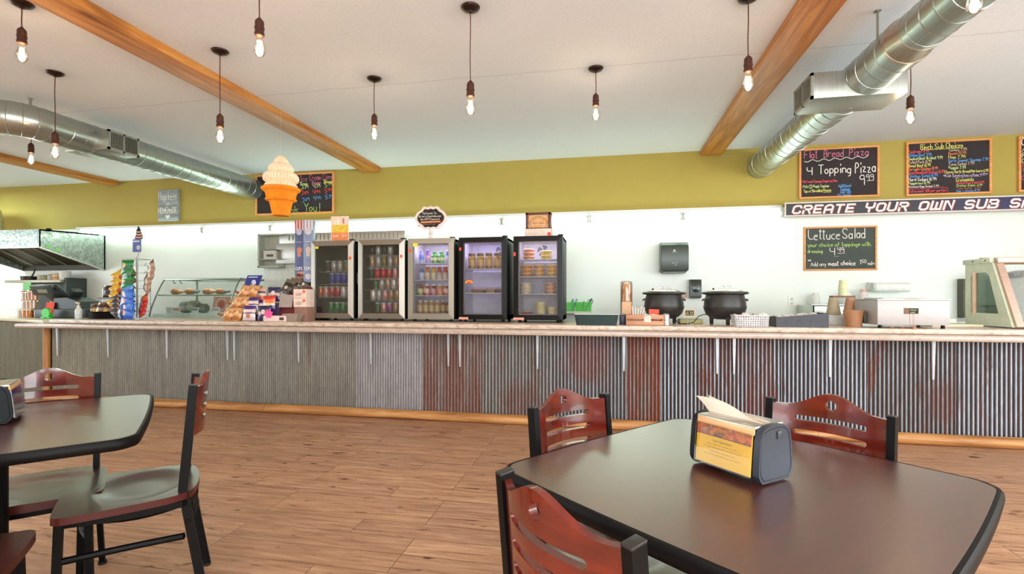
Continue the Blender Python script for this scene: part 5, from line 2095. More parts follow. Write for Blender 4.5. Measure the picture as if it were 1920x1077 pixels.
tag(b.build('snack_stand', [mat('tan_carton', (216, 140, 90), 0.7), mat('tan_post', (190, 110, 66), 0.7)]), 'little tan cardboard stand between bottle and snack bowl', 'stand')

# ------------------------------------------------------------------ bags
def bag_mesh(w, h, puff, seed, n=8, m=10):
    rg = random.Random(seed)
    ph = [rg.uniform(0, 6) for _ in range(6)]
    vs, fs = [], []
    for side in (-1, 1):
        for j in range(m + 1):
            v = j / m
            for i in range(n + 1):
                u = i / n
                e = (sin(pi * u) ** 0.6) * (sin(pi * v) ** 0.55) if 0 < u < 1 and 0 < v < 1 else 0
                wr = 0.09 * puff * (sin(9 * u + 7 * v + ph[0]) + sin(13 * v - 6 * u + ph[1])) * e
                sq = 1 - 0.06 * sin(pi * v)
                vs.append(((u - 0.5) * w * sq, side * (puff / 2 * e + 0.0006) + wr * 0.5, v * h))
    K = (n + 1) * (m + 1)
    for s in (0, 1):
        for j in range(m):
            for i in range(n):
                q = s * K + j * (n + 1) + i
                f = (q, q + 1, q + n + 2, q + n + 1)
                fs.append(f if s == 0 else f[::-1])
    for i in range(n):
        for j in (0, m):
            q = j * (n + 1) + i
            fs.append((q, q + K, q + K + 1, q + 1))
    for j in range(m):
        for i in (0, n):
            q = j * (n + 1) + i
            fs.append((q, q + n + 1, q + K + n + 1, q + K))
    return vs, fs


def bag_print(name, bands, spot=(0.5, 0.5, 0.16, (230, 220, 150)), h=0.16, rough=0.22):
    """foil bag print: horizontal bands and one round emblem"""
    if name in _cache:
        return _cache[name]
    m, nt, bs = newmat(name)
    tc = nd(nt, 'ShaderNodeTexCoord')
    sp = nd(nt, 'ShaderNodeSeparateXYZ')
    nt.links.new(tc.outputs['Object'], sp.inputs[0])
    z = mth(nt, 'DIVIDE', sp.outputs[2], h)
    f = noise(nt, mapping(nt, (1, 1, 1)), 45, 3)
    zz = mth(nt, 'ADD', z, mth(nt, 'MULTIPLY', mth(nt, 'SUBTRACT', f, 0.5), 0.12))
    r = nd(nt, 'ShaderNodeValToRGB')
    r.color_ramp.interpolation = 'CONSTANT'
    e = r.color_ramp.elements
    while len(e) < len(bands):
        e.new(0.5)
    for el, (p, c) in zip(e, bands):
        el.position = p
        el.color = lin(c)
    nt.links.new(zz, r.inputs[0])
    dx = mth(nt, 'SUBTRACT', mth(nt, 'DIVIDE', sp.outputs[0], h), spot[0] - 0.5)
    dz = mth(nt, 'SUBTRACT', z, spot[1])
    d = mth(nt, 'SQRT', mth(nt, 'ADD', mth(nt, 'MULTIPLY', dx, dx), mth(nt, 'MULTIPLY', dz, dz)))
    c = mixc(nt, mth(nt, 'LESS_THAN', d, spot[2]), r.outputs[0], lin(spot[3]))
    nt.links.new(c, bs.inputs['Base Color'])
    bs.inputs['Roughness'].default_value = rough
    bs.inputs['Coat Weight'].default_value = 0.3
    _cache[name] = m
    return m


BAGS = {}


def bag(kind, w, h, puff, m, loc, rot, label, group, name='chip_bag', cat='bag'):
    key = (kind, name)
    if key not in BAGS:
        vs, fs = bag_mesh(w, h, puff, len(BAGS) * 5 + 1)
        b = MB()
        b.mesh(vs, fs)
        o = b.build(name, m)
        BAGS[key] = o
    else:
        o = BAGS[key].copy()
        COL.objects.link(o)
    o.location = loc
    o.rotation_euler = rot
    tag(o, label, cat, group)
    return o


MB_GREEN = bag_print('green_chip_print', [(0, (24, 110, 54)), (0.12, (36, 140, 70)), (0.3, (20, 96, 48)), (0.62, (50, 150, 84)), (0.8, (24, 110, 54))], (0.3, 0.62, 0.16, (222, 190, 130)))
MB_BLUE = bag_print('blue_chip_print', [(0, (40, 90, 190)), (0.2, (70, 130, 220)), (0.55, (40, 96, 200)), (0.8, (90, 150, 226))], (0.3, 0.4, 0.17, (226, 140, 70)))
MB_YEL = bag_print('yellow_chip_print', [(0, (210, 160, 30)), (0.3, (228, 184, 50)), (0.6, (196, 140, 30)), (0.85, (150, 110, 30))], (0.6, 0.5, 0.15, (190, 60, 30)))
MB_TAN = bag_print('tan_chip_print', [(0, (176, 140, 120)), (0.4, (206, 176, 156)), (0.7, (130, 84, 66))], (0.5, 0.4, 0.2, (226, 206, 190)))
MB_DARK = bag_print('dark_chip_print', [(0, (52, 40, 40)), (0.35, (84, 60, 54)), (0.5, (150, 130, 120)), (0.6, (50, 36, 36))], (0.5, 0.4, 0.12, (200, 180, 170)))
MB_RED = bag_print('red_chip_print', [(0, (190, 40, 30)), (0.4, (206, 90, 50)), (0.75, (170, 40, 34))], (0.4, 0.4, 0.16, (50, 60, 110)))
MB_NAVY = bag_print('navy_chip_print', [(0, (36, 52, 100)), (0.5, (60, 84, 150)), (0.8, (36, 50, 96))], (0.6, 0.5, 0.15, (190, 200, 220)))

# spinner rack of chip bags
sx, sy = -5.12, 4.62
t = thing('wire_spinner', 'tall wire spinner rack holding chip bags, small flag on top', 'rack', (sx, sy, ZT + 0.0005))
b = MB()
b.tube([(0, 0, 0), (0, 0, 0.7)], 0.006, 8)
b.lathe([(0.0, 0), (0.1, 0), (0.1, 0.006), (0.0, 0.012)], n=24)
b.build('pole', M_WIRE, t)
for q in range(4):
    a = q * pi / 2 + 0.0
    ca, sa = cos(a), sin(a)
    b = MB()
    for s in (-1, 1):
        b.tube([(0.085 * ca - s * 0.085 * sa, 0.085 * sa + s * 0.085 * ca, 0.03), (0.085 * ca - s * 0.085 * sa, 0.085 * sa + s * 0.085 * ca, 0.66)], 0.0028, 5)
    b.tube([(0.085 * ca - 0.085 * sa, 0.085 * sa + 0.085 * ca, 0.66), (0.085 * ca + 0.085 * sa, 0.085 * sa - 0.085 * ca, 0.66)], 0.0028, 5)
    for k in range(7):
        z = 0.08 + k * 0.085
        b.tube([(0.085 * ca - 0.085 * sa, 0.085 * sa + 0.085 * ca, z), (0.085 * ca + 0.085 * sa, 0.085 * sa - 0.085 * ca, z)], 0.002, 4)
        b.tube([(0.085 * ca, 0.085 * sa, z), (0.11 * ca, 0.11 * sa, z + 0.02), (0.116 * ca, 0.116 * sa, z + 0.03)], 0.002, 4)
    b.build('clip_ladder', M_WIRE, t)
b = MB()
b.bx(-0.055, 0.055, -0.004, 0.0, 0.74, 0.885)
so = b.build('sign_card', mat('spinner_blue_card', (66, 92, 160), 0.5), t)
b = MB()
b.m(0).lathe([(0, 0), (0.024, 0), (0.024, 0.001), (0, 0.001)], (0.022, -0.0055, 0.79), 18, 'y')
b.m(0).bx(-0.045, 0.035, -0.0055, -0.004, 0.85, 0.868)
b.m(1).lathe([(0, 0), (0.014, 0), (0.014, 0.001), (0, 0.001)], (0.022, -0.0065, 0.79), 18, 'y')
b.build('card_emblem', [mat('pale_print', (200, 206, 220), 0.5), mat('tan_print', (216, 160, 130), 0.5)], so)
b = MB()
b.tube([(0, 0.004, 0.68), (0, 0.004, 0.76)], 0.006, 6)
b.build('card_post', mat('white_post', (226, 216, 210), 0.5), t)
# little flag tied to the spinner: stripes and a dark canton
tf = thing('small_flag', 'little striped flag drooping above the blue spinner card', 'flag', (sx + 0.01, sy + 0.01, ZT + 0.7))
b = MB()
b.tube([(0, 0, 0), (0.0, 0, 0.33)], 0.0022, 5)
b.build('stick', mat('flag_stick', (110, 80, 50), 0.6), tf)
fm = [mat('flag_white', (224, 214, 206), 0.8), mat('flag_red', (150, 56, 50), 0.8), mat('flag_canton', (50, 62, 70), 0.8)]
vs, fs, mi = [], [], []
for i in range(11):
    v = i / 10
    for j in range(9):
        u = j / 8
        wv = 0.062 * v ** 0.8
        vs.append((-wv + 2 * wv * u + 0.006 * v, 0.012 * sin(u * 7 + v * 3) * v - 0.004, 0.33 - 0.13 * v - 0.02 * sin(pi * u) * v))
for i in range(10):
    for j in range(8):
        q = i * 9 + j
        fs.append((q, q + 1, q + 10, q + 9))
        mi.append(2 if i < 4 else (i % 2))
b = MB()
b.mesh(vs, fs)
for f, k in zip(b.bm.faces, mi):
    f.material_index = k
bmesh.ops.solidify(b.bm, geom=list(b.bm.faces), thickness=0.001)
b.build('cloth', fm, tf)
GB = 'chip bags clipped on the wire spinner'
for k in range(5):
    bag('green', 0.15, 0.16, 0.035, MB_GREEN, (sx + 0.003 * (-1) ** k, sy - 0.125, ZT + 0.485 - k * 0.078), (radians(-6), 0, radians(4 * (-1) ** k)), '%s green chip bag from the top on the front of the spinner' % ordn[k], GB)
for k in range(4):
    bag('blue', 0.165, 0.17, 0.045, MB_BLUE, (sx + 0.012 + 0.004 * k, sy - 0.135 - 0.004 * k, ZT + 0.2 - k * 0.064 if k < 3 else ZT + 0.006), (radians(-5 - 2 * k), 0, radians(-4 * (-1) ** k)),
        '%s blue chip bag from the top on the front of the spinner' % ordn[k], GB)
for k in range(5):
    bag('yellow', 0.16, 0.22, 0.07, MB_YEL, (sx - 0.275 + 0.01 * (k % 2), sy - 0.02 - 0.012 * k, ZT + 0.425 - k * 0.075), (radians(-14), radians(52), radians(12)), '%s yellow chip bag from the top on the spinner' % ordn[k], GB)
for k in range(4):
    bag('tan', 0.13, 0.17, 0.05, MB_TAN, (sx + 0.2 + 0.012 * (k % 2), sy - 0.015 * k, ZT + 0.5 - k * 0.062), (radians(-14), radians(-38 - 9 * k), radians(-12)), '%s tan chip bag from the top on the spinner' % ordn[k], GB)
for k in range(4):
    bag('dark', 0.17, 0.19, 0.06, MB_DARK, (sx - 0.22 + 0.014 * k, sy - 0.06 - 0.012 * k, ZT + 0.17 - k * 0.052), (radians(-14), radians(44), radians(12)), '%s dark brown chip bag from the top, low on the spinner' % ordn[k], GB)
for k in range(3):
    bag('redc', 0.12, 0.15, 0.05, MB_RED, (sx + 0.15, sy - 0.05 - 0.012 * k, ZT + 0.13 - k * 0.05), (radians(-14), radians(-26), radians(-12)), '%s red chip bag from the top, low on the spinner' % ordn[k], GB)
bag('navy', 0.12, 0.15, 0.04, MB_NAVY, (sx - 0.075, sy - 0.15, ZT + 0.006), (radians(-12), 0, radians(-24)), 'navy chip bag at the foot of the spinner', GB)

# round black bowl rack full of brown snack bags, black shelf behind
t = thing('snack_bowl_rack', 'black round tray and wire shelf crammed with brown snack bags', 'rack', (-5.56, 4.7, ZT + 0.0005))
b = MB()
b.lathe([(0.15, 0), (0.2, 0.005), (0.215, 0.075), (0.222, 0.08), (0.212, 0.08), (0.198, 0.012), (0, 0.012)], n=32)
b.build('round_tray', M_BLACK, t)
b = MB()
for s in (-1, 1):
    b.tube([(s * 0.19, 0.06, 0.02), (s * 0.19, 0.06, 0.335)], 0.005, 6)
b.tube([(-0.19, 0.06, 0.335), (0.19, 0.06, 0.335)], 0.004, 6)
b.tube([(-0.19, 0.0, 0.22), (0.19, 0.0, 0.22)], 0.004, 6)
b.tube([(-0.19, 0.06, 0.22), (-0.19, 0.0, 0.22)], 0.004, 6)
b.tube([(0.19, 0.06, 0.22), (0.19, 0.0, 0.22)], 0.004, 6)
b.build('wire_frame', M_WIRE, t)
b = MB()
b.bx(-0.185, 0.185, 0.0, 0.07, 0.225, 0.232)
b.build('upper_shelf', M_BLACK, t)
MB_BRN = bag_print('brown_snack_print', [(0, (90, 60, 46)), (0.3, (160, 130, 110)), (0.5, (70, 46, 36)), (0.75, (120, 90, 70))], (0.5, 0.25, 0.16, (216, 176, 50)), 0.14)
MB_BLK = bag_print('black_snack_print', [(0, (34, 28, 28)), (0.4, (60, 44, 38)), (0.7, (28, 24, 24))], (0.4, 0.5, 0.14, (120, 90, 60)), 0.14)
for k, (dx, dy, rz, kd) in enumerate(((-0.12, -0.08, 20, 0), (-0.05, -0.11, -6, 0), (0.03, -0.1, 12, 0), (0.1, -0.06, -18, 0), (-0.08, -0.01, 8, 1), (0.02, 0.0, -10, 1), (0.12, 0.01, 14, 1))):
    bag('brn' if kd == 0 else 'blk', 0.12, 0.14, 0.045, MB_BRN if kd == 0 else MB_BLK, (-5.56 + dx, 4.7 + dy, ZT + 0.05), (radians(-24 + 5 * k % 9), radians((k % 3 - 1) * 12), radians(rz)),
        '%s %s snack bag from the left in the round black tray' % (ordn[k if kd == 0 else k - 4], 'brown' if kd == 0 else 'black'), 'snack bags in the round tray', 'snack_bag')
for k in range(3):
    bag('blk', 0.12, 0.14, 0.045, MB_BLK, (-5.67 + 0.1 * k, 4.735, ZT + 0.236), (radians(-8), 0, radians(6 * k - 4)), '%s black snack bag from the left on the wire shelf' % ordn[k], 'snack bags on the wire shelf', 'snack_bag')

# ------------------------------------------------------------------ glass deli case
DX0, DX1 = -5.58, -4.46
o = ((DX0 + DX1) / 2, 5.5, 0)
t = thing('deli_case', 'slanted glass deli display case behind the worktop', 'display case', o)
b = MB(o)
b.bx(DX0, DX1, 5.18, 5.95, 0.0, 0.93, 0.004)
b.build('base_cabinet', mat('case_white_steel', (206, 214, 204), 0.35), t)
prof = [(5.19, 0.93), (5.205, 1.0), (5.24, 1.09), (5.3, 1.22), (5.36, 1.33), (5.41, 1.4)]
b = MB(o)
for x in (DX0 + 0.008, DX1 - 0.008):
    b.tube([(x, y, z) for y, z in prof], 0.0085, 8)
b.bx(DX0, DX1, 5.4, 5.44, 1.385, 1.412, 0.004)
b.bx(DX0, DX1, 5.9, 5.94, 1.385, 1.412, 0.004)
for x in (DX0 + 0.008, DX1 - 0.008):
    b.bx(x - 0.01, x + 0.01, 5.41, 5.93, 1.39, 1.408, 0.003)
    b.bx(x - 0.01, x + 0.01, 5.9, 5.93, 0.93, 1.4, 0.003)
b.build('case_frame', brushed('case_frame_steel', (150, 160, 150), 0.3, 'x'), t)
b = MB(o)
vs, fs = [], []
for y, z in prof:
    vs += [(DX0 + 0.01, y + 0.004, z), (DX1 - 0.01, y + 0.004, z)]
for i in range(len(prof) - 1):
    fs.append((2 * i, 2 * i + 1, 2 * i + 3, 2 * i + 2))
b.mesh(vs, fs)
bmesh.ops.solidify(b.bm, geom=list(b.bm.faces), thickness=0.004)
b.build('front_glass', glass('case_glass', (244, 250, 246), 0.2), t)
b = MB(o)
b.bx(DX0 + 0.02, DX1 - 0.02, 5.32, 5.88, 1.19, 1.2)
so = b.build('glass_shelf', glass('case_shelf_glass', (226, 240, 230), 0.2), t)
b = MB(o)
b.bx(DX0 + 0.02, DX1 - 0.02, 5.3, 5.325, 1.186, 1.206, 0.003)
b.build('shelf_rail', mat('shelf_rail_grey', (160, 170, 156), 0.35, 0.4), so)
b = MB(o)
b.bx(DX0 + 0.02, DX1 - 0.02, 5.22, 5.9, 0.93, 0.965, 0.004)
b.build('deck', mat('case_deck', (214, 224, 218), 0.3), t)
for k, x in enumerate((DX0 + 0.1, DX0 + 0.2)):
    b = MB(o)
    b.tube([(x, 5.45, 1.385), (x, 5.45, 1.36), (x + 0.02, 5.45, 1.345), (x + 0.03, 5.45, 1.36)], 0.005, 6)
    b.build('hook', M_BLACK, t)
l = bpy.data.lights.new('case_light', 'AREA')
l.shape = 'RECTANGLE'
l.size, l.size_y, l.energy, l.color = 1.0, 0.04, 1.3, (0.95, 1.0, 0.95)
lo = bpy.data.objects.new('case_light', l)
COL.objects.link(lo)
lo.location = ((DX0 + DX1) / 2, 5.46, 1.375)
M_HAM = mat('smoked_ham', (160, 112, 74), 0.45, var=0.2, scale=30)
for k, (x, s, lab) in enumerate(((-5.46, 0.68, 'first smoked ham from the left on the deli case shelf'), (-5.24, 0.72, 'second smoked ham from the left with a grey wrapper end'),
                                 (-4.98, 0.72, 'third smoked ham from the left on the deli case shelf'), (-4.79, 0.7, 'smoked ham nearest the pretzel rack on the deli case shelf'))):
    th_ = thing('smoked_ham', lab, 'ham', (x, 5.5, 1.201), radians(8), 'smoked hams on the deli shelf')
    b = MB()
    b.lathe([(0.0, -0.1 * s), (0.04 * s, -0.095 * s), (0.062 * s, -0.05 * s), (0.06 * s, 0.0), (0.045 * s, 0.05 * s), (0.024 * s, 0.1 * s), (0.0, 0.13 * s)], (-0.02, 0, 0.061 * s), 18, 'x')
    b.build('meat', M_HAM, th_)
    b = MB()
    b.lathe([(0.047 * s, 0.046 * s), (0.03 * s, 0.09 * s), (0.018 * s, 0.135 * s), (0.026 * s, 0.15 * s)], (-0.02, 0, 0.061 * s), 14, 'x')
    b.build('wrapper', mat('ham_wrap_%d' % (k % 2), [(200, 150, 110), (120, 120, 116)][k % 2], 0.3), th_)
GM = 'wrapped meats inside the deli case'
for k, (x, r, l_, c, lab) in enumerate(((-5.46, 0.075, 0.13, (156, 150, 144), 'first grey wrapped roast from the left inside the deli case'), (-5.33, 0.08, 0.14, (150, 148, 132), 'second grey green wrapped roast inside the deli case'),
                                        (-5.19, 0.06, 0.12, (120, 116, 104), 'third smaller wrapped roast inside the deli case'))):
    b = MB((x, 5.62, 0.966))
    b.lathe([(0.0, -l_ / 2), (r * 0.7, -l_ / 2 + 0.005), (r, -l_ * 0.3), (r, l_ * 0.3), (r * 0.7, l_ / 2 - 0.005), (0, l_ / 2)], (x, 5.62, 0.966 + r), 18, 'x')
    tag(b.build('wrapped_roast', mat('roast_%d' % k, c, 0.3, var=0.25, scale=35)), lab, 'meat', GM)
# pink framed plate poster inside the case
t = thing('pink_poster', 'pink poster with a red circle leaning inside the deli case', 'poster', (-4.92, 5.6, 0.9665))
b = MB()
b.box((0, 0.02, 0.11), (0.25, 0.006, 0.2), (radians(-8), 0, 0))
po = b.build('board', mat('pink_board', (226, 150, 140), 0.5), t)
b = MB()
M = Matrix.Translation((0, 0.0165, 0.11)) @ Matrix.Rotation(radians(-8), 4, 'X')
for r0, mi in ((0.09, 0), (0.066, 1), (0.045, 2)):
    b.m(mi).lathe([(0, 0), (r0, 0), (r0, 0.0012), (0, 0.0012)], (0, -0.0012 * mi, 0), 28, 'y', M)
b.build('round_motif', [mat('pale_pink_ring', (236, 190, 180), 0.5), mat('grey_pink_ring', (200, 140, 130), 0.5), mat('red_disc', (206, 84, 70), 0.5)], po)
for k, (x, z, c) in enumerate(((-5.24, 0.985, (206, 110, 100)), (-4.98, 0.985, (110, 116, 122)), (-4.68, 0.975, (180, 170, 206)))):
    t = thing('price_sign', ['white price sign with a red band in the deli case', 'white price sign with a grey band in the deli case', 'white price sign with lilac print in the deli case'][k], 'sign', (x, 5.26, 0.9655), 0, 'price signs in the deli case')
    b = MB()
    b.box((0, 0, 0.04), (0.1, 0.003, 0.078), (radians(-14), 0, 0))
    po = b.build('card', mat('white_sign_card', (226, 230, 226), 0.5), t)
    b = MB()
    b.m(0).box((0, -0.007, 0.056), (0.085, 0.002, 0.024), (radians(-14), 0, 0))
    b.m(1).box((0, 0.001, 0.026), (0.08, 0.002, 0.014), (radians(-14), 0, 0))
    b.build('printed_band', [mat('band_%d' % k, c, 0.5), mat('band_grey', (130, 136, 140), 0.5)], po)
t = thing('clear_tub', 'clear plastic tub with white lid beside the price signs in the deli case', 'tub', (-5.38, 5.32, 0.9655))
b = MB()
b.lathe([(0.05, 0), (0.06, 0.075)], n=20)
b.build('tub_body', mat('frosted_tub', (210, 216, 212), 0.3), t)
b = MB()
b.lathe([(0.063, 0.072), (0.063, 0.082), (0, 0.084)], n=20)
b.build('tub_lid', M_WHITE, t)
t = thing('meat_tray', 'pale tray of sliced meat at the right inside the deli case', 'tray', (-4.56, 5.42, 0.9655))
b = MB()
b.bx(-0.08, 0.08, -0.1, 0.1, 0, 0.025, 0.008)
b.build('tray', M_WHITE, t)
b = MB()
for k in range(5):
    b.lathe([(0, 0), (0.045, 0), (0.047, 0.005), (0, 0.007)], (-0.05 + 0.025 * k, 0.01 * (k % 2), 0.026 + 0.006 * k), 16)
b.build('slices', mat('sliced_meat', (230, 190, 176), 0.5), t)

# ------------------------------------------------------------------ snacks between deli case and fridges
# slanted kraft rack with three shelves of pretzel bags
t = thing('pretzel_rack', 'slanted kraft cardboard rack of snack bags with a blue header', 'rack', (-3.72, 4.5, ZT + 0.0005))
M_KRAFT = mat('kraft_board', (196, 138, 76), 0.75)
b = MB()
b.mesh([(-0.13, -0.1, 0), (0.06, -0.1, 0), (0.06, 0.14, 0), (-0.13, 0.14, 0), (-0.02, 0.08, 0.36), (0.16, 0.08, 0.36), (0.16, 0.14, 0.36), (-0.02, 0.14, 0.36)],
       [(0, 1, 2, 3), (7, 6, 5, 4), (0, 4, 5, 1), (1, 5, 6, 2), (2, 6, 7, 3), (3, 7, 4, 0)])
b.build('stand', M_KRAFT, t)
b = MB()
b.mesh([(-0.03, 0.085, 0.35), (0.145, 0.085, 0.35), (0.175, 0.11, 0.47), (0.0, 0.11, 0.47), (-0.03, 0.09, 0.35), (0.145, 0.09, 0.35), (0.175, 0.115, 0.47), (0.0, 0.115, 0.47)],
       [(0, 1, 2, 3), (7, 6, 5, 4), (0, 4, 5, 1), (1, 5, 6, 2), (2, 6, 7, 3), (3, 7, 4, 0)])
ho = b.build('header_card', mat('header_blue', (34, 40, 130), 0.5), t)
b = MB()
b.m(0).lathe([(0, 0), (0.027, 0), (0.027, 0.001), (0, 0.001)], (0.09, 0.088, 0.395), 18, 'y')
b.m(0).bx(0.02, 0.13, 0.0955, 0.0975, 0.445, 0.455)
b.build('header_emblem', mat('emblem_white', (206, 206, 226), 0.5), ho)
for k in range(3):
    b = MB()
    z = 0.03 + k * 0.115
    x = -0.16 + k * 0.052
    b.bar([(x, -0.12 + k * 0.055, z + 0.045), (x + 0.06, -0.08 + k * 0.055, z + 0.0)], 0.012, 0.02)
    b.build('shelf_lip', wood('lip_wood', (120, 74, 40), (150, 96, 56), (176, 120, 76), 'x', 0.5, 2, False), t)
MB_PRZ = bag_print('pretzel_print', [(0, (180, 110, 50)), (0.25, (216, 160, 100)), (0.5, (190, 120, 60)), (0.7, (206, 160, 110))], (0.55, 0.55, 0.14, (222, 190, 158)), 0.12)
for k in range(3):
    for j in range(2):
        bag('prz', 0.115, 0.125, 0.05, MB_PRZ, (-3.79 + k * 0.05 + j * 0.1, 4.385 + k * 0.05 + j * 0.01, ZT + 0.02 + k * 0.115), (radians(-22), radians(10), radians(-8 + 12 * j)),
            '%s pretzel bag on the %s tier of the slanted kraft rack' % (['left', 'right'][j], ['bottom', 'middle', 'top'][k]), 'pretzel bags on the kraft rack', 'pretzel_bag')
MB_PUR = bag_print('purple_cookie_print', [(0, (214, 196, 200)), (0.2, (226, 210, 206)), (0.45, (90, 50, 120)), (0.55, (226, 200, 190)), (0.75, (70, 40, 110))], (0.5, 0.3, 0.15, (190, 130, 90)), 0.15, 0.3)
MB_ORC = bag_print('orange_cookie_print', [(0, (60, 44, 110)), (0.35, (226, 196, 160)), (0.5, (226, 110, 50)), (0.75, (206, 60, 40))], (0.5, 0.4, 0.14, (230, 200, 150)), 0.15, 0.3)
MB_NVC = bag_print('navy_cookie_print', [(0, (50, 44, 90)), (0.4, (200, 160, 140)), (0.6, (40, 36, 80))], (0.5, 0.6, 0.14, (220, 200, 190)), 0.15, 0.3)
MB_CRM = bag_print('cream_cookie_print', [(0, (206, 180, 160)), (0.5, (226, 200, 180)), (0.6, (90, 80, 90)), (0.75, (214, 170, 150))], (0.6, 0.3, 0.14, (230, 100, 80)), 0.15, 0.3)
GC = 'cookie bags beside the kraft rack'
for (kd, m_, x, y, z, lab) in (('pur', MB_PUR, -3.545, 4.41, 0, 'front purple and white cookie bag beside the kraft rack'), ('pur', MB_PUR, -3.56, 4.47, 0.085, 'upper purple and white cookie bag behind the front one'),
                               ('nvc', MB_NVC, -3.375, 4.41, 0, 'front navy cookie bag under the orange one'), ('orc', MB_ORC, -3.36, 4.46, 0.1, 'orange topped cookie bag above the navy one'),
                               ('crm', MB_CRM, -3.545, 4.56, 0.185, 'cream cookie bag standing behind the purple bags'), ('nvc', MB_NVC, -3.375, 4.56, 0.19, 'upper navy cookie bag behind the orange one'),
                               ('pur', MB_PUR, -3.46, 4.5, 0.06, 'purple cookie bag between the purple and navy stacks')):
    bag(kd, 0.14, 0.15, 0.05, m_, (x, y, ZT + 0.004 + z), (radians(-6), 0, radians(5)), lab, GC, 'cookie_bag')
b = MB((-3.46, 4.6, ZT))
b.bx(-3.62, -3.3, 4.54, 4.64, ZT + 0.0005, ZT + 0.18, 0.004)
tag(b.build('cookie_carton', mat('plum_carton', (84, 60, 96), 0.6)), 'plum coloured carton propping up the rear cookie bags', 'box')
t = thing('wire_arch', 'thin bent wire loop rising behind the cookie bags', 'wire holder', (-3.48, 4.7, ZT + 0.0005))
b = MB()
b.tube([(-0.07, 0, 0.0), (-0.075, 0, 0.3)] + [(0.075 * -cos(pi * i / 10), 0, 0.3 + 0.06 * sin(pi * i / 10)) for i in range(1, 10)] + [(0.075, 0, 0.3), (0.085, 0, 0.2)], 0.004, 6)
b.build('bent_wire', M_WIRE, t)
# white candy box with pink card
t = thing('candy_box', 'low white candy box with a bright pink price star', 'box', (-3.215, 4.43, ZT + 0.0005))
b = MB()
b.bx(-0.13, 0.12, -0.07, 0.08, 0, 0.055, 0.003)
b.build('box_body', mat('white_candy_box', (232, 206, 200), 0.6), t)
b = MB()
pts = []
for i in range(16):
    a = 2 * pi * i / 16
    r = 0.055 if i % 2 else 0.036
    pts.append((-0.065 + r * cos(a), 0.075 + r * 0.9 * sin(a)))
b.prism(pts, 0.002, Matrix.Translation((0, -0.076, 0)))
b.build('price_star', mat('hot_pink', (240, 84, 150), 0.6), t)
b = MB()
b.m(0).bx(0.05, 0.1, -0.0715, -0.07, 0.012, 0.042)
b.build('box_print', mat('plum_print', (90, 60, 70), 0.6), t)
# dark red slanted jerky rack with sticks and packs
t = thing('jerky_rack', 'dark red slanted carton rack of meat sticks', 'rack', (-3.13, 4.6, ZT + 0.0005))
b = MB()
b.mesh([(-0.17, -0.06, 0.06), (0.1, -0.06, 0.06), (0.1, 0.1, 0.06), (-0.17, 0.1, 0.06), (-0.1, 0.0, 0.3), (0.15, 0.0, 0.34), (0.15, 0.1, 0.36), (-0.1, 0.1, 0.32)],
       [(0, 1, 2, 3), (7, 6, 5, 4), (0, 4, 5, 1), (1, 5, 6, 2), (2, 6, 7, 3), (3, 7, 4, 0)])
b.bx(-0.15, 0.08, -0.05, 0.08, 0, 0.06)
b.build('carton', mat('oxblood_carton', (110, 32, 34), 0.55), t)
b = MB()
b.box((-0.08, -0.07, 0.2), (0.15, 0.003, 0.13), (radians(-12), 0, 0))
co = b.build('menu_card', mat('grey_card', (176, 160, 154), 0.6), t)
b = MB()
for q in range(3):
    for r_ in range(4):
        b.box((-0.125 + 0.045 * q, -0.0725 + 0.006 * r_, 0.16 + 0.028 * r_), (0.03, 0.002, 0.008), (radians(-12), 0, 0))
b.build('card_print', mat('card_ink', (90, 76, 70), 0.6), co)
MB_JRK = bag_print('jerky_print', [(0, (60, 50, 44)), (0.3, (96, 84, 70)), (0.5, (34, 30, 28)), (0.75, (110, 96, 80))], (0.5, 0.4, 0.12, (206, 196, 180)), 0.16, 0.3)
MB_JRR = bag_print('red_jerky_print', [(0, (110, 40, 34)), (0.4, (150, 60, 46)), (0.6, (84, 34, 30)), (0.8, (200, 150, 130))], (0.5, 0.4, 0.12, (226, 206, 190)), 0.16, 0.3)
for k in range(4):
    bag('jrk', 0.13, 0.16, 0.035, MB_JRK, (-3.26 + 0.05 * k, 4.56 + 0.02 * k, ZT + 0.28 + 0.012 * k), (radians(-26), radians(16), radians(-10 + 7 * k)), '%s grey jerky pack from the left on the dark red rack' % ordn[k],
        'jerky packs on the dark red rack', 'jerky_pack')
for k in range(4):
    bag('jrr', 0.11, 0.16, 0.03, MB_JRR, (-3.17 + 0.05 * k, 4.66 + 0.012 * k, ZT + 0.36 + 0.03 * (k % 2)), (radians(-10), radians(8), radians(-6 + 6 * k)), '%s dark red jerky pack from the left at the back of the rack' % ordn[k],
        'dark red jerky packs', 'jerky_pack')
# stacked white boxes, tray and dark jar next to the first fridge
for k in range(2):
    t = thing('snack_carton', ['lower white snack carton beside the leftmost fridge', 'upper white snack carton with an orange flower mark'][k], 'box', (-2.995, 4.52, ZT + 0.14 + 0.0905 * k), 0, 'white snack cartons')
    b = MB()
    b.bx(-0.085, 0.055, -0.06, 0.1, 0, 0.09, 0.002)
    b.build('box_body', mat('ivory_carton', (232, 206, 190), 0.6), t)
    b = MB()
    b.m(0).bx(-0.06, 0.0, -0.0612, -0.06, 0.03, 0.036)
    b.m(0).bx(-0.06, 0.02, -0.0612, -0.06, 0.046, 0.05)
    b.m(1).lathe([(0, 0), (0.016, 0), (0.016, 0.001), (0, 0.001)], (0.032, -0.0612, 0.066), 12, 'y')
    b.build('box_print', [mat('maroon_print', (130, 60, 56), 0.6), mat('flower_orange', (226, 110, 70), 0.6)], t)
b = MB((-3.0, 4.5, ZT))
b.bx(-3.08, -2.94, 4.475, 4.62, ZT + 0.0005, ZT + 0.1385, 0.004)
tag(b.build('brown_carton', mat('dull_carton', (150, 110, 92), 0.7)), 'dull brown carton under the white snack cartons', 'box')
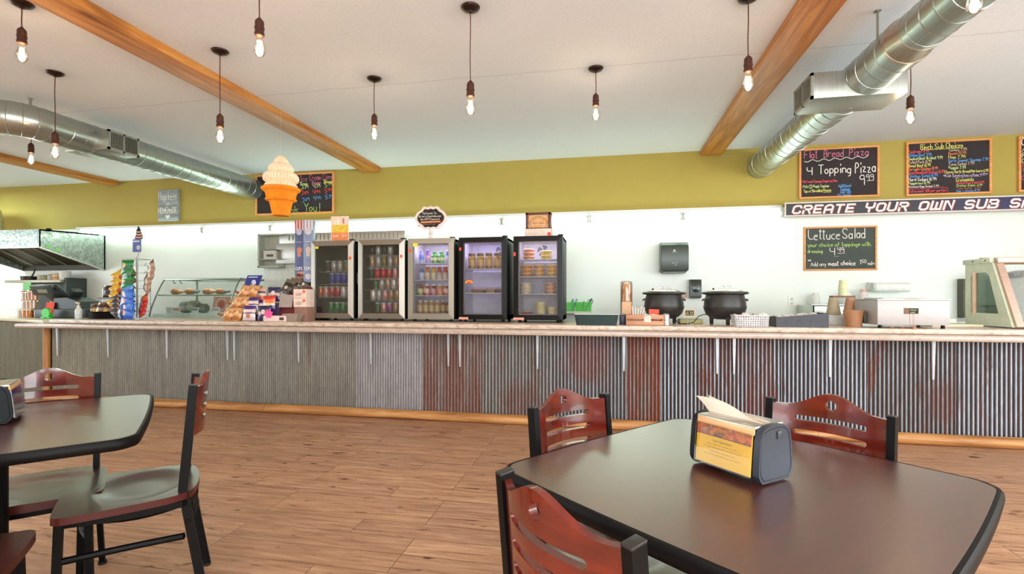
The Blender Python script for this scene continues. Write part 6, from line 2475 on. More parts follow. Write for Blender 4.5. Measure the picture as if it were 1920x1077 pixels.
t = thing('paper_food_tray', 'pair of nested paper food trays in front of the white cartons', 'food tray', (-3.05, 4.41, ZT + 0.0005))
for k in range(2):
    b = MB()
    w0, w1, d0, d1, h = 0.06, 0.085, 0.035, 0.05, 0.07
    vs = []
    for s_, z in ((0, 0.0), (1, h)):
        w_, d_ = (w1, d1) if s_ else (w0, d0)
        vs += [(-w_, -d_, z + 0.006 * k), (w_, -d_, z + 0.006 * k), (w_, d_, z + 0.006 * k), (-w_, d_, z + 0.006 * k)]
    b.mesh(vs, [(0, 1, 2, 3), (0, 4, 5, 1), (1, 5, 6, 2), (2, 6, 7, 3), (3, 7, 4, 0)])
    bmesh.ops.solidify(b.bm, geom=list(b.bm.faces), thickness=0.0025)
    b.build('tray', mat('kraft_tray', (206, 184, 166) if k == 0 else (226, 210, 200), 0.7, var=0.15, scale=60), t)
b = MB((-2.99, 4.68, ZT))
b.bx(-3.06, -2.995, 4.64, 5.0, ZT + 0.0005, ZT + 0.3, 0.01)
tag(b.build('dark_carton', mat('dark_brown_carton', (64, 42, 36), 0.5)), 'tall dark brown carton squeezed against the leftmost fridge', 'box')

# two tall narrow printed cup boxes hanging together: stripes on top, blue below
t = thing('cup_carton', 'tall blue printed cup carton with red stripes, left one of the pair', 'box', (-3.165, 4.72, ZT + 0.395))
M_CUPB = mat('cup_box_blue', (86, 98, 140), 0.4, var=0.15, scale=18)
M_CUPL = mat('cup_box_pale', (136, 150, 180), 0.4, var=0.15, scale=18)


def cup_carton(t, face, stripes, w):
    b = MB()
    b.bx(-w / 2, w / 2, -0.04, 0.04, 0, 0.65, 0.002)
    po = b.build('carton', face, t)
    b = MB()
    k = 6
    for i in range(k):
        x = -w / 2 + w * i / k
        b.m(i % 2).bx(x, x + w / k, -0.0415, -0.04, 0.545, 0.65)
    b.m(2).lathe([(0, 0), (0.034, 0), (0.034, 0.001), (0, 0.001)], (0, -0.042, 0.53), 18, 'y')
    b.m(2).lathe([(0, 0), (0.03, 0), (0.03, 0.001), (0, 0.001)], (0, -0.041, 0.06), 18, 'y')
    b.m(3).lathe([(0, 0), (0.024, 0), (0.03, 0.001), (0, 0.001)], (0.004, -0.041, 0.34), 12, 'y')
    b.m(3).bx(-0.018, 0.018, -0.0412, -0.04, 0.27, 0.33)
    b.m(2).bx(-0.03, 0.03, -0.0412, -0.04, 0.42, 0.426)
    pl = lambda x, z: (x, -0.0415, z)
    write(b.m(4), 'CUPS', -w / 2 + 0.012, 0.13, 0.03, pl, 0.005, fit=w - 0.02, jit=0)
    b.build('printed_face', stripes, po)


cup_carton(t, M_CUPB, [mat('stripe_red', (196, 70, 76), 0.4), mat('stripe_white', (222, 206, 206), 0.4), mat('pale_disc', (190, 190, 210), 0.4), mat('cup_orange', (214, 130, 96), 0.4), mat('cups_white', (232, 232, 240), 0.4)], 0.1)
t = thing('cup_carton', 'paler blue printed cup carton, right one of the pair beside the leftmost fridge', 'box', (-3.058, 4.7, ZT + 0.395), radians(14))
cup_carton(t, M_CUPL, [mat('stripe_grey', (176, 160, 180), 0.4), mat('stripe_pale', (222, 216, 222), 0.4), mat('pale_disc2', (206, 200, 210), 0.4), mat('cup_cream', (214, 190, 176), 0.4), mat('cups_white', (232, 232, 240), 0.4)], 0.098)
b = MB((-3.1, 4.72, ZT))
b.bx(-3.2, -3.01, 4.69, 4.79, ZT + 0.0005, ZT + 0.393, 0.003)
tag(b.build('cup_stand', mat('cream_stand', (206, 176, 150), 0.7)), 'cream cardboard stand under the two blue cup cartons', 'stand')

# ------------------------------------------------------------------ stainless reach-in cooler against the back wall
o = (-3.4, 6.0, 0)
t = thing('reach_in_cooler', 'wide stainless reach-in cooler behind the steel framed fridges', 'cooler', o)
b = MB(o)
b.bx(-4.4, -2.5, 5.75, 6.19, 0.0, 1.98, 0.006)
b.build('cooler_body', mat('cooler_white', (214, 218, 210), 0.35), t)
b = MB(o)
b.bx(-4.14, -2.42, 5.7, 5.76, 1.84, 1.99, 0.004)
b.bx(-4.18, -2.46, 5.69, 5.72, 1.6, 1.86, 0.004)
gb = b.build('top_grille', brushed('cooler_steel', (188, 186, 180), 0.4, 'x', 0.04), t)
b = MB(o)
for k in range(28):
    x = -4.0 + k * 0.055
    b.bx(x, x + 0.004, 5.694, 5.7, 1.9, 1.965)
b.build('grille_slots', mat('slot_grey', (110, 116, 106), 0.6), gb)
t = thing('wall_cabinet', 'small grey open wall cabinet with papers left of the cup cartons', 'cabinet', (-4.25, 5.7, 1.75))
b = MB()
for a0, a1, c0, c1 in ((-0.14, 0.16, -0.2, -0.18), (-0.14, 0.16, 0.21, 0.23), (-0.14, -0.12, -0.2, 0.23), (-0.14, 0.16, -0.1, -0.09)):
    b.bx(a0, a1, -0.08, 0.04, c0, c1)
b.bx(-0.14, 0.16, 0.03, 0.045, -0.2, 0.23)
b.build('cabinet_shell', mat('cabinet_grey', (176, 180, 166), 0.5), t)
b = MB()
b.m(0).bx(-0.08, 0.1, -0.05, 0.02, -0.089, 0.02)
b.m(1).bx(-0.06, 0.12, -0.055, 0.02, 0.02, 0.03)
b.m(1).bx(-0.03, 0.06, -0.058, -0.05, -0.06, -0.03)
b.build('papers', [mat('paper_grey', (206, 204, 196), 0.7), mat('paper_dark', (90, 84, 76), 0.7)], t)
# ------------------------------------------------------------------ right half of the worktop
# white wall shelf with bright green baskets
b = MB((-0.34, 6.08, 1.0))
b.bx(-0.62, -0.17, 5.98, 6.19, 0.975, 1.0, 0.003)
for x in (-0.55, -0.24):
    b.bx(x - 0.01, x + 0.01, 5.99, 6.19, 0.945, 0.976)
tag(b.build('wall_shelf', mat('white_shelf_board', (222, 222, 206), 0.5)), 'white wall shelf carrying three bright green baskets', 'shelf')
M_GRN = mat('lime_plastic', (96, 226, 84), 0.4)


def basket(w, d, h, holes=True, taper=0.85, m=None, rows=4, cols=7, name='basket_body', parent=None, lip=0.004):
    """open perforated basket: sides with real slots"""
    b = MB()
    t_ = 0.0025
    for side in range(4):
        L_ = w if side % 2 == 0 else d
        n = cols if side % 2 == 0 else max(2, int(cols * d / w))

        def P(u, v, off):
            k = taper + (1 - taper) * v
            x = (u - 0.5) * (w if side % 2 == 0 else d) * k
            y = (d if side % 2 == 0 else w) / 2 * k + off
            z = v * h
            return {0: (x, -y, z), 1: (y, x, z), 2: (-x, y, z), 3: (-y, -x, z)}[side]
        # vertical staves and horizontal bands leave the holes open
        for i in range(n + 1):
            u = i / n
            hw = 0.22 / n
            a, c = max(0, u - hw), min(1, u + hw)
            b.mesh([P(a, 0, 0), P(c, 0, 0), P(c, 1, 0), P(a, 1, 0), P(a, 0, -t_), P(c, 0, -t_), P(c, 1, -t_), P(a, 1, -t_)], [(0, 1, 2, 3), (7, 6, 5, 4), (0, 3, 7, 4), (1, 5, 6, 2)])
        for j in range(rows + 1):
            v = j / rows
            hh = 0.2 / rows
            a, c = max(0, v - hh), min(1, v + hh)
            b.mesh([P(0, a, 0), P(1, a, 0), P(1, c, 0), P(0, c, 0), P(0, a, -t_), P(1, a, -t_), P(1, c, -t_), P(0, c, -t_)], [(0, 1, 2, 3), (7, 6, 5, 4), (0, 4, 5, 1), (3, 2, 6, 7)])
        pts = [P(0, 1, lip), P(1, 1, lip), P(1, 1, -t_), P(0, 1, -t_)]
        q = [(x, y, z + 0.006) for x, y, z in pts]
        b.mesh(pts + q, [(0, 1, 2, 3), (7, 6, 5, 4), (0, 4, 5, 1), (1, 5, 6, 2), (2, 6, 7, 3), (3, 7, 4, 0)])
    k = taper
    b.bx(-w / 2 * k, w / 2 * k, -d / 2 * k, d / 2 * k, 0, 0.002)
    return b.build(name, m, parent)


for k, (x, w_) in enumerate(((-0.455, 0.155), (-0.318, 0.105), (-0.22, 0.095))):
    t = thing('plastic_basket', ['wide lime green basket next to the last fridge', 'middle narrow lime green basket on the white shelf', 'lime green basket at the free end of the white shelf'][k], 'basket',
              (x, 6.07, 1.0005), 0, 'lime green baskets')
    basket(w_ - 0.006, 0.12, 0.105, True, 0.86, M_GRN, 4, 6, 'basket_body', t)
GU = 'utensils in the green baskets'
for k, (x, z, ln, tx, c, nm, lab) in enumerate(((-0.51, 0, 0.22, 4, (40, 60, 50), 'utensil', 'dark green handled utensil upright in the wide lime basket'), (-0.44, 0, 0.15, 16, (60, 150, 140), 'marker', 'teal marker leaning in the wide lime basket'),
                                                (-0.41, 0, 0.16, 22, (150, 160, 206), 'marker', 'lavender marker leaning in the wide lime basket'), (-0.4, 0, 0.12, -10, (44, 60, 56), 'utensil', 'short dark utensil in the wide lime basket'),
                                                (-0.31, 0, 0.13, 20, (150, 190, 140), 'utensil', 'pale green utensil in the middle lime basket'), (-0.255, 0, 0.17, 28, (44, 66, 60), 'utensil', 'dark slanted utensil over the end lime basket'),
                                                (-0.2, 0, 0.15, -6, (120, 130, 126), 'scissors', 'grey scissors in the end lime basket'))):
    b = MB((x, 6.06, 1.004))
    R = Matrix.Rotation(radians(tx), 4, 'Y')
    p1 = Vector((x, 6.06, 1.004)) + R @ Vector((0, 0, ln))
    if nm == 'scissors':
        b.tube([(x, 6.06, 1.006), (x + 0.01, 6.06, 1.1)], 0.005, 6)
        for s in (-1, 1):
            b.tube([(x + 0.01 + s * 0.016 + 0.014 * cos(a), 6.06, 1.12 + 0.022 * sin(a)) for a in [2 * pi * i / 14 for i in range(14)]], 0.004, 6, closed=True)
    else:
        b.tube([(x, 6.06, 1.006), tuple(p1)], [0.008, 0.01], 10)
    tag(b.build(nm, mat('tool_%d' % k, c, 0.4)), lab, nm, GU)
b = MB((-0.43, 6.05, 1.06))
b.bx(-0.5, -0.42, 6.04, 6.05, 1.01, 1.15)
tag(b.build('paper_pad', mat('white_pad', (236, 238, 232), 0.7)), 'white paper pad standing in the wide lime basket', 'pad')

# dark green tray box with pale rims
t = thing('plastic_bin', 'long dark green plastic bin with pale rim on the worktop', 'bin', (-0.085, 4.4, ZT + 0.0005))
b = MB()
w0, w1, d0, d1, h = 0.17, 0.186, 0.1, 0.112, 0.092
out0 = rrect(-w0, w0, -d0, d0, 0.02, 4)
out1 = rrect(-w1, w1, -d1, d1, 0.02, 4)
n = len(out0)
vs = [(x, y, 0) for x, y in out0] + [(x, y, h) for x, y in out1] + [(x * 0.965, y * 0.95, h) for x, y in out1] + [(x * 0.96, y * 0.94, 0.006) for x, y in out0]
fs = [tuple(reversed(range(n))), tuple(range(3 * n, 4 * n))]
for r in range(3):
    for i in range(n):
        j = (i + 1) % n
        fs.append((r * n + i, r * n + j, (r + 1) * n + j, (r + 1) * n + i))
b.mesh(vs, fs)
b.build('bin_body', mat('bottle_green_plastic', (34, 56, 54), 0.32), t)
b = MB()
b.tube([(x, y, h + 0.002) for x, y in out1], 0.004, 6, closed=True)
b.build('rim', mat('pale_rim', (196, 206, 196), 0.4), t)
b = MB()
for k in range(5):
    b.box((-0.13 + 0.065 * k, 0.02, h - 0.012), (0.05, 0.13, 0.02), (0, 0, radians(8 * (k % 2))), 0.004)
b.build('packets', mat('pale_packets', (206, 206, 190), 0.6, var=0.2, scale=40), t)
t = thing('blue_bin', 'small navy plastic bin squeezed between green bin and wooden crate', 'bin', (0.145, 4.5, ZT + 0.0005))
b = MB()
b.bx(-0.03, 0.02, -0.09, 0.09, 0, 0.085, 0.006)
b.build('bin_body', mat('navy_bin', (30, 36, 60), 0.4), t)
b = MB()
b.bx(-0.034, 0.024, -0.094, 0.094, 0.084, 0.092, 0.003)
b.build('rim', mat('grey_rim', (120, 130, 120), 0.5), t)

# slatted wooden crate with utensils
M_CRATE = wood('crate_wood', (150, 96, 64), (186, 130, 96), (206, 156, 120), 'x', 0.6, 2, False)
t = thing('wooden_crate', 'slatted wooden crate with lid packets in front of the first kettle', 'crate', (0.325, 4.42, ZT + 0.0005))
for y in (-0.085, 0.085):
    for z in (0.0, 0.048):
        b = MB()
        b.bx(-0.16, 0.15, y - 0.006, y + 0.006, z + 0.004, z + 0.042, 0.002)
        b.build('slat', M_CRATE, t)
for x in (-0.155, 0.145):
    b = MB()
    b.bx(x - 0.006, x + 0.006, -0.08, 0.08, 0.002, 0.092, 0.002)
    b.build('end_board', M_CRATE, t)
b = MB()
b.bx(-0.15, 0.14, -0.08, 0.08, 0.0, 0.006)
b.build('bottom_board', M_CRATE, t)
b = MB()
b.bx(-0.012, 0.045, -0.094, -0.0915, 0.03, 0.082)
po = b.build('label_card', mat('pink_card', (236, 200, 186), 0.6), t)
b = MB()
for k in range(4):
    b.box((0.0 + k * 0.012, -0.0955, 0.07 - (k % 2) * 0.01), (0.004, 0.001, 0.004))
b.build('card_print', mat('card_ink', (90, 76, 70), 0.6), po)
t = thing('price_card', 'orange red paper tag standing in the wooden crate', 'sign', (0.405, 4.44, ZT + 0.008))
b = MB()
b.box((0, 0, 0.11), (0.085, 0.002, 0.036), (0, radians(3), 0))
b.bx(-0.004, 0.004, 0.001, 0.003, 0.0, 0.1)
b.build('card', mat('fluoro_red', (244, 84, 60), 0.7), t)
GP = 'clear straws and lids in the wooden crate'
for k in range(5):
    b = MB((0.24 + 0.014 * k, 4.45, ZT + 0.01))
    x = 0.235 + 0.014 * k
    b.tube([(x, 4.46 + 0.006 * (k % 2), ZT + 0.01), (x + 0.012 * (k - 1), 4.46, ZT + 0.16 - 0.008 * (k % 3))], 0.0055, 8)
    tag(b.build('clear_straw', mat('clear_pinkish', (232, 214, 206), 0.25)), '%s clear utensil handle from the left sticking out of the wooden crate' % ordn[k], 'utensil', GP)
for k in range(3):
    b = MB((0.36 + 0.045 * k, 4.43, ZT + 0.06))
    b.box((0.345 + 0.05 * k, 4.42, ZT + 0.075 + 0.006 * (k % 2)), (0.06, 0.07, 0.03), (radians(12 * (k - 1)), radians(14), radians(20 * k)), 0.012)
    tag(b.build('lid_packet', mat('pale_packet_%d' % k, [(232, 226, 216), (226, 200, 180), (222, 190, 164)][k], 0.4)), '%s pale packet from the left heaped in the wooden crate' % ordn[k], 'packet', 'packets in the wooden crate')
t = thing('steel_canister', 'small pair of stacked steel canisters at the crate end', 'canister', (0.5, 4.4, ZT + 0.0005))
for k in range(2):
    b = MB()
    b.lathe([(0.028, 0.002), (0.03, 0.004), (0.03, 0.042), (0.028, 0.044), (0, 0.044)], (0, 0, 0.045 * k), 18)
    b.build('canister', brushed('bright_canister', (220, 222, 220), 0.25, 'z'), t)
b = MB()
b.lathe([(0.029, 0.0885), (0.02, 0.1), (0, 0.104)], n=18)
b.build('dome_lid', brushed('bright_canister', (220, 222, 220), 0.25, 'z'), t)

# clear cup dispenser sleeve of brown paper cups
t = thing('cup_sleeve', 'tall clear sleeve of stacked brown paper cups', 'cup dispenser', (0.185, 4.78, ZT + 0.0005))
b = MB()
b.lathe([(0.056, 0.0), (0.056, 0.36), (0.052, 0.385), (0.04, 0.392)], n=24, capb=False, capt=False)
b.build('clear_sleeve', M_CLEARB, t)
for k in range(14):
    b = MB()
    z = 0.02 + 0.021 * k
    b.lathe([(0.046, z), (0.049, z + 0.018), (0.0505, z + 0.019), (0.0505, z + 0.021), (0.046, z + 0.021)], n=22)
    b.build('paper_cup', mat('kraft_cup', (206, 150, 104), 0.6), t)
b = MB()
b.lathe([(0.043, 0.314), (0.036, 0.376), (0, 0.376)], n=22)
b.build('paper_cup', mat('kraft_cup', (206, 150, 104), 0.6), t)
b = MB()
b.bx(-0.045, 0.045, -0.062, -0.058, 0.06, 0.2)
po = b.build('name_card', mat('tan_card', (226, 176, 136), 0.6), t)
b = MB()
for a0, a1, c0, c1 in ((-0.047, -0.043, 0.058, 0.202), (0.043, 0.047, 0.058, 0.202), (-0.047, 0.047, 0.198, 0.203)):
    b.bx(a0, a1, -0.0635, -0.057, c0, c1)
b.build('card_frame', mat('brown_frame', (110, 80, 60), 0.5), po)

# ------------------------------------------------------------------ soup kettles
M_KET = mat('kettle_black', (44, 40, 38), 0.38, var=0.15)


def kettle(x, y, lab):
    t = thing('soup_kettle', lab, 'soup kettle', (x, y, ZT + 0.0005), 0, 'black soup kettles')
    b = MB()
    b.lathe([(0.0, 0.045), (0.08, 0.045), (0.125, 0.06), (0.158, 0.09), (0.175, 0.135), (0.177, 0.15), (0.18, 0.152), (0.18, 0.158), (0.176, 0.16), (0.172, 0.2), (0.163, 0.24), (0.157, 0.262)], n=40)
    b.build('kettle_body', M_KET, t)
    b = MB()
    b.lathe([(0.157, 0.262), (0.188, 0.268), (0.194, 0.274), (0.194, 0.281), (0.185, 0.288), (0.152, 0.291), (0.15, 0.286)], n=40, capt=False)
    b.build('rim', M_KET, t)
    b = MB()
    b.lathe([(0.15, 0.287), (0.148, 0.296), (0.12, 0.306), (0.06, 0.314), (0.0, 0.317)], n=36)
    lo = b.build('lid', brushed('kettle_lid_steel', (206, 196, 184), 0.25, 'x'), t)
    b = MB()
    for s in (-1, 1):
        pts = [(s * 0.026 + 0.022 * cos(a), -0.03, 0.314 + 0.026 * sin(a)) for a in [pi * i / 10 for i in range(11)]]
        b.tube(pts, 0.0035, 6)
    b.tube([(-0.06, -0.03, 0.313), (0.06, -0.03, 0.313)], 0.003, 6)
    b.build('wire_handle', M_WIRE, lo)
    b = MB()
    b.lathe([(0.008, 0.0), (0.009, 0.006), (0.004, 0.014), (0, 0.015)], (-0.1, -0.02, 0.308), 10)
    b.build('knob', M_BLACK, lo)
    for k in range(3):
        a = pi / 2 + 2 * pi * k / 3 + pi
        b = MB()
        b.lathe([(0.013, 0), (0.016, 0.004), (0.018, 0.05), (0.024, 0.085)], (0.115 * cos(a) if k else 0.115 * cos(a), 0.115 * sin(a), 0), 12)
        b.build('foot', M_KET, t)
    for s in (-1, 1):
        b = MB()
        b.tube([(s * 0.166, -0.03, 0.225), (s * 0.184, -0.03, 0.215), (s * 0.188, 0.0, 0.21), (s * 0.184, 0.03, 0.215), (s * 0.166, 0.03, 0.225)], 0.006, 8)
        b.build('handle', M_KET, t)
    return t


kettle(0.52, 4.74, 'black soup kettle below the paper towel dispenser')
kettle(1.03, 4.66, 'black soup kettle standing alone right of the soap dispenser')
b = MB((0.8, 4.65, ZT))
b.tube([(0.60, 4.68, ZT + 0.06), (0.63, 4.6, ZT + 0.006), (0.7, 4.56, ZT + 0.005), (0.76, 4.6, ZT + 0.02), (0.81, 4.66, ZT + 0.07), (0.86, 4.7, ZT + 0.085), (0.93, 4.74, ZT + 0.08)], 0.0035, 6)
tag(b.build('power_cord', M_BLACK), 'thin black power cord curling between the two kettles', 'cord')
t = thing('tent_sign', 'tiny dark sign on a wire stand between the kettles', 'sign', (0.705, 4.5, ZT + 0.0005))
b = MB()
for s in (-1, 1):
    b.tube([(s * 0.012, 0, 0.0), (s * 0.01, 0, 0.13)], 0.0018, 5)
b.tube([(-0.012, 0, 0.0), (-0.03, -0.03, 0.002), (0.03, -0.03, 0.002), (0.012, 0, 0.0)], 0.0018, 5)
b.build('wire_stand', M_WIRE, t)
b = MB()
b.m(0).bx(-0.04, 0.044, -0.008, -0.004, 0.075, 0.132)
po = b.build('sign_card', mat('tan_card', (226, 176, 136), 0.6), t)
b = MB()
b.m(0).bx(-0.034, 0.038, -0.0092, -0.008, 0.081, 0.126)
pl = lambda x, z: (x, -0.0098, z)
scribble(b.m(1), -0.026, 0.106, 0.056, 0.012, pl, 0.002, 2)
scribble(b.m(1), -0.03, 0.088, 0.062, 0.012, pl, 0.002, 3)
b.build('chalk_face', [mat('chalk_dark', (44, 40, 34), 0.8), mat('chalk_green', (200, 216, 150), 0.8)], po)
b = MB((0.77, 4.8, ZT))
b.bx(0.66, 0.86, 4.72, 4.9, ZT + 0.0005, ZT + 0.04, 0.006)
tag(b.build('folded_towel', mat('olive_towel', (176, 170, 120), 0.9)), 'folded olive towel behind the tiny sign', 'towel')

# white perforated basket with packets
t = thing('plastic_basket', 'white perforated basket of packets in front of the second kettle', 'basket', (1.155, 4.36, ZT + 0.0005))
basket(0.26, 0.15, 0.09, True, 0.93, mat('white_basket_plastic', (208, 204, 204), 0.45), 5, 14, 'basket_body', t)
GP2 = 'packets in the white basket'
for k in range(6):
    b = MB((1.06 + 0.036 * k, 4.36, ZT + 0.08))
    b.box((1.06 + 0.038 * k, 4.36 + 0.02 * (-1) ** k, ZT + 0.082 + 0.006 * (k % 3)), (0.05, 0.06, 0.024), (radians(18 * (-1) ** k), radians(12 - 6 * k), radians(24 * k)), 0.008)
    tag(b.build('lid_packet', mat('packet_w%d' % (k % 3), [(222, 216, 206), (210, 180, 166), (236, 232, 224)][k % 3], 0.4)), '%s packet from the left heaped in the white basket' % ordn[k], 'packet', GP2)

# black cutlery organiser, turned a little
t = thing('cutlery_organizer', 'long dark slate cutlery organizer with open compartments', 'organizer', (1.54, 4.42, ZT + 0.0005), radians(-2))
b = MB()
pr = [(-0.19, 0), (0.19, 0), (0.19, 0.115), (-0.19, 0.078)]
for y in (-0.105, 0.1):
    b.prism(pr, 0.006, Matrix.Translation((0, y, 0)))
b.bx(-0.19, -0.184, -0.1, 0.1, 0, 0.08)
b.bx(0.184, 0.19, -0.1, 0.1, 0, 0.114)
b.bx(-0.185, 0.185, -0.1, 0.1, 0, 0.006)
for x in (-0.09, 0.0, 0.09):
    b.bx(x - 0.003, x + 0.003, -0.1, 0.1, 0.004, 0.085)
b.build('tray_body', mat('slate_plastic', (56, 56, 64), 0.5), t)
b = MB()
for x in (-0.12, -0.03, 0.06):
    b.tube([(x, -0.1055, 0.04), (x + 0.002, -0.1055, 0.052), (x - 0.002, -0.1055, 0.058)], 0.002, 5)
b.build('raised_symbols', mat('black_marks', (30, 30, 34), 0.5), t)
for k in range(6):
    b = MB((1.4 + 0.05 * k, 4.42, ZT + 0.08))
    x = 1.4 + 0.05 * k
    b.box((x, 4.42 + 0.01 * (-1) ** k, ZT + 0.083 + 0.005 * k), (0.045, 0.1, 0.008), (radians(6), radians(-5), radians(10 * (-1) ** k)), 0.003)
    tag(b.build('wrapped_cutlery', mat('cutlery_wrap', (214, 206, 200), 0.4)), '%s wrapped cutlery set from the left in the slate organizer' % ordn[k], 'cutlery', 'cutlery in the slate organizer')

# pyramid of upturned cups on boxes, beige bucket
t = thing('cup_stack', 'pale green stack of upturned cups above the two tan cups', 'cups', (2.035, 4.8, ZT + 0.255))
for k in range(3):
    b = MB()
    z = 0.03 * k
    b.lathe([(0.036, z), (0.035, z + 0.028 if k < 2 else z + 0.03)], n=20) if k < 2 else b.lathe([(0.036, z), (0.028, z + 0.075), (0, z + 0.075)], n=20)
    b.build('cup', mat('pale_green_cup', (206, 206, 160), 0.5), t)
M_TANC = mat('tan_paper_cup', (190, 140, 104), 0.6)
M_TANC2 = mat('grey_paper_cup', (164, 150, 120), 0.6)
for k, (x, m_) in enumerate(((1.955, M_TANC2), (2.09, M_TANC))):
    t = thing('paper_cup', ['greyish upturned paper cup under the cup stack', 'tan upturned paper cup under the cup stack'][k], 'cup', (x, 4.79, ZT + 0.09), 0, 'upturned paper cups')
    b = MB()
    b.lathe([(0.058, 0.0), (0.058, 0.004), (0.056, 0.006), (0.034, 0.145), (0, 0.146)], n=22)
    b.build('cup', m_, t)
b = MB((2.02, 4.79, ZT))
b.m(0).bx(1.9, 2.14, 4.74, 4.88, ZT + 0.0005, ZT + 0.088, 0.004)
tag(b.build('white_box', mat('greywhite_box', (206, 206, 196), 0.6)), 'pale box under the two upturned cups', 'box')
b = MB((2.025, 4.8, ZT + 0.24))
b.bx(1.94, 2.115, 4.76, 4.84, ZT + 0.2375, ZT + 0.2535, 0.002)
tag(b.build('small_plank', mat('brown_plank', (120, 84, 60), 0.6)), 'thin brown plank bridging the two upturned cups', 'board')
t = thing('tan_bucket', 'tan ribbed bucket beside the food warmer', 'bucket', (1.985, 4.5, ZT + 0.0005))
b = MB()
b.lathe([(0.056, 0.0), (0.072, 0.125), (0.075, 0.126), (0.075, 0.134), (0.069, 0.134), (0.053, 0.004), (0, 0.004)], n=28)
b.build('bucket_body', mat('tan_bucket_plastic', (172, 122, 86), 0.45), t)

# steel food warmer
o = (2.33, 4.5, ZT)
t = thing('food_warmer', 'boxy stainless food warmer with a knob on its side', 'food warmer', (2.32, 4.48, ZT), 0)
b = MB()
b.bx(-0.25, 0.24, -0.17, 0.19, 0.026, 0.222, 0.003)
b.build('casing', mat('warmer_steel', (176, 170, 168), 0.5, 0.4, 0.03), t)
b = MB()
b.bx(-0.256, 0.246, -0.176, 0.196, 0.218, 0.228, 0.003)
b.bx(-0.2, 0.2, -0.13, 0.15, 0.227, 0.236, 0.004)
b.build('top_rim', brushed('warmer_rim', (190, 184, 176), 0.25, 'x'), t)
b = MB()
b.lathe([(0.028, 0), (0.026, 0.024), (0, 0.026)], (-0.276, 0.03, 0.075), 18, 'x')
ko = b.build('knob', M_BLACK, t)
b = MB()
b.bx(-0.274, -0.25, -0.02, 0.08, 0.035, 0.11, 0.004)
b.build('knob_plate', mat('dark_plate', (70, 72, 66), 0.5), t)
for sx_ in (-0.22, 0.21):
    for sy_ in (-0.14, 0.16):
        b = MB()
        b.lathe([(0.014, 0.0005), (0.012, 0.027)], (sx_, sy_, 0), 12)
        b.build('foot', M_BLACK, t)
t = thing('tent_sign', 'tiny dark sign on thin wires in front of the food warmer', 'sign', (2.305, 4.31, ZT + 0.0005))
b = MB()
for x in (-0.012, 0.012):
    b.tube([(x, 0, 0), (x - 0.004, 0, 0.115)], 0.0014, 5)
b.lathe([(0, 0), (0.02, 0), (0.018, 0.008), (0, 0.01)], (0.012, 0, 0), 14)
b.build('wire_stand', mat('copper_wire', (190, 120, 80), 0.4, 0.6), t)
b = MB()
b.m(0).bx(-0.052, -0.022, -0.006, -0.003, 0.112, 0.158)
b.m(1).bx(-0.022, 0.042, -0.006, -0.003, 0.114, 0.156)
pl = lambda x, z: (x, -0.0068, z)
scribble(b.m(2), -0.016, 0.137, 0.052, 0.011, pl, 0.0018, 6)
scribble(b.m(2), -0.014, 0.119, 0.048, 0.011, pl, 0.0018, 7)
b.build('sign_card', [mat('wood_chip', (120, 84, 56), 0.6), mat('chalk_dark', (44, 40, 34), 0.8), mat('chalk_green', (200, 216, 150), 0.8)], t)
for k, x in enumerate((2.2, 2.27)):
    b = MB((x, 4.315, ZT))
    b.lathe([(0, 0.0005), (0.02, 0.0005), (0.016, 0.008), (0, 0.01)], (x - 0.03, 4.318, ZT), 14)
    tag(b.build('copper_cap', mat('copper_wire', (190, 120, 80), 0.4, 0.6)), ['left copper coloured cap in front of the warmer', 'right copper coloured cap in front of the warmer'][k], 'cap', 'copper caps')

# slanted glass sneeze guard case at the picture edge
o = (3.3, 4.65, ZT)
t = thing('sandwich_case', 'slant fronted glass sandwich case with cream metal end panel', 'display case', (3.05, 4.65, ZT + 0.012))
M_CREAM = mat('cream_case_metal', (206, 214, 190), 0.4)
M_PINKST = brushed('case_trim_steel', (196, 164, 146), 0.28, 'x')
X0 = -0.02
SL = [(-0.26, 0.0), (0.24, 0.0), (0.24, 0.505), (-0.06, 0.505)]      # (y, z) of the end panel, front edge slants
win = [(-0.125, 0.1), (0.175, 0.1), (0.175, 0.4), (0.15, 0.43), (0.0, 0.43), (-0.03, 0.4)]


def endf(u, v, w):
    return (X0 - 0.012 + 0.02 * w, u, v)


sheet(SL, [win], 0.02, 0.05, endf, 'end_panel', [M_CREAM, M_CREAM], t)
b = MB()
b.mesh([(X0, y, z) for y, z in win], [tuple(range(len(win)))])
bmesh.ops.solidify(b.bm, geom=list(b.bm.faces), thickness=0.004)
b.build('end_glass', glass('green_case_glass', (176, 198, 178), 0.2), t)
b = MB()
b.bx(X0 - 0.02, X0 + 0.01, 0.13, 0.15, 0.08, 0.44, 0.003)
b.build('door_pull', mat('peach_pull', (226, 190, 166), 0.4), t)
b = MB()
b.bar([(X0 + 0.03, -0.27, 0.0), (X0 + 0.03, -0.065, 0.505)], 0.05, 0.03)
b.build('corner_post', M_PINKST, t)
b = MB()
b.bx(X0 + 0.008, 1.3, -0.09, -0.05, 0.5, 0.545, 0.003)
b.build('front_rail', M_PINKST, t)
b = MB()
b.bx(X0 - 0.02, 1.3, -0.05, 0.26, 0.505, 0.545, 0.004)
b.build('top_cover', M_CREAM, t)
b = MB()
for y in (0.0, 0.14):
    b.lathe([(0, 0), (0.005, 0), (0.005, 0.003), (0, 0.003)], (X0 - 0.023, y, 0.525), 8, 'x')
b.build('rivets', M_BLACK, t)
b = MB()
b.bx(X0 + 0.05, 1.3, -0.245, 0.2, 0.0, 0.012)
b.build('deck', M_WHITE, t)
b = MB()
b.mesh([(X0 + 0.055, -0.255, 0.02), (1.28, -0.255, 0.02), (1.28, -0.07, 0.5), (X0 + 0.055, -0.07, 0.5)], [(0, 1, 2, 3)])
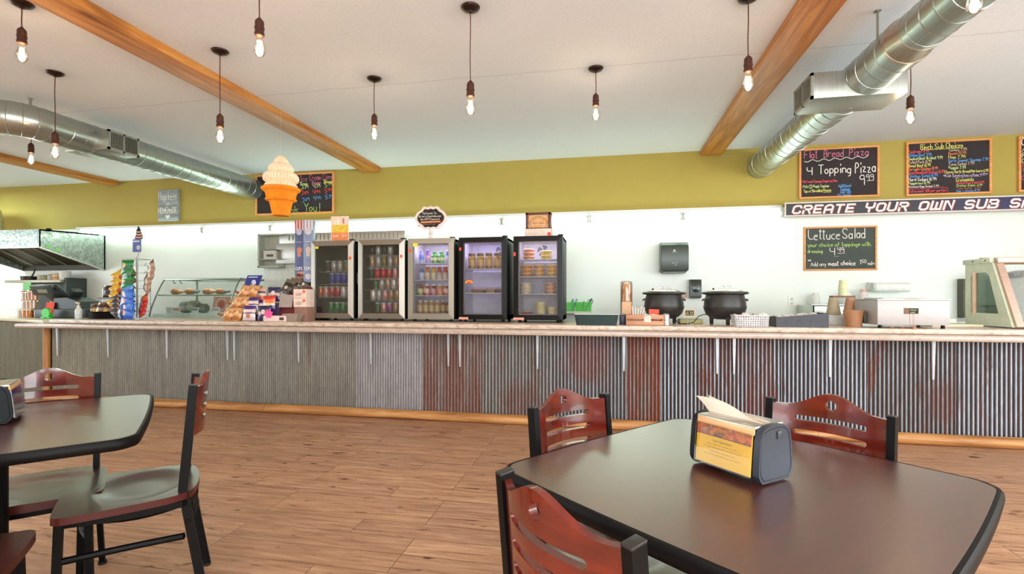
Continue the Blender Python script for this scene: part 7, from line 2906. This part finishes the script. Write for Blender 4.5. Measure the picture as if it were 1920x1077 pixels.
bmesh.ops.solidify(b.bm, geom=list(b.bm.faces), thickness=0.004)
b.build('front_glass', glass('clear_case_glass', (250, 252, 250), 0.06), t)
b = MB((3.06, 4.7, ZT + 0.558))
b.m(0).bx(3.02, 3.13, 4.7, 4.73, ZT + 0.558, ZT + 0.564)
b.m(1).bx(3.13, 3.17, 4.7, 4.73, ZT + 0.558, ZT + 0.566)
tag(b.build('spatula', [mat('olive_handle', (150, 140, 60), 0.5), mat('pink_handle', (230, 110, 110), 0.5)]), 'thin olive and pink utensil lying on the sandwich case', 'utensil')
b = MB((2.75, 4.75, ZT))
b.m(0).bx(2.62, 2.98, 4.62, 5.02, ZT + 0.0005, ZT + 0.02, 0.003)
tag(b.build('cutting_board', wood('pale_board', (214, 196, 160), (232, 218, 188), (240, 230, 206), 'x', 0.6, 2, False)), 'pale cutting board between warmer and sandwich case', 'cutting board')
b = MB((2.8, 4.9, ZT))
b.bx(2.72, 2.9, 4.8, 4.98, ZT + 0.021, ZT + 0.06, 0.004)
tag(b.build('white_tray', M_WHITE), 'white tray lying on the pale cutting board', 'tray')

# ------------------------------------------------------------------ along the back wall
b = MB((3.0, 5.85, 0.9))
b.bx(1.9, 5.6, 5.55, 6.19, 0.9, 0.93, 0.004)
b.bx(1.95, 5.55, 5.6, 6.19, 0.0, 0.9)
tag(b.build('rear_counter', M_WHITE), 'white rear work counter along the back wall', 'counter')
t = thing('steel_sink', 'pale steel wall sink unit behind the upturned cups', 'sink', (2.5, 5.95, 0.9305))
b = MB()
for a0, a1, c0, c1 in ((-0.36, 0.32, -0.22, -0.2), (-0.36, 0.32, 0.2, 0.22), (-0.36, -0.34, -0.22, 0.22), (0.3, 0.32, -0.22, 0.22)):
    b.bx(a0, a1, c0, c1, 0, 0.155, 0.003)
b.bx(-0.36, 0.32, -0.22, 0.22, 0, 0.01)
b.build('basin', brushed('sink_steel', (196, 202, 192), 0.35, 'x'), t)
b = MB()
b.bx(-0.38, 0.34, -0.24, -0.2, 0.15, 0.168, 0.004)
b.build('rim', brushed('sink_rim', (180, 186, 178), 0.3, 'x'), t)
for k, (x, h, c) in enumerate(((2.3, 0.12, (226, 228, 220)), (2.62, 0.14, (236, 238, 232)), (2.78, 0.16, (226, 214, 214)))):
    t = thing('squeeze_bottle', ['short white container behind the sink rim', 'white container behind the sink near the warmer', 'white bottle with pinkish top behind the warmer'][k], 'container', (x, 6.08, 1.09), 0, 'white containers behind the sink')
    t.location.z = 0.9305 + 0.0105
    b = MB()
    b.lathe([(0.04, 0), (0.044, 0.01), (0.044, 0.16 + h * 0.6), (0.03, 0.16 + h * 0.8)], n=18)
    b.build('body', mat('container_%d' % k, c, 0.4), t)
    b = MB()
    b.lathe([(0.032, 0.16 + h * 0.8), (0.028, 0.16 + h), (0, 0.16 + h)], n=16)
    b.build('cap', mat('cap_%d' % k, [(226, 226, 220), (230, 230, 224), (226, 180, 160)][k], 0.4), t)
# wall mounted roll of film
t = thing('wall_roll', 'white paper roll on a wall holder above the warmer', 'paper roll', (3.02, 6.08, 1.28))
b = MB()
b.tube([(-0.13, 0, 0), (0.2, 0, 0)], 0.05, 24)
b.build('roll', mat('white_paper', (240, 242, 236), 0.7), t)
b = MB()
b.tube([(-0.16, 0, 0), (-0.132, 0, 0)], 0.052, 24)
b.build('end_disc', mat('pale_disc_plastic', (206, 210, 204), 0.4), t)
b = MB()
b.bx(-0.15, 0.2, 0.06, 0.105, -0.02, 0.06)
b.bx(-0.158, -0.15, -0.02, 0.105, -0.02, 0.02)
b.bx(0.202, 0.21, -0.02, 0.105, -0.02, 0.02)
b.build('holder', M_WHITE, t)
# microwave oven behind the sandwich case
t = thing('convection_oven', 'steel front convection oven behind the sandwich case', 'oven', (4.2, 5.85, 0.9305))
b = MB()
b.bx(-0.2, 0.42, -0.2, 0.3, 0.02, 0.44, 0.012)
b.build('oven_body', mat('oven_shell', (206, 206, 200), 0.35), t)
b = MB()
b.bx(-0.16, 0.42, -0.215, -0.198, 0.04, 0.3, 0.006)
do = b.build('oven_door', brushed('oven_steel', (190, 186, 182), 0.3, 'x'), t)
b = MB()
b.tube([(-0.13, -0.22, 0.07), (-0.13, -0.245, 0.1), (-0.13, -0.245, 0.27), (-0.1, -0.245, 0.3), (0.35, -0.245, 0.3)], 0.009, 8)
b.build('handle', mat('dark_handle', (90, 88, 84), 0.3, 0.5), do)
b = MB()
b.m(0).box((0.0, -0.195, 0.385), (0.3, 0.02, 0.085), (radians(-14), 0, 0), 0.004)
b.m(1).box((0.03, -0.206, 0.385), (0.14, 0.008, 0.06), (radians(-14), 0, 0))
b.build('control_panel', [mat('dark_panel', (70, 70, 72), 0.4), mat('pale_screen', (226, 230, 230), 0.3)], t)
b = MB((4.25, 5.85, 1.372))
b.m(0).bx(4.02, 4.5, 5.7, 6.1, 1.3715, 1.42, 0.008)
b.m(1).box((4.02, 5.82, 1.41), (0.14, 0.18, 0.035), (0, radians(-14), 0), 0.006)
tag(b.build('tray_stack', [mat('tan_trays', (190, 160, 140), 0.4), mat('dark_trays', (90, 90, 86), 0.4)]), 'tan and grey trays lying on the convection oven', 'trays')
b = MB((3.78, 6.15, 1.15))
b.bx(3.745, 3.8, 6.1, 6.19, 0.95, 1.37, 0.004)
tag(b.build('dark_divider', mat('dark_olive_panel', (84, 84, 70), 0.5)), 'narrow dark upright panel left of the sandwich case', 'panel')
for k, (x, z, lab) in enumerate(((2.09, 1.125, 'white wall outlet between the organizer and the lettuce salad board'), (3.45, 1.11, 'white wall outlet beside the sandwich case'))):
    t = thing('wall_outlet', lab, 'outlet', (x, YB - 0.006, z), 0, 'wall outlets')
    b = MB()
    b.bx(-0.036, 0.036, -0.007, 0, -0.056, 0.056, 0.003)
    b.build('cover_plate', M_WHITE, t)
    for s in (-1, 1):
        b = MB()
        b.bx(-0.014, 0.014, -0.009, -0.006, s * 0.024 - 0.014, s * 0.024 + 0.014, 0.003)
        so = b.build('socket', mat('outlet_face', (206, 206, 198), 0.4), t)
        b = MB()
        for q in (-0.006, 0.006):
            b.bx(q - 0.001, q + 0.001, -0.0095, -0.0088, s * 0.024 - 0.006, s * 0.024 + 0.006)
        b.build('slots', M_DARK, so)
# paper towel dispenser
t = thing('towel_dispenser', 'dark grey green paper towel dispenser on the white wall', 'towel dispenser', (0.78, YB - 0.006, 1.64))
M_TD = mat('smoke_grey_plastic', (66, 76, 68), 0.3, var=0.04)
b = MB()
pr = [(0.0, -0.17), (0.15, -0.17), (0.19, -0.16), (0.2, -0.13), (0.205, 0.08), (0.19, 0.14), (0.155, 0.17), (0.09, 0.178), (0.0, 0.178)]
vs = [(-0.155, -y, z) for y, z in pr] + [(0.155, -y, z) for y, z in pr]
n = len(pr)
fs = [tuple(range(n)), tuple(reversed(range(n, 2 * n)))] + [(i, n + i, n + (i + 1) % n, (i + 1) % n) for i in range(n)]
b.mesh(vs, fs)
bmesh.ops.bevel(b.bm, geom=[e for e in b.bm.edges if e.calc_length() < 0.3 and abs(e.verts[0].co.x - e.verts[1].co.x) < 1e-4], offset=0.012, segments=2, affect='EDGES')
b.build('cover', M_TD, t)
b = MB()
b.bx(-0.13, 0.13, -0.17, -0.02, -0.186, -0.168, 0.004)
b.build('paper_slot', mat('grey_slot', (120, 126, 120), 0.4), t)
b = MB()
b.lathe([(0, 0), (0.012, 0), (0.012, 0.001), (0, 0.001)], (-0.005, -0.2055, 0.075), 14, 'y')
b.bx(-0.03, 0.022, -0.2055, -0.2045, 0.055, 0.059)
pl = lambda x, z: (x, -0.2045, z)
scribble(b, -0.036, -0.075, 0.07, 0.009, pl, 0.002, 9)
b.bx(0.0, 0.022, -0.2045, -0.2035, -0.097, -0.093)
b.build('pale_logo', mat('logo_white', (206, 214, 206), 0.5), t)
# soap dispenser
t = thing('soap_dispenser', 'small black soap dispenser on the wall between the kettles', 'soap dispenser', (1.03, YB - 0.006, 1.27))
b = MB()
pr = [(0.0, -0.11), (0.07, -0.11), (0.1, -0.09), (0.105, 0.02), (0.095, 0.09), (0.08, 0.11), (0.0, 0.112)]
n = len(pr)
vs = [(-0.062, -y, z) for y, z in pr] + [(0.062, -y, z) for y, z in pr]
fs = [tuple(range(n)), tuple(reversed(range(n, 2 * n)))] + [(i, n + i, n + (i + 1) % n, (i + 1) % n) for i in range(n)]
b.mesh(vs, fs)
b.build('casing', mat('soap_black', (54, 60, 54), 0.3), t)
b = MB()
b.lathe([(0, 0), (0.045, 0), (0.04, 0.02), (0, 0.024)], (0, -0.1, 0.0), 22, 'y')
b.lathe([(0, -0.024), (0.04, -0.02), (0.045, 0.0)], (0, -0.1, 0.0), 22, 'y')
b.build('push_button', mat('dark_teal_plastic', (36, 52, 54), 0.15), t)
b = MB()
scribble(b, -0.034, 0.004, 0.068, 0.012, lambda x, z: (x, -0.125, z), 0.003, 11)
b.build('pale_logo', mat('logo_rose', (206, 150, 140), 0.5), t)
b = MB((0.86, 6.1, 1.22))
b.bx(0.74, 0.94, YB - 0.02, YB - 0.006, 1.16, 1.235, 0.004)
tag(b.build('wall_placard', mat('peach_placard', (222, 180, 160), 0.5)), 'peach coloured placard on the wall behind the first kettle', 'sign')
# ------------------------------------------------------------------ chalkboards, banner, signs
M_FRAME = wood('board_frame_wood', (206, 130, 66), (226, 152, 84), (238, 172, 108), 'x', 0.5, 2, False)
M_CHALK = mat('chalkboard_black', (50, 42, 42), 0.85, var=0.06, scale=6)
M_CHALKG = mat('chalkboard_grey', (64, 72, 66), 0.7, var=0.1, scale=6)
INK = {k: mat('chalk_' + k, c, 0.9, var=0.02) for k, c in dict(white=(236, 226, 218), pink=(216, 120, 150), red=(230, 80, 90), blue=(96, 156, 220), green=(80, 190, 120), yellow=(220, 214, 110),
                                                             orange=(226, 130, 80), tan=(206, 176, 150), lilac=(190, 170, 206), brown=(176, 90, 60), lime=(170, 206, 110), magenta=(206, 90, 160)).items()}
INKN = list(INK)


def board(name, label, x0, x1, z0, z1, fw, face, draw, thick=0.028, y=YB, yoff=0.0):
    cx, cz = (x0 + x1) / 2, (z0 + z1) / 2
    t = thing(name, label, 'chalkboard', (cx, y - yoff, cz))
    w, h = (x1 - x0) / 2, (z1 - z0) / 2
    b = MB()
    b.bx(-w, w, -thick, 0, h - fw, h, 0.002)
    b.bx(-w, w, -thick, 0, -h, -h + fw, 0.002)
    b.bx(-w, -w + fw, -thick, 0, -h + fw, h - fw, 0.002)
    b.bx(w - fw, w, -thick, 0, -h + fw, h - fw, 0.002)
    b.build('frame', M_FRAME, t)
    b = MB()
    b.bx(-w + fw, w - fw, -thick * 0.55, -0.001, -h + fw, h - fw)
    fo = b.build('slate', face, t)
    b = MB()
    yy = -thick * 0.55 - 0.0012
    pl = lambda x, z: (x - w, yy, h - z)       # board coordinates from its top left corner, z downwards

    def put(txt, x, z, hh, ink, width=None, lw=None):
        b.m(INKN.index(ink))
        write(b, txt, x, -z, hh, lambda px, pz: (px - w, yy, h + pz), lw, fit=width)

    def line(pts, lw, ink):
        b.m(INKN.index(ink))
        stroke(b, pts, lw, pl)

    def scrib(x, z, wd, hh, ink, seed):
        b.m(INKN.index(ink))
        scribble(b, x, -z, wd, hh, lambda px, pz: (px - w, yy, h + pz), hh * 0.16, seed)
    draw(put, line, scrib)
    b.build('chalk_lettering', [INK[k] for k in INKN], fo, 0)
    return t


def d_pizza(put, line, scrib):
    for tx, x, z, hh, wd in (('Flat', 0.054, 0.108, 0.085, 0.15), ('Bread', 0.26, 0.105, 0.085, 0.21), ('Pizza', 0.52, 0.108, 0.085, 0.205)):
        put(tx, x, z, hh, 'pink', wd, 0.0075)
    line([(0.055 + 0.0193 * i, 0.142 - 0.0006 * i + 0.012 * sin(i * 1.05)) for i in range(35)], 0.006, 'white')
    put('4', 0.085, 0.3, 0.085, 'white', 0.075, 0.009)
    put('Topping', 0.205, 0.292, 0.1, 'white', 0.345, 0.009)
    put('Pizza', 0.58, 0.295, 0.115, 'white', 0.215, 0.009)
    put('9', 0.628, 0.44, 0.11, 'white', 0.065, 0.008)
    put('99', 0.69, 0.382, 0.06, 'white', 0.085, 0.006)
    line([(0.7, 0.392), (0.765, 0.39)], 0.005, 'white')
    put('Pick 1 meat-Sausage, Pepperoni, Ham', 0.04, 0.388, 0.026, 'red', 0.36, 0.0045)
    put('Pick', 0.042, 0.446, 0.03, 'green', 0.055, 0.0045)
    put('2', 0.115, 0.446, 0.024, 'green', 0.024, 0.004)
    line([(0.124 + 0.023 * cos(a), 0.434 + 0.02 * sin(a)) for a in [2 * pi * i / 14 for i in range(15)]], 0.004, 'green')
    put('Veggie Toppings', 0.15, 0.444, 0.028, 'green', 0.165, 0.0045)
    put('Top w/ Shredded', 0.05, 0.498, 0.03, 'yellow', 0.195, 0.0048)
    put('Cheese', 0.253, 0.494, 0.028, 'yellow', 0.085, 0.0048)
    line([(0.255, 0.506), (0.333, 0.504)], 0.004, 'yellow')
    put('Additional', 0.408, 0.453, 0.032, 'blue', 0.13, 0.0048)
    put('Toppings', 0.427, 0.487, 0.026, 'blue', 0.1, 0.0048)
    line([(0.428, 0.495), (0.526, 0.493)], 0.004, 'blue')
    put('Add 1.00', 0.428, 0.522, 0.026, 'blue', 0.11, 0.0045)
    put('Per Topping', 0.403, 0.548, 0.02, 'blue', 0.135, 0.004)


board('menu_chalkboard', 'chalkboard headed Flat Bread Pizza next to the spiral duct', 2.166, 2.986, 2.295, 2.868, 0.022, M_CHALK, d_pizza)


def d_sub(put, line, scrib):
    for tx, x, wd in (('8inch', 0.14, 0.125), ('Sub', 0.282, 0.09), ('Choices', 0.387, 0.165)):
        put(tx, x, 0.086, 0.056, 'yellow', wd, 0.0065)
    line([(0.15, 0.095), (0.54, 0.091)], 0.004, 'yellow')
    for i, (s, c, w_) in enumerate((('Pastrami 9.99', 'red', 0.2), ('Italian Beef 9.99', 'blue', 0.225), ('Smoked Beef Brisket 9.99', 'green', 0.33), ('Pulled Pork 8.99', 'tan', 0.225), ('Roast Beef 8.99', 'yellow', 0.215),
            ('Teriyaki Chicken 8.99', 'orange', 0.285), ('Oven Roasted Chicken 8.99', 'red', 0.35), ('Chicken Salad 8.99', 'blue', 0.285), ('Hard Salami 8.99', 'white', 0.272), ('Pepperoni 8.99', 'green', 0.21))):
        put(s, 0.026, 0.122 + 0.0385 * i, 0.031, c, w_, 0.0046)
    put('Smoked Egg Salad 7.99', 0.03, 0.503, 0.02, 'white', 0.29, 0.0034)
    put('Extra meat 1.00 per portion', 0.03, 0.556, 0.029, 'red', 0.36, 0.0042)
    line([(0.026, 0.522), (0.35, 0.51), (0.4, 0.522), (0.405, 0.568)], 0.004, 'red')
    for i, (s, c, w_) in enumerate((('Turkey 7.99', 'tan', 0.175), ('Bacon 8.99', 'orange', 0.17), ('Ham 7.99', 'yellow', 0.165), ('Garlic Summer Sausage 7.99', 'blue', 0.375), ('Tuna Salad 7.99', 'tan', 0.245), ('Veggie 7.99', 'green', 0.165))):
        put(s, 0.41, 0.122 + 0.0388 * i, 0.031, c, w_, 0.0046)
    put('Cheesy Garlic Bread/Marinara 6.99', 0.375, 0.36, 0.029, 'yellow', 0.41, 0.0043)
    put('*Kids Sandwiches w/ham 4.99*', 0.36, 0.4, 0.027, 'lilac', 0.42, 0.0042)
    line([(0.46, 0.41), (0.71, 0.406)], 0.003, 'lilac')
    put('Croissants', 0.482, 0.448, 0.031, 'yellow', 0.17, 0.0045)
    line([(0.482, 0.454), (0.645, 0.452)], 0.003, 'yellow')
    for i, (s, c, w_) in enumerate((('Smoked Egg Salad 6.99', 'red', 0.26), ('Chicken Salad  6.99', 'lime', 0.245), ('Tuna Salad   6.99', 'brown', 0.23), ('Ham + cheese 6.99', 'blue', 0.22))):
        put(s, 0.485, 0.481 + 0.0285 * i, 0.022, c, w_, 0.004)


board('menu_chalkboard', 'chalkboard headed 8inch Sub Choices above the banner', 3.249, 4.06, 2.287, 2.883, 0.022, M_CHALK, d_sub)


def d_third(put, line, scrib):
    put('C', 0.03, 0.1, 0.075, 'white', 0.09, 0.008)
    for i, (s, c) in enumerate((('A', 'tan'), ('R', 'white'), ('C', 'green'), ('S', 'red'), ('T', 'blue'), ('C', 'magenta'))):
        put(s, 0.035, 0.165 + 0.06 * i, 0.045, c, 0.05, 0.0055)


board('menu_chalkboard', 'chalkboard cut off by the picture edge beyond the sub choices board', 4.305, 5.1, 2.292, 2.885, 0.022, M_CHALK, d_third)


def d_ice(put, line, scrib):
    put('d', 0.6, 0.12, 0.07, 'pink', 0.06, 0.006)
    put('Ice', 0.69, 0.115, 0.075, 'pink', 0.12, 0.006)
    put('Cream', 0.84, 0.108, 0.08, 'pink', 0.18, 0.006)
    put('Cones', 1.04, 0.102, 0.078, 'pink', 0.19, 0.006)
    put('1Scoop', 0.69, 0.17, 0.045, 'green', 0.12, 0.008)
    put('2Scoops', 0.87, 0.162, 0.04, 'pink', 0.14, 0.006)
    put('3Scoops', 1.05, 0.155, 0.042, 'yellow', 0.16, 0.009)
    for x, z, s, c in ((0.71, 0.225, '3.39', 'green'), (0.89, 0.22, '4.39', 'green'), (1.07, 0.205, '5.19', 'lime'), (0.71, 0.305, '3.69', 'red'), (0.89, 0.3, '4.99', 'red'), (1.07, 0.285, '5.99', 'red'),
                       (0.725, 0.4, '3.69', 'blue'), (0.9, 0.385, '4.49', 'blue'), (1.08, 0.37, '5.29', 'blue')):
        put(s[0], x, z, 0.058, c, 0.045, 0.008)
        put(s[2:], x + 0.048, z - 0.012, 0.04, c, 0.07, 0.007)
    put('Thank', 0.32, 0.54, 0.085, 'lime', 0.36, 0.008)
    put('You!', 0.76, 0.535, 0.11, 'lime', 0.25, 0.009)


board('menu_chalkboard', 'chalkboard ending Thank You, half hidden by the ice cream cone', -4.86, -3.652, 2.322, 2.89, 0.024, M_CHALK, d_ice)


def d_let(put, line, scrib):
    put('Lettuce', 0.045, 0.14, 0.105, 'white', 0.34, 0.008)
    put('Salad', 0.4, 0.135, 0.11, 'white', 0.24, 0.008)
    put('your choice of toppings with', 0.04, 0.225, 0.042, 'lime', 0.65, 0.006)
    put('dressing', 0.04, 0.295, 0.04, 'lime', 0.16, 0.006)
    put('4', 0.27, 0.32, 0.08, 'white', 0.07, 0.007)
    put('49', 0.35, 0.292, 0.055, 'white', 0.075, 0.006)
    line([(0.35, 0.305), (0.42, 0.304)], 0.004, 'white')
    line([(0.31, 0.34), (0.36, 0.338)], 0.003, 'lime')
    put('*', 0.04, 0.415, 0.05, 'white', 0.045, 0.005)
    put('Add any', 0.075, 0.445, 0.045, 'white', 0.16, 0.005)
    put('meat', 0.255, 0.44, 0.045, 'white', 0.11, 0.008)
    put('choice', 0.385, 0.437, 0.048, 'white', 0.15, 0.008)
    put('1', 0.57, 0.43, 0.05, 'white', 0.02, 0.006)
    put('50', 0.592, 0.415, 0.035, 'white', 0.055, 0.005)
    put('extra', 0.655, 0.437, 0.035, 'white', 0.08, 0.005)


board('menu_chalkboard', 'small greenish chalkboard headed Lettuce Salad on the white wall', 2.217, 2.962, 1.474, 1.972, 0.018, M_CHALKG, d_let, 0.02, YB - 0.006)

# sub sandwich banner hanging in front of the strip lights
BANG = {'C': [[(4.4, 6.4), (4.4, 7.2), (3.6, 8), (1, 8), (0, 7), (0, 3), (1, 2), (3.6, 2), (4.4, 2.8), (4.4, 3.6)]], 'R': [[(0, 1.45), (0, 8), (3.4, 8), (4.4, 7), (4.4, 5.8), (3.6, 5), (0, 5)], [(2.4, 5), (4.2, 1.45)]],
        'E': [[(4.2, 8), (0, 8), (0, 2), (4.2, 2)], [(0, 5), (3.6, 5)]], 'A': [[(0, 1.45), (0, 6.6), (1.4, 8), (3.2, 8), (4.4, 6.8), (4.4, 1.45)], [(0, 4.2), (4.4, 4.2)]], 'T': [[(-0.2, 8), (4.4, 8)], [(2.1, 8), (2.1, 1.45)]],
        'Y': [[(0, 8.55), (0, 5.6), (1, 4.8), (3.6, 4.8), (4.4, 5.6), (4.4, 8.55)], [(2.2, 4.8), (2.2, 1.45)]], 'O': [[(0.5, 7.5), (1, 8), (3.4, 8), (4.4, 7), (4.4, 3), (3.9, 2.5)], [(3.9, 2.5), (3.4, 2), (1, 2), (0, 3), (0, 7), (0.5, 7.5)]],
        'U': [[(0, 8.55), (0, 3), (1, 2), (3.4, 2), (4.4, 3), (4.4, 8.55)]], 'W': [[(0, 8.55), (0, 2), (2.6, 2), (5.2, 2), (5.2, 8.55)], [(2.6, 2), (2.6, 7.4)]], 'N': [[(0, 1.45), (0, 8), (1.2, 8), (4.4, 2), (4.4, 8.55)]],
        'S': [[(4.4, 7), (3.6, 8), (0.8, 8), (0, 7.2), (0, 5.8), (0.8, 5), (3.6, 5), (4.4, 4.2), (4.4, 2.8), (3.6, 2), (0.8, 2), (0, 3)]], 'B': [[(0, 2), (0, 8), (3.4, 8), (4.2, 7.2), (4.2, 5.8), (3.4, 5), (0, 5)], [(3.4, 5), (4.4, 4.2), (4.4, 2.8), (3.6, 2), (-0.5, 2)]]}
bx0, bx1, bz0, bz1, by = 1.975, 4.9, 2.08, 2.236, YB - 0.15
t = thing('sandwich_banner', 'long dark banner lettered Create Your Own Sub along the wall', 'banner', ((bx0 + bx1) / 2, by, (bz0 + bz1) / 2))
o = t.location
b = MB(o)
b.bx(bx0, bx1, by, by + 0.008, bz0, bz1)
bo = b.build('banner_board', mat('banner_white_edge', (222, 206, 200), 0.5), t)


def banner_face():
    m, nt, bs = newmat('banner_dark_face')
    tc = nd(nt, 'ShaderNodeTexCoord')
    sp = nd(nt, 'ShaderNodeSeparateXYZ')
    nt.links.new(tc.outputs['Object'], sp.inputs[0])
    mr = nd(nt, 'ShaderNodeMapRange')
    mr.inputs[1].default_value = -1.4
    mr.inputs[2].default_value = 1.0
    nt.links.new(sp.outputs[0], mr.inputs[0])
    nt.links.new(ramp(nt, mr.outputs[0], [(0.0, (44, 38, 36)), (0.5, (36, 28, 40)), (0.85, (40, 34, 78)), (1.0, (44, 40, 96))]), bs.inputs['Base Color'])
    bs.inputs['Roughness'].default_value = 0.45
    return m


b = MB(o)
b.bx(bx0 + 0.012, bx1 - 0.012, by - 0.0012, by, bz0 + 0.014, bz1 - 0.014)
b.build('dark_face', banner_face(), bo)
for mi, (dx, dz, yy, lw) in enumerate(((0.005, -0.003, -0.0022, 0.0235), (0, 0, -0.0034, 0.0195))):
    b = MB(o)
    u = 0.0118
    x = bx0 + 0.075
    for ch, ad in zip('CREATE  YOUR  OWN  SUB  SANDWICH', [0] * 40):
        if ch == ' ':
            x += 0.042
            continue
        g = BANG.get(ch, BANG['I'] if 'I' in BANG else [[(0, 1.45), (0, 8.55)]])
        wch = max(p[0] for s in g for p in s)
        for st_ in g:
            q = [(x + dx + p[0] * u * 1.42 + (p[1] - 2) * u * 0.32, bz0 + 0.035 + dz + (p[1] - 2) * u * 1.12) for p in st_]
            stroke(b, q, lw, lambda px, pz, yy=yy: (px, by + yy, pz))
        x += (wch + 2.1) * u * 1.42 if ch != 'I' else 3 * u
        if x > bx1 - 0.15:
            break
    b.build('letter_outline' if mi == 0 else 'lettering', mat('banner_red', (206, 80, 70), 0.5) if mi == 0 else mat('banner_letter_white', (238, 226, 222), 0.5), bo, 0)
b = MB(o)
for x in (bx0 + 0.3, 3.0, 4.5):
    b.bx(x - 0.006, x + 0.006, by + 0.008, YB - 0.006, bz1 - 0.03, bz1 - 0.02)
b.build('bracket', M_WIRE, t)

# wooden plank sign on the olive wall
t = thing('wooden_sign', 'weathered grey plank sign lettered Happiness is Homemade', 'sign', (-6.29, YB, 2.51))
b = MB()
for k in range(4):
    z = -0.228 + 0.115 * k
    b.bx(-0.17, 0.17, -0.045, 0, z, z + 0.1135, 0.004)
wo = b.build('planks', wood('grey_plank', (120, 124, 126), (150, 156, 158), (172, 178, 178), 'x', 0.8, 1, False), t)
b = MB()
pl = lambda x, z: (x, -0.0465, z)
write(b, 'Happiness', -0.15, 0.085, 0.11, pl, 0.009, fit=0.31)
write(b, 'is', -0.035, 0.005, 0.05, pl, 0.007, fit=0.07)
write(b, 'HOMEMADE', -0.155, -0.115, 0.085, pl, 0.01, fit=0.32)
hp = [(0.042 * 16 * sin(a) ** 3 / 17, -0.165 + 0.04 * (13 * cos(a) - 5 * cos(2 * a) - 2 * cos(3 * a) - cos(4 * a)) / 17) for a in [2 * pi * i / 28 for i in range(28)]]
b.mesh([pl(x, z) for x, z in hp], [tuple(range(28))])
b.build('white_lettering', mat('weathered_white', (222, 224, 218), 0.8), wo, 0)

# honeycomb paper ice cream cone hanging from the ceiling
cy_ = 4.0
s_ = 1.0
cx_, zt_, zb_ = -2.886, 2.453, 1.909
t = thing('ice_cream_decoration', 'honeycomb paper ice cream cone hanging in front of the Thank You board', 'decoration', (cx_, cy_, 2.18))
H = zt_ - zb_


def fluted(prof, n, amp, m, name, parent):
    """fan-folded paper: radius alternates from fold to fold"""
    b = MB((cx_, cy_, 2.18))
    k = len(prof)
    vs, fs = [], []
    for i in range(n):
        a = 2 * pi * i / n
        f = 1.0 if i % 2 else 1.0 - amp
        for r, z in prof:
            vs.append((cx_ + r * f * cos(a), cy_ + r * f * sin(a), z))
    for i in range(n):
        j = (i + 1) % n
        for q in range(k - 1):
            fs.append((i * k + q, j * k + q, j * k + q + 1, i * k + q + 1))
    b.mesh(vs, fs)
    return b.build(name, m, parent, 0)


ic = [(0.0, 1.0), (0.025, 0.985), (0.045, 0.95), (0.06, 0.915), (0.066, 0.885), (0.068, 0.868), (0.09, 0.84), (0.105, 0.8), (0.11, 0.77), (0.108, 0.745), (0.098, 0.72), (0.128, 0.7), (0.148, 0.66), (0.152, 0.62), (0.148, 0.58),
      (0.128, 0.545), (0.118, 0.53), (0.136, 0.51), (0.14, 0.48), (0.12, 0.45)]
zr = lambda q: zb_ + H * q
m1, nt1, bs1 = newmat('cream_tissue')
bs1.inputs['Base Color'].default_value = lin((246, 224, 190))
nt1.links.new(ramp(nt1, noise(nt1, mapping(nt1, (1, 1, 1)), 40), [(0.3, (240, 214, 178)), (0.7, (250, 232, 206))]), bs1.inputs['Base Color'])
bs1.inputs['Subsurface Weight'].default_value = 0.0
bs1.inputs['Roughness'].default_value = 0.9
fluted([(r, zr(q)) for r, q in reversed(ic)], 72, 0.09, m1, 'paper_scoop', t)
cone = [(0.0, 0.0), (0.072, 0.0), (0.083, 0.1), (0.094, 0.2), (0.1, 0.23), (0.128, 0.25), (0.134, 0.27), (0.122, 0.29), (0.13, 0.36), (0.138, 0.39), (0.162, 0.42), (0.166, 0.45), (0.15, 0.468), (0.12, 0.472), (0.0, 0.46)]
fluted([(r, zr(q)) for r, q in cone], 72, 0.1, mat('orange_tissue', (250, 150, 30), 0.85, var=0.1), 'paper_cone', t)
b = MB((cx_, cy_, 2.18))
b.tube([(cx_, cy_, zt_ - 0.01), (cx_, cy_, CEIL - 0.001)], 0.0008, 4)
b.build('hanging_thread', mat('clear_thread', (206, 206, 200), 0.4), t)
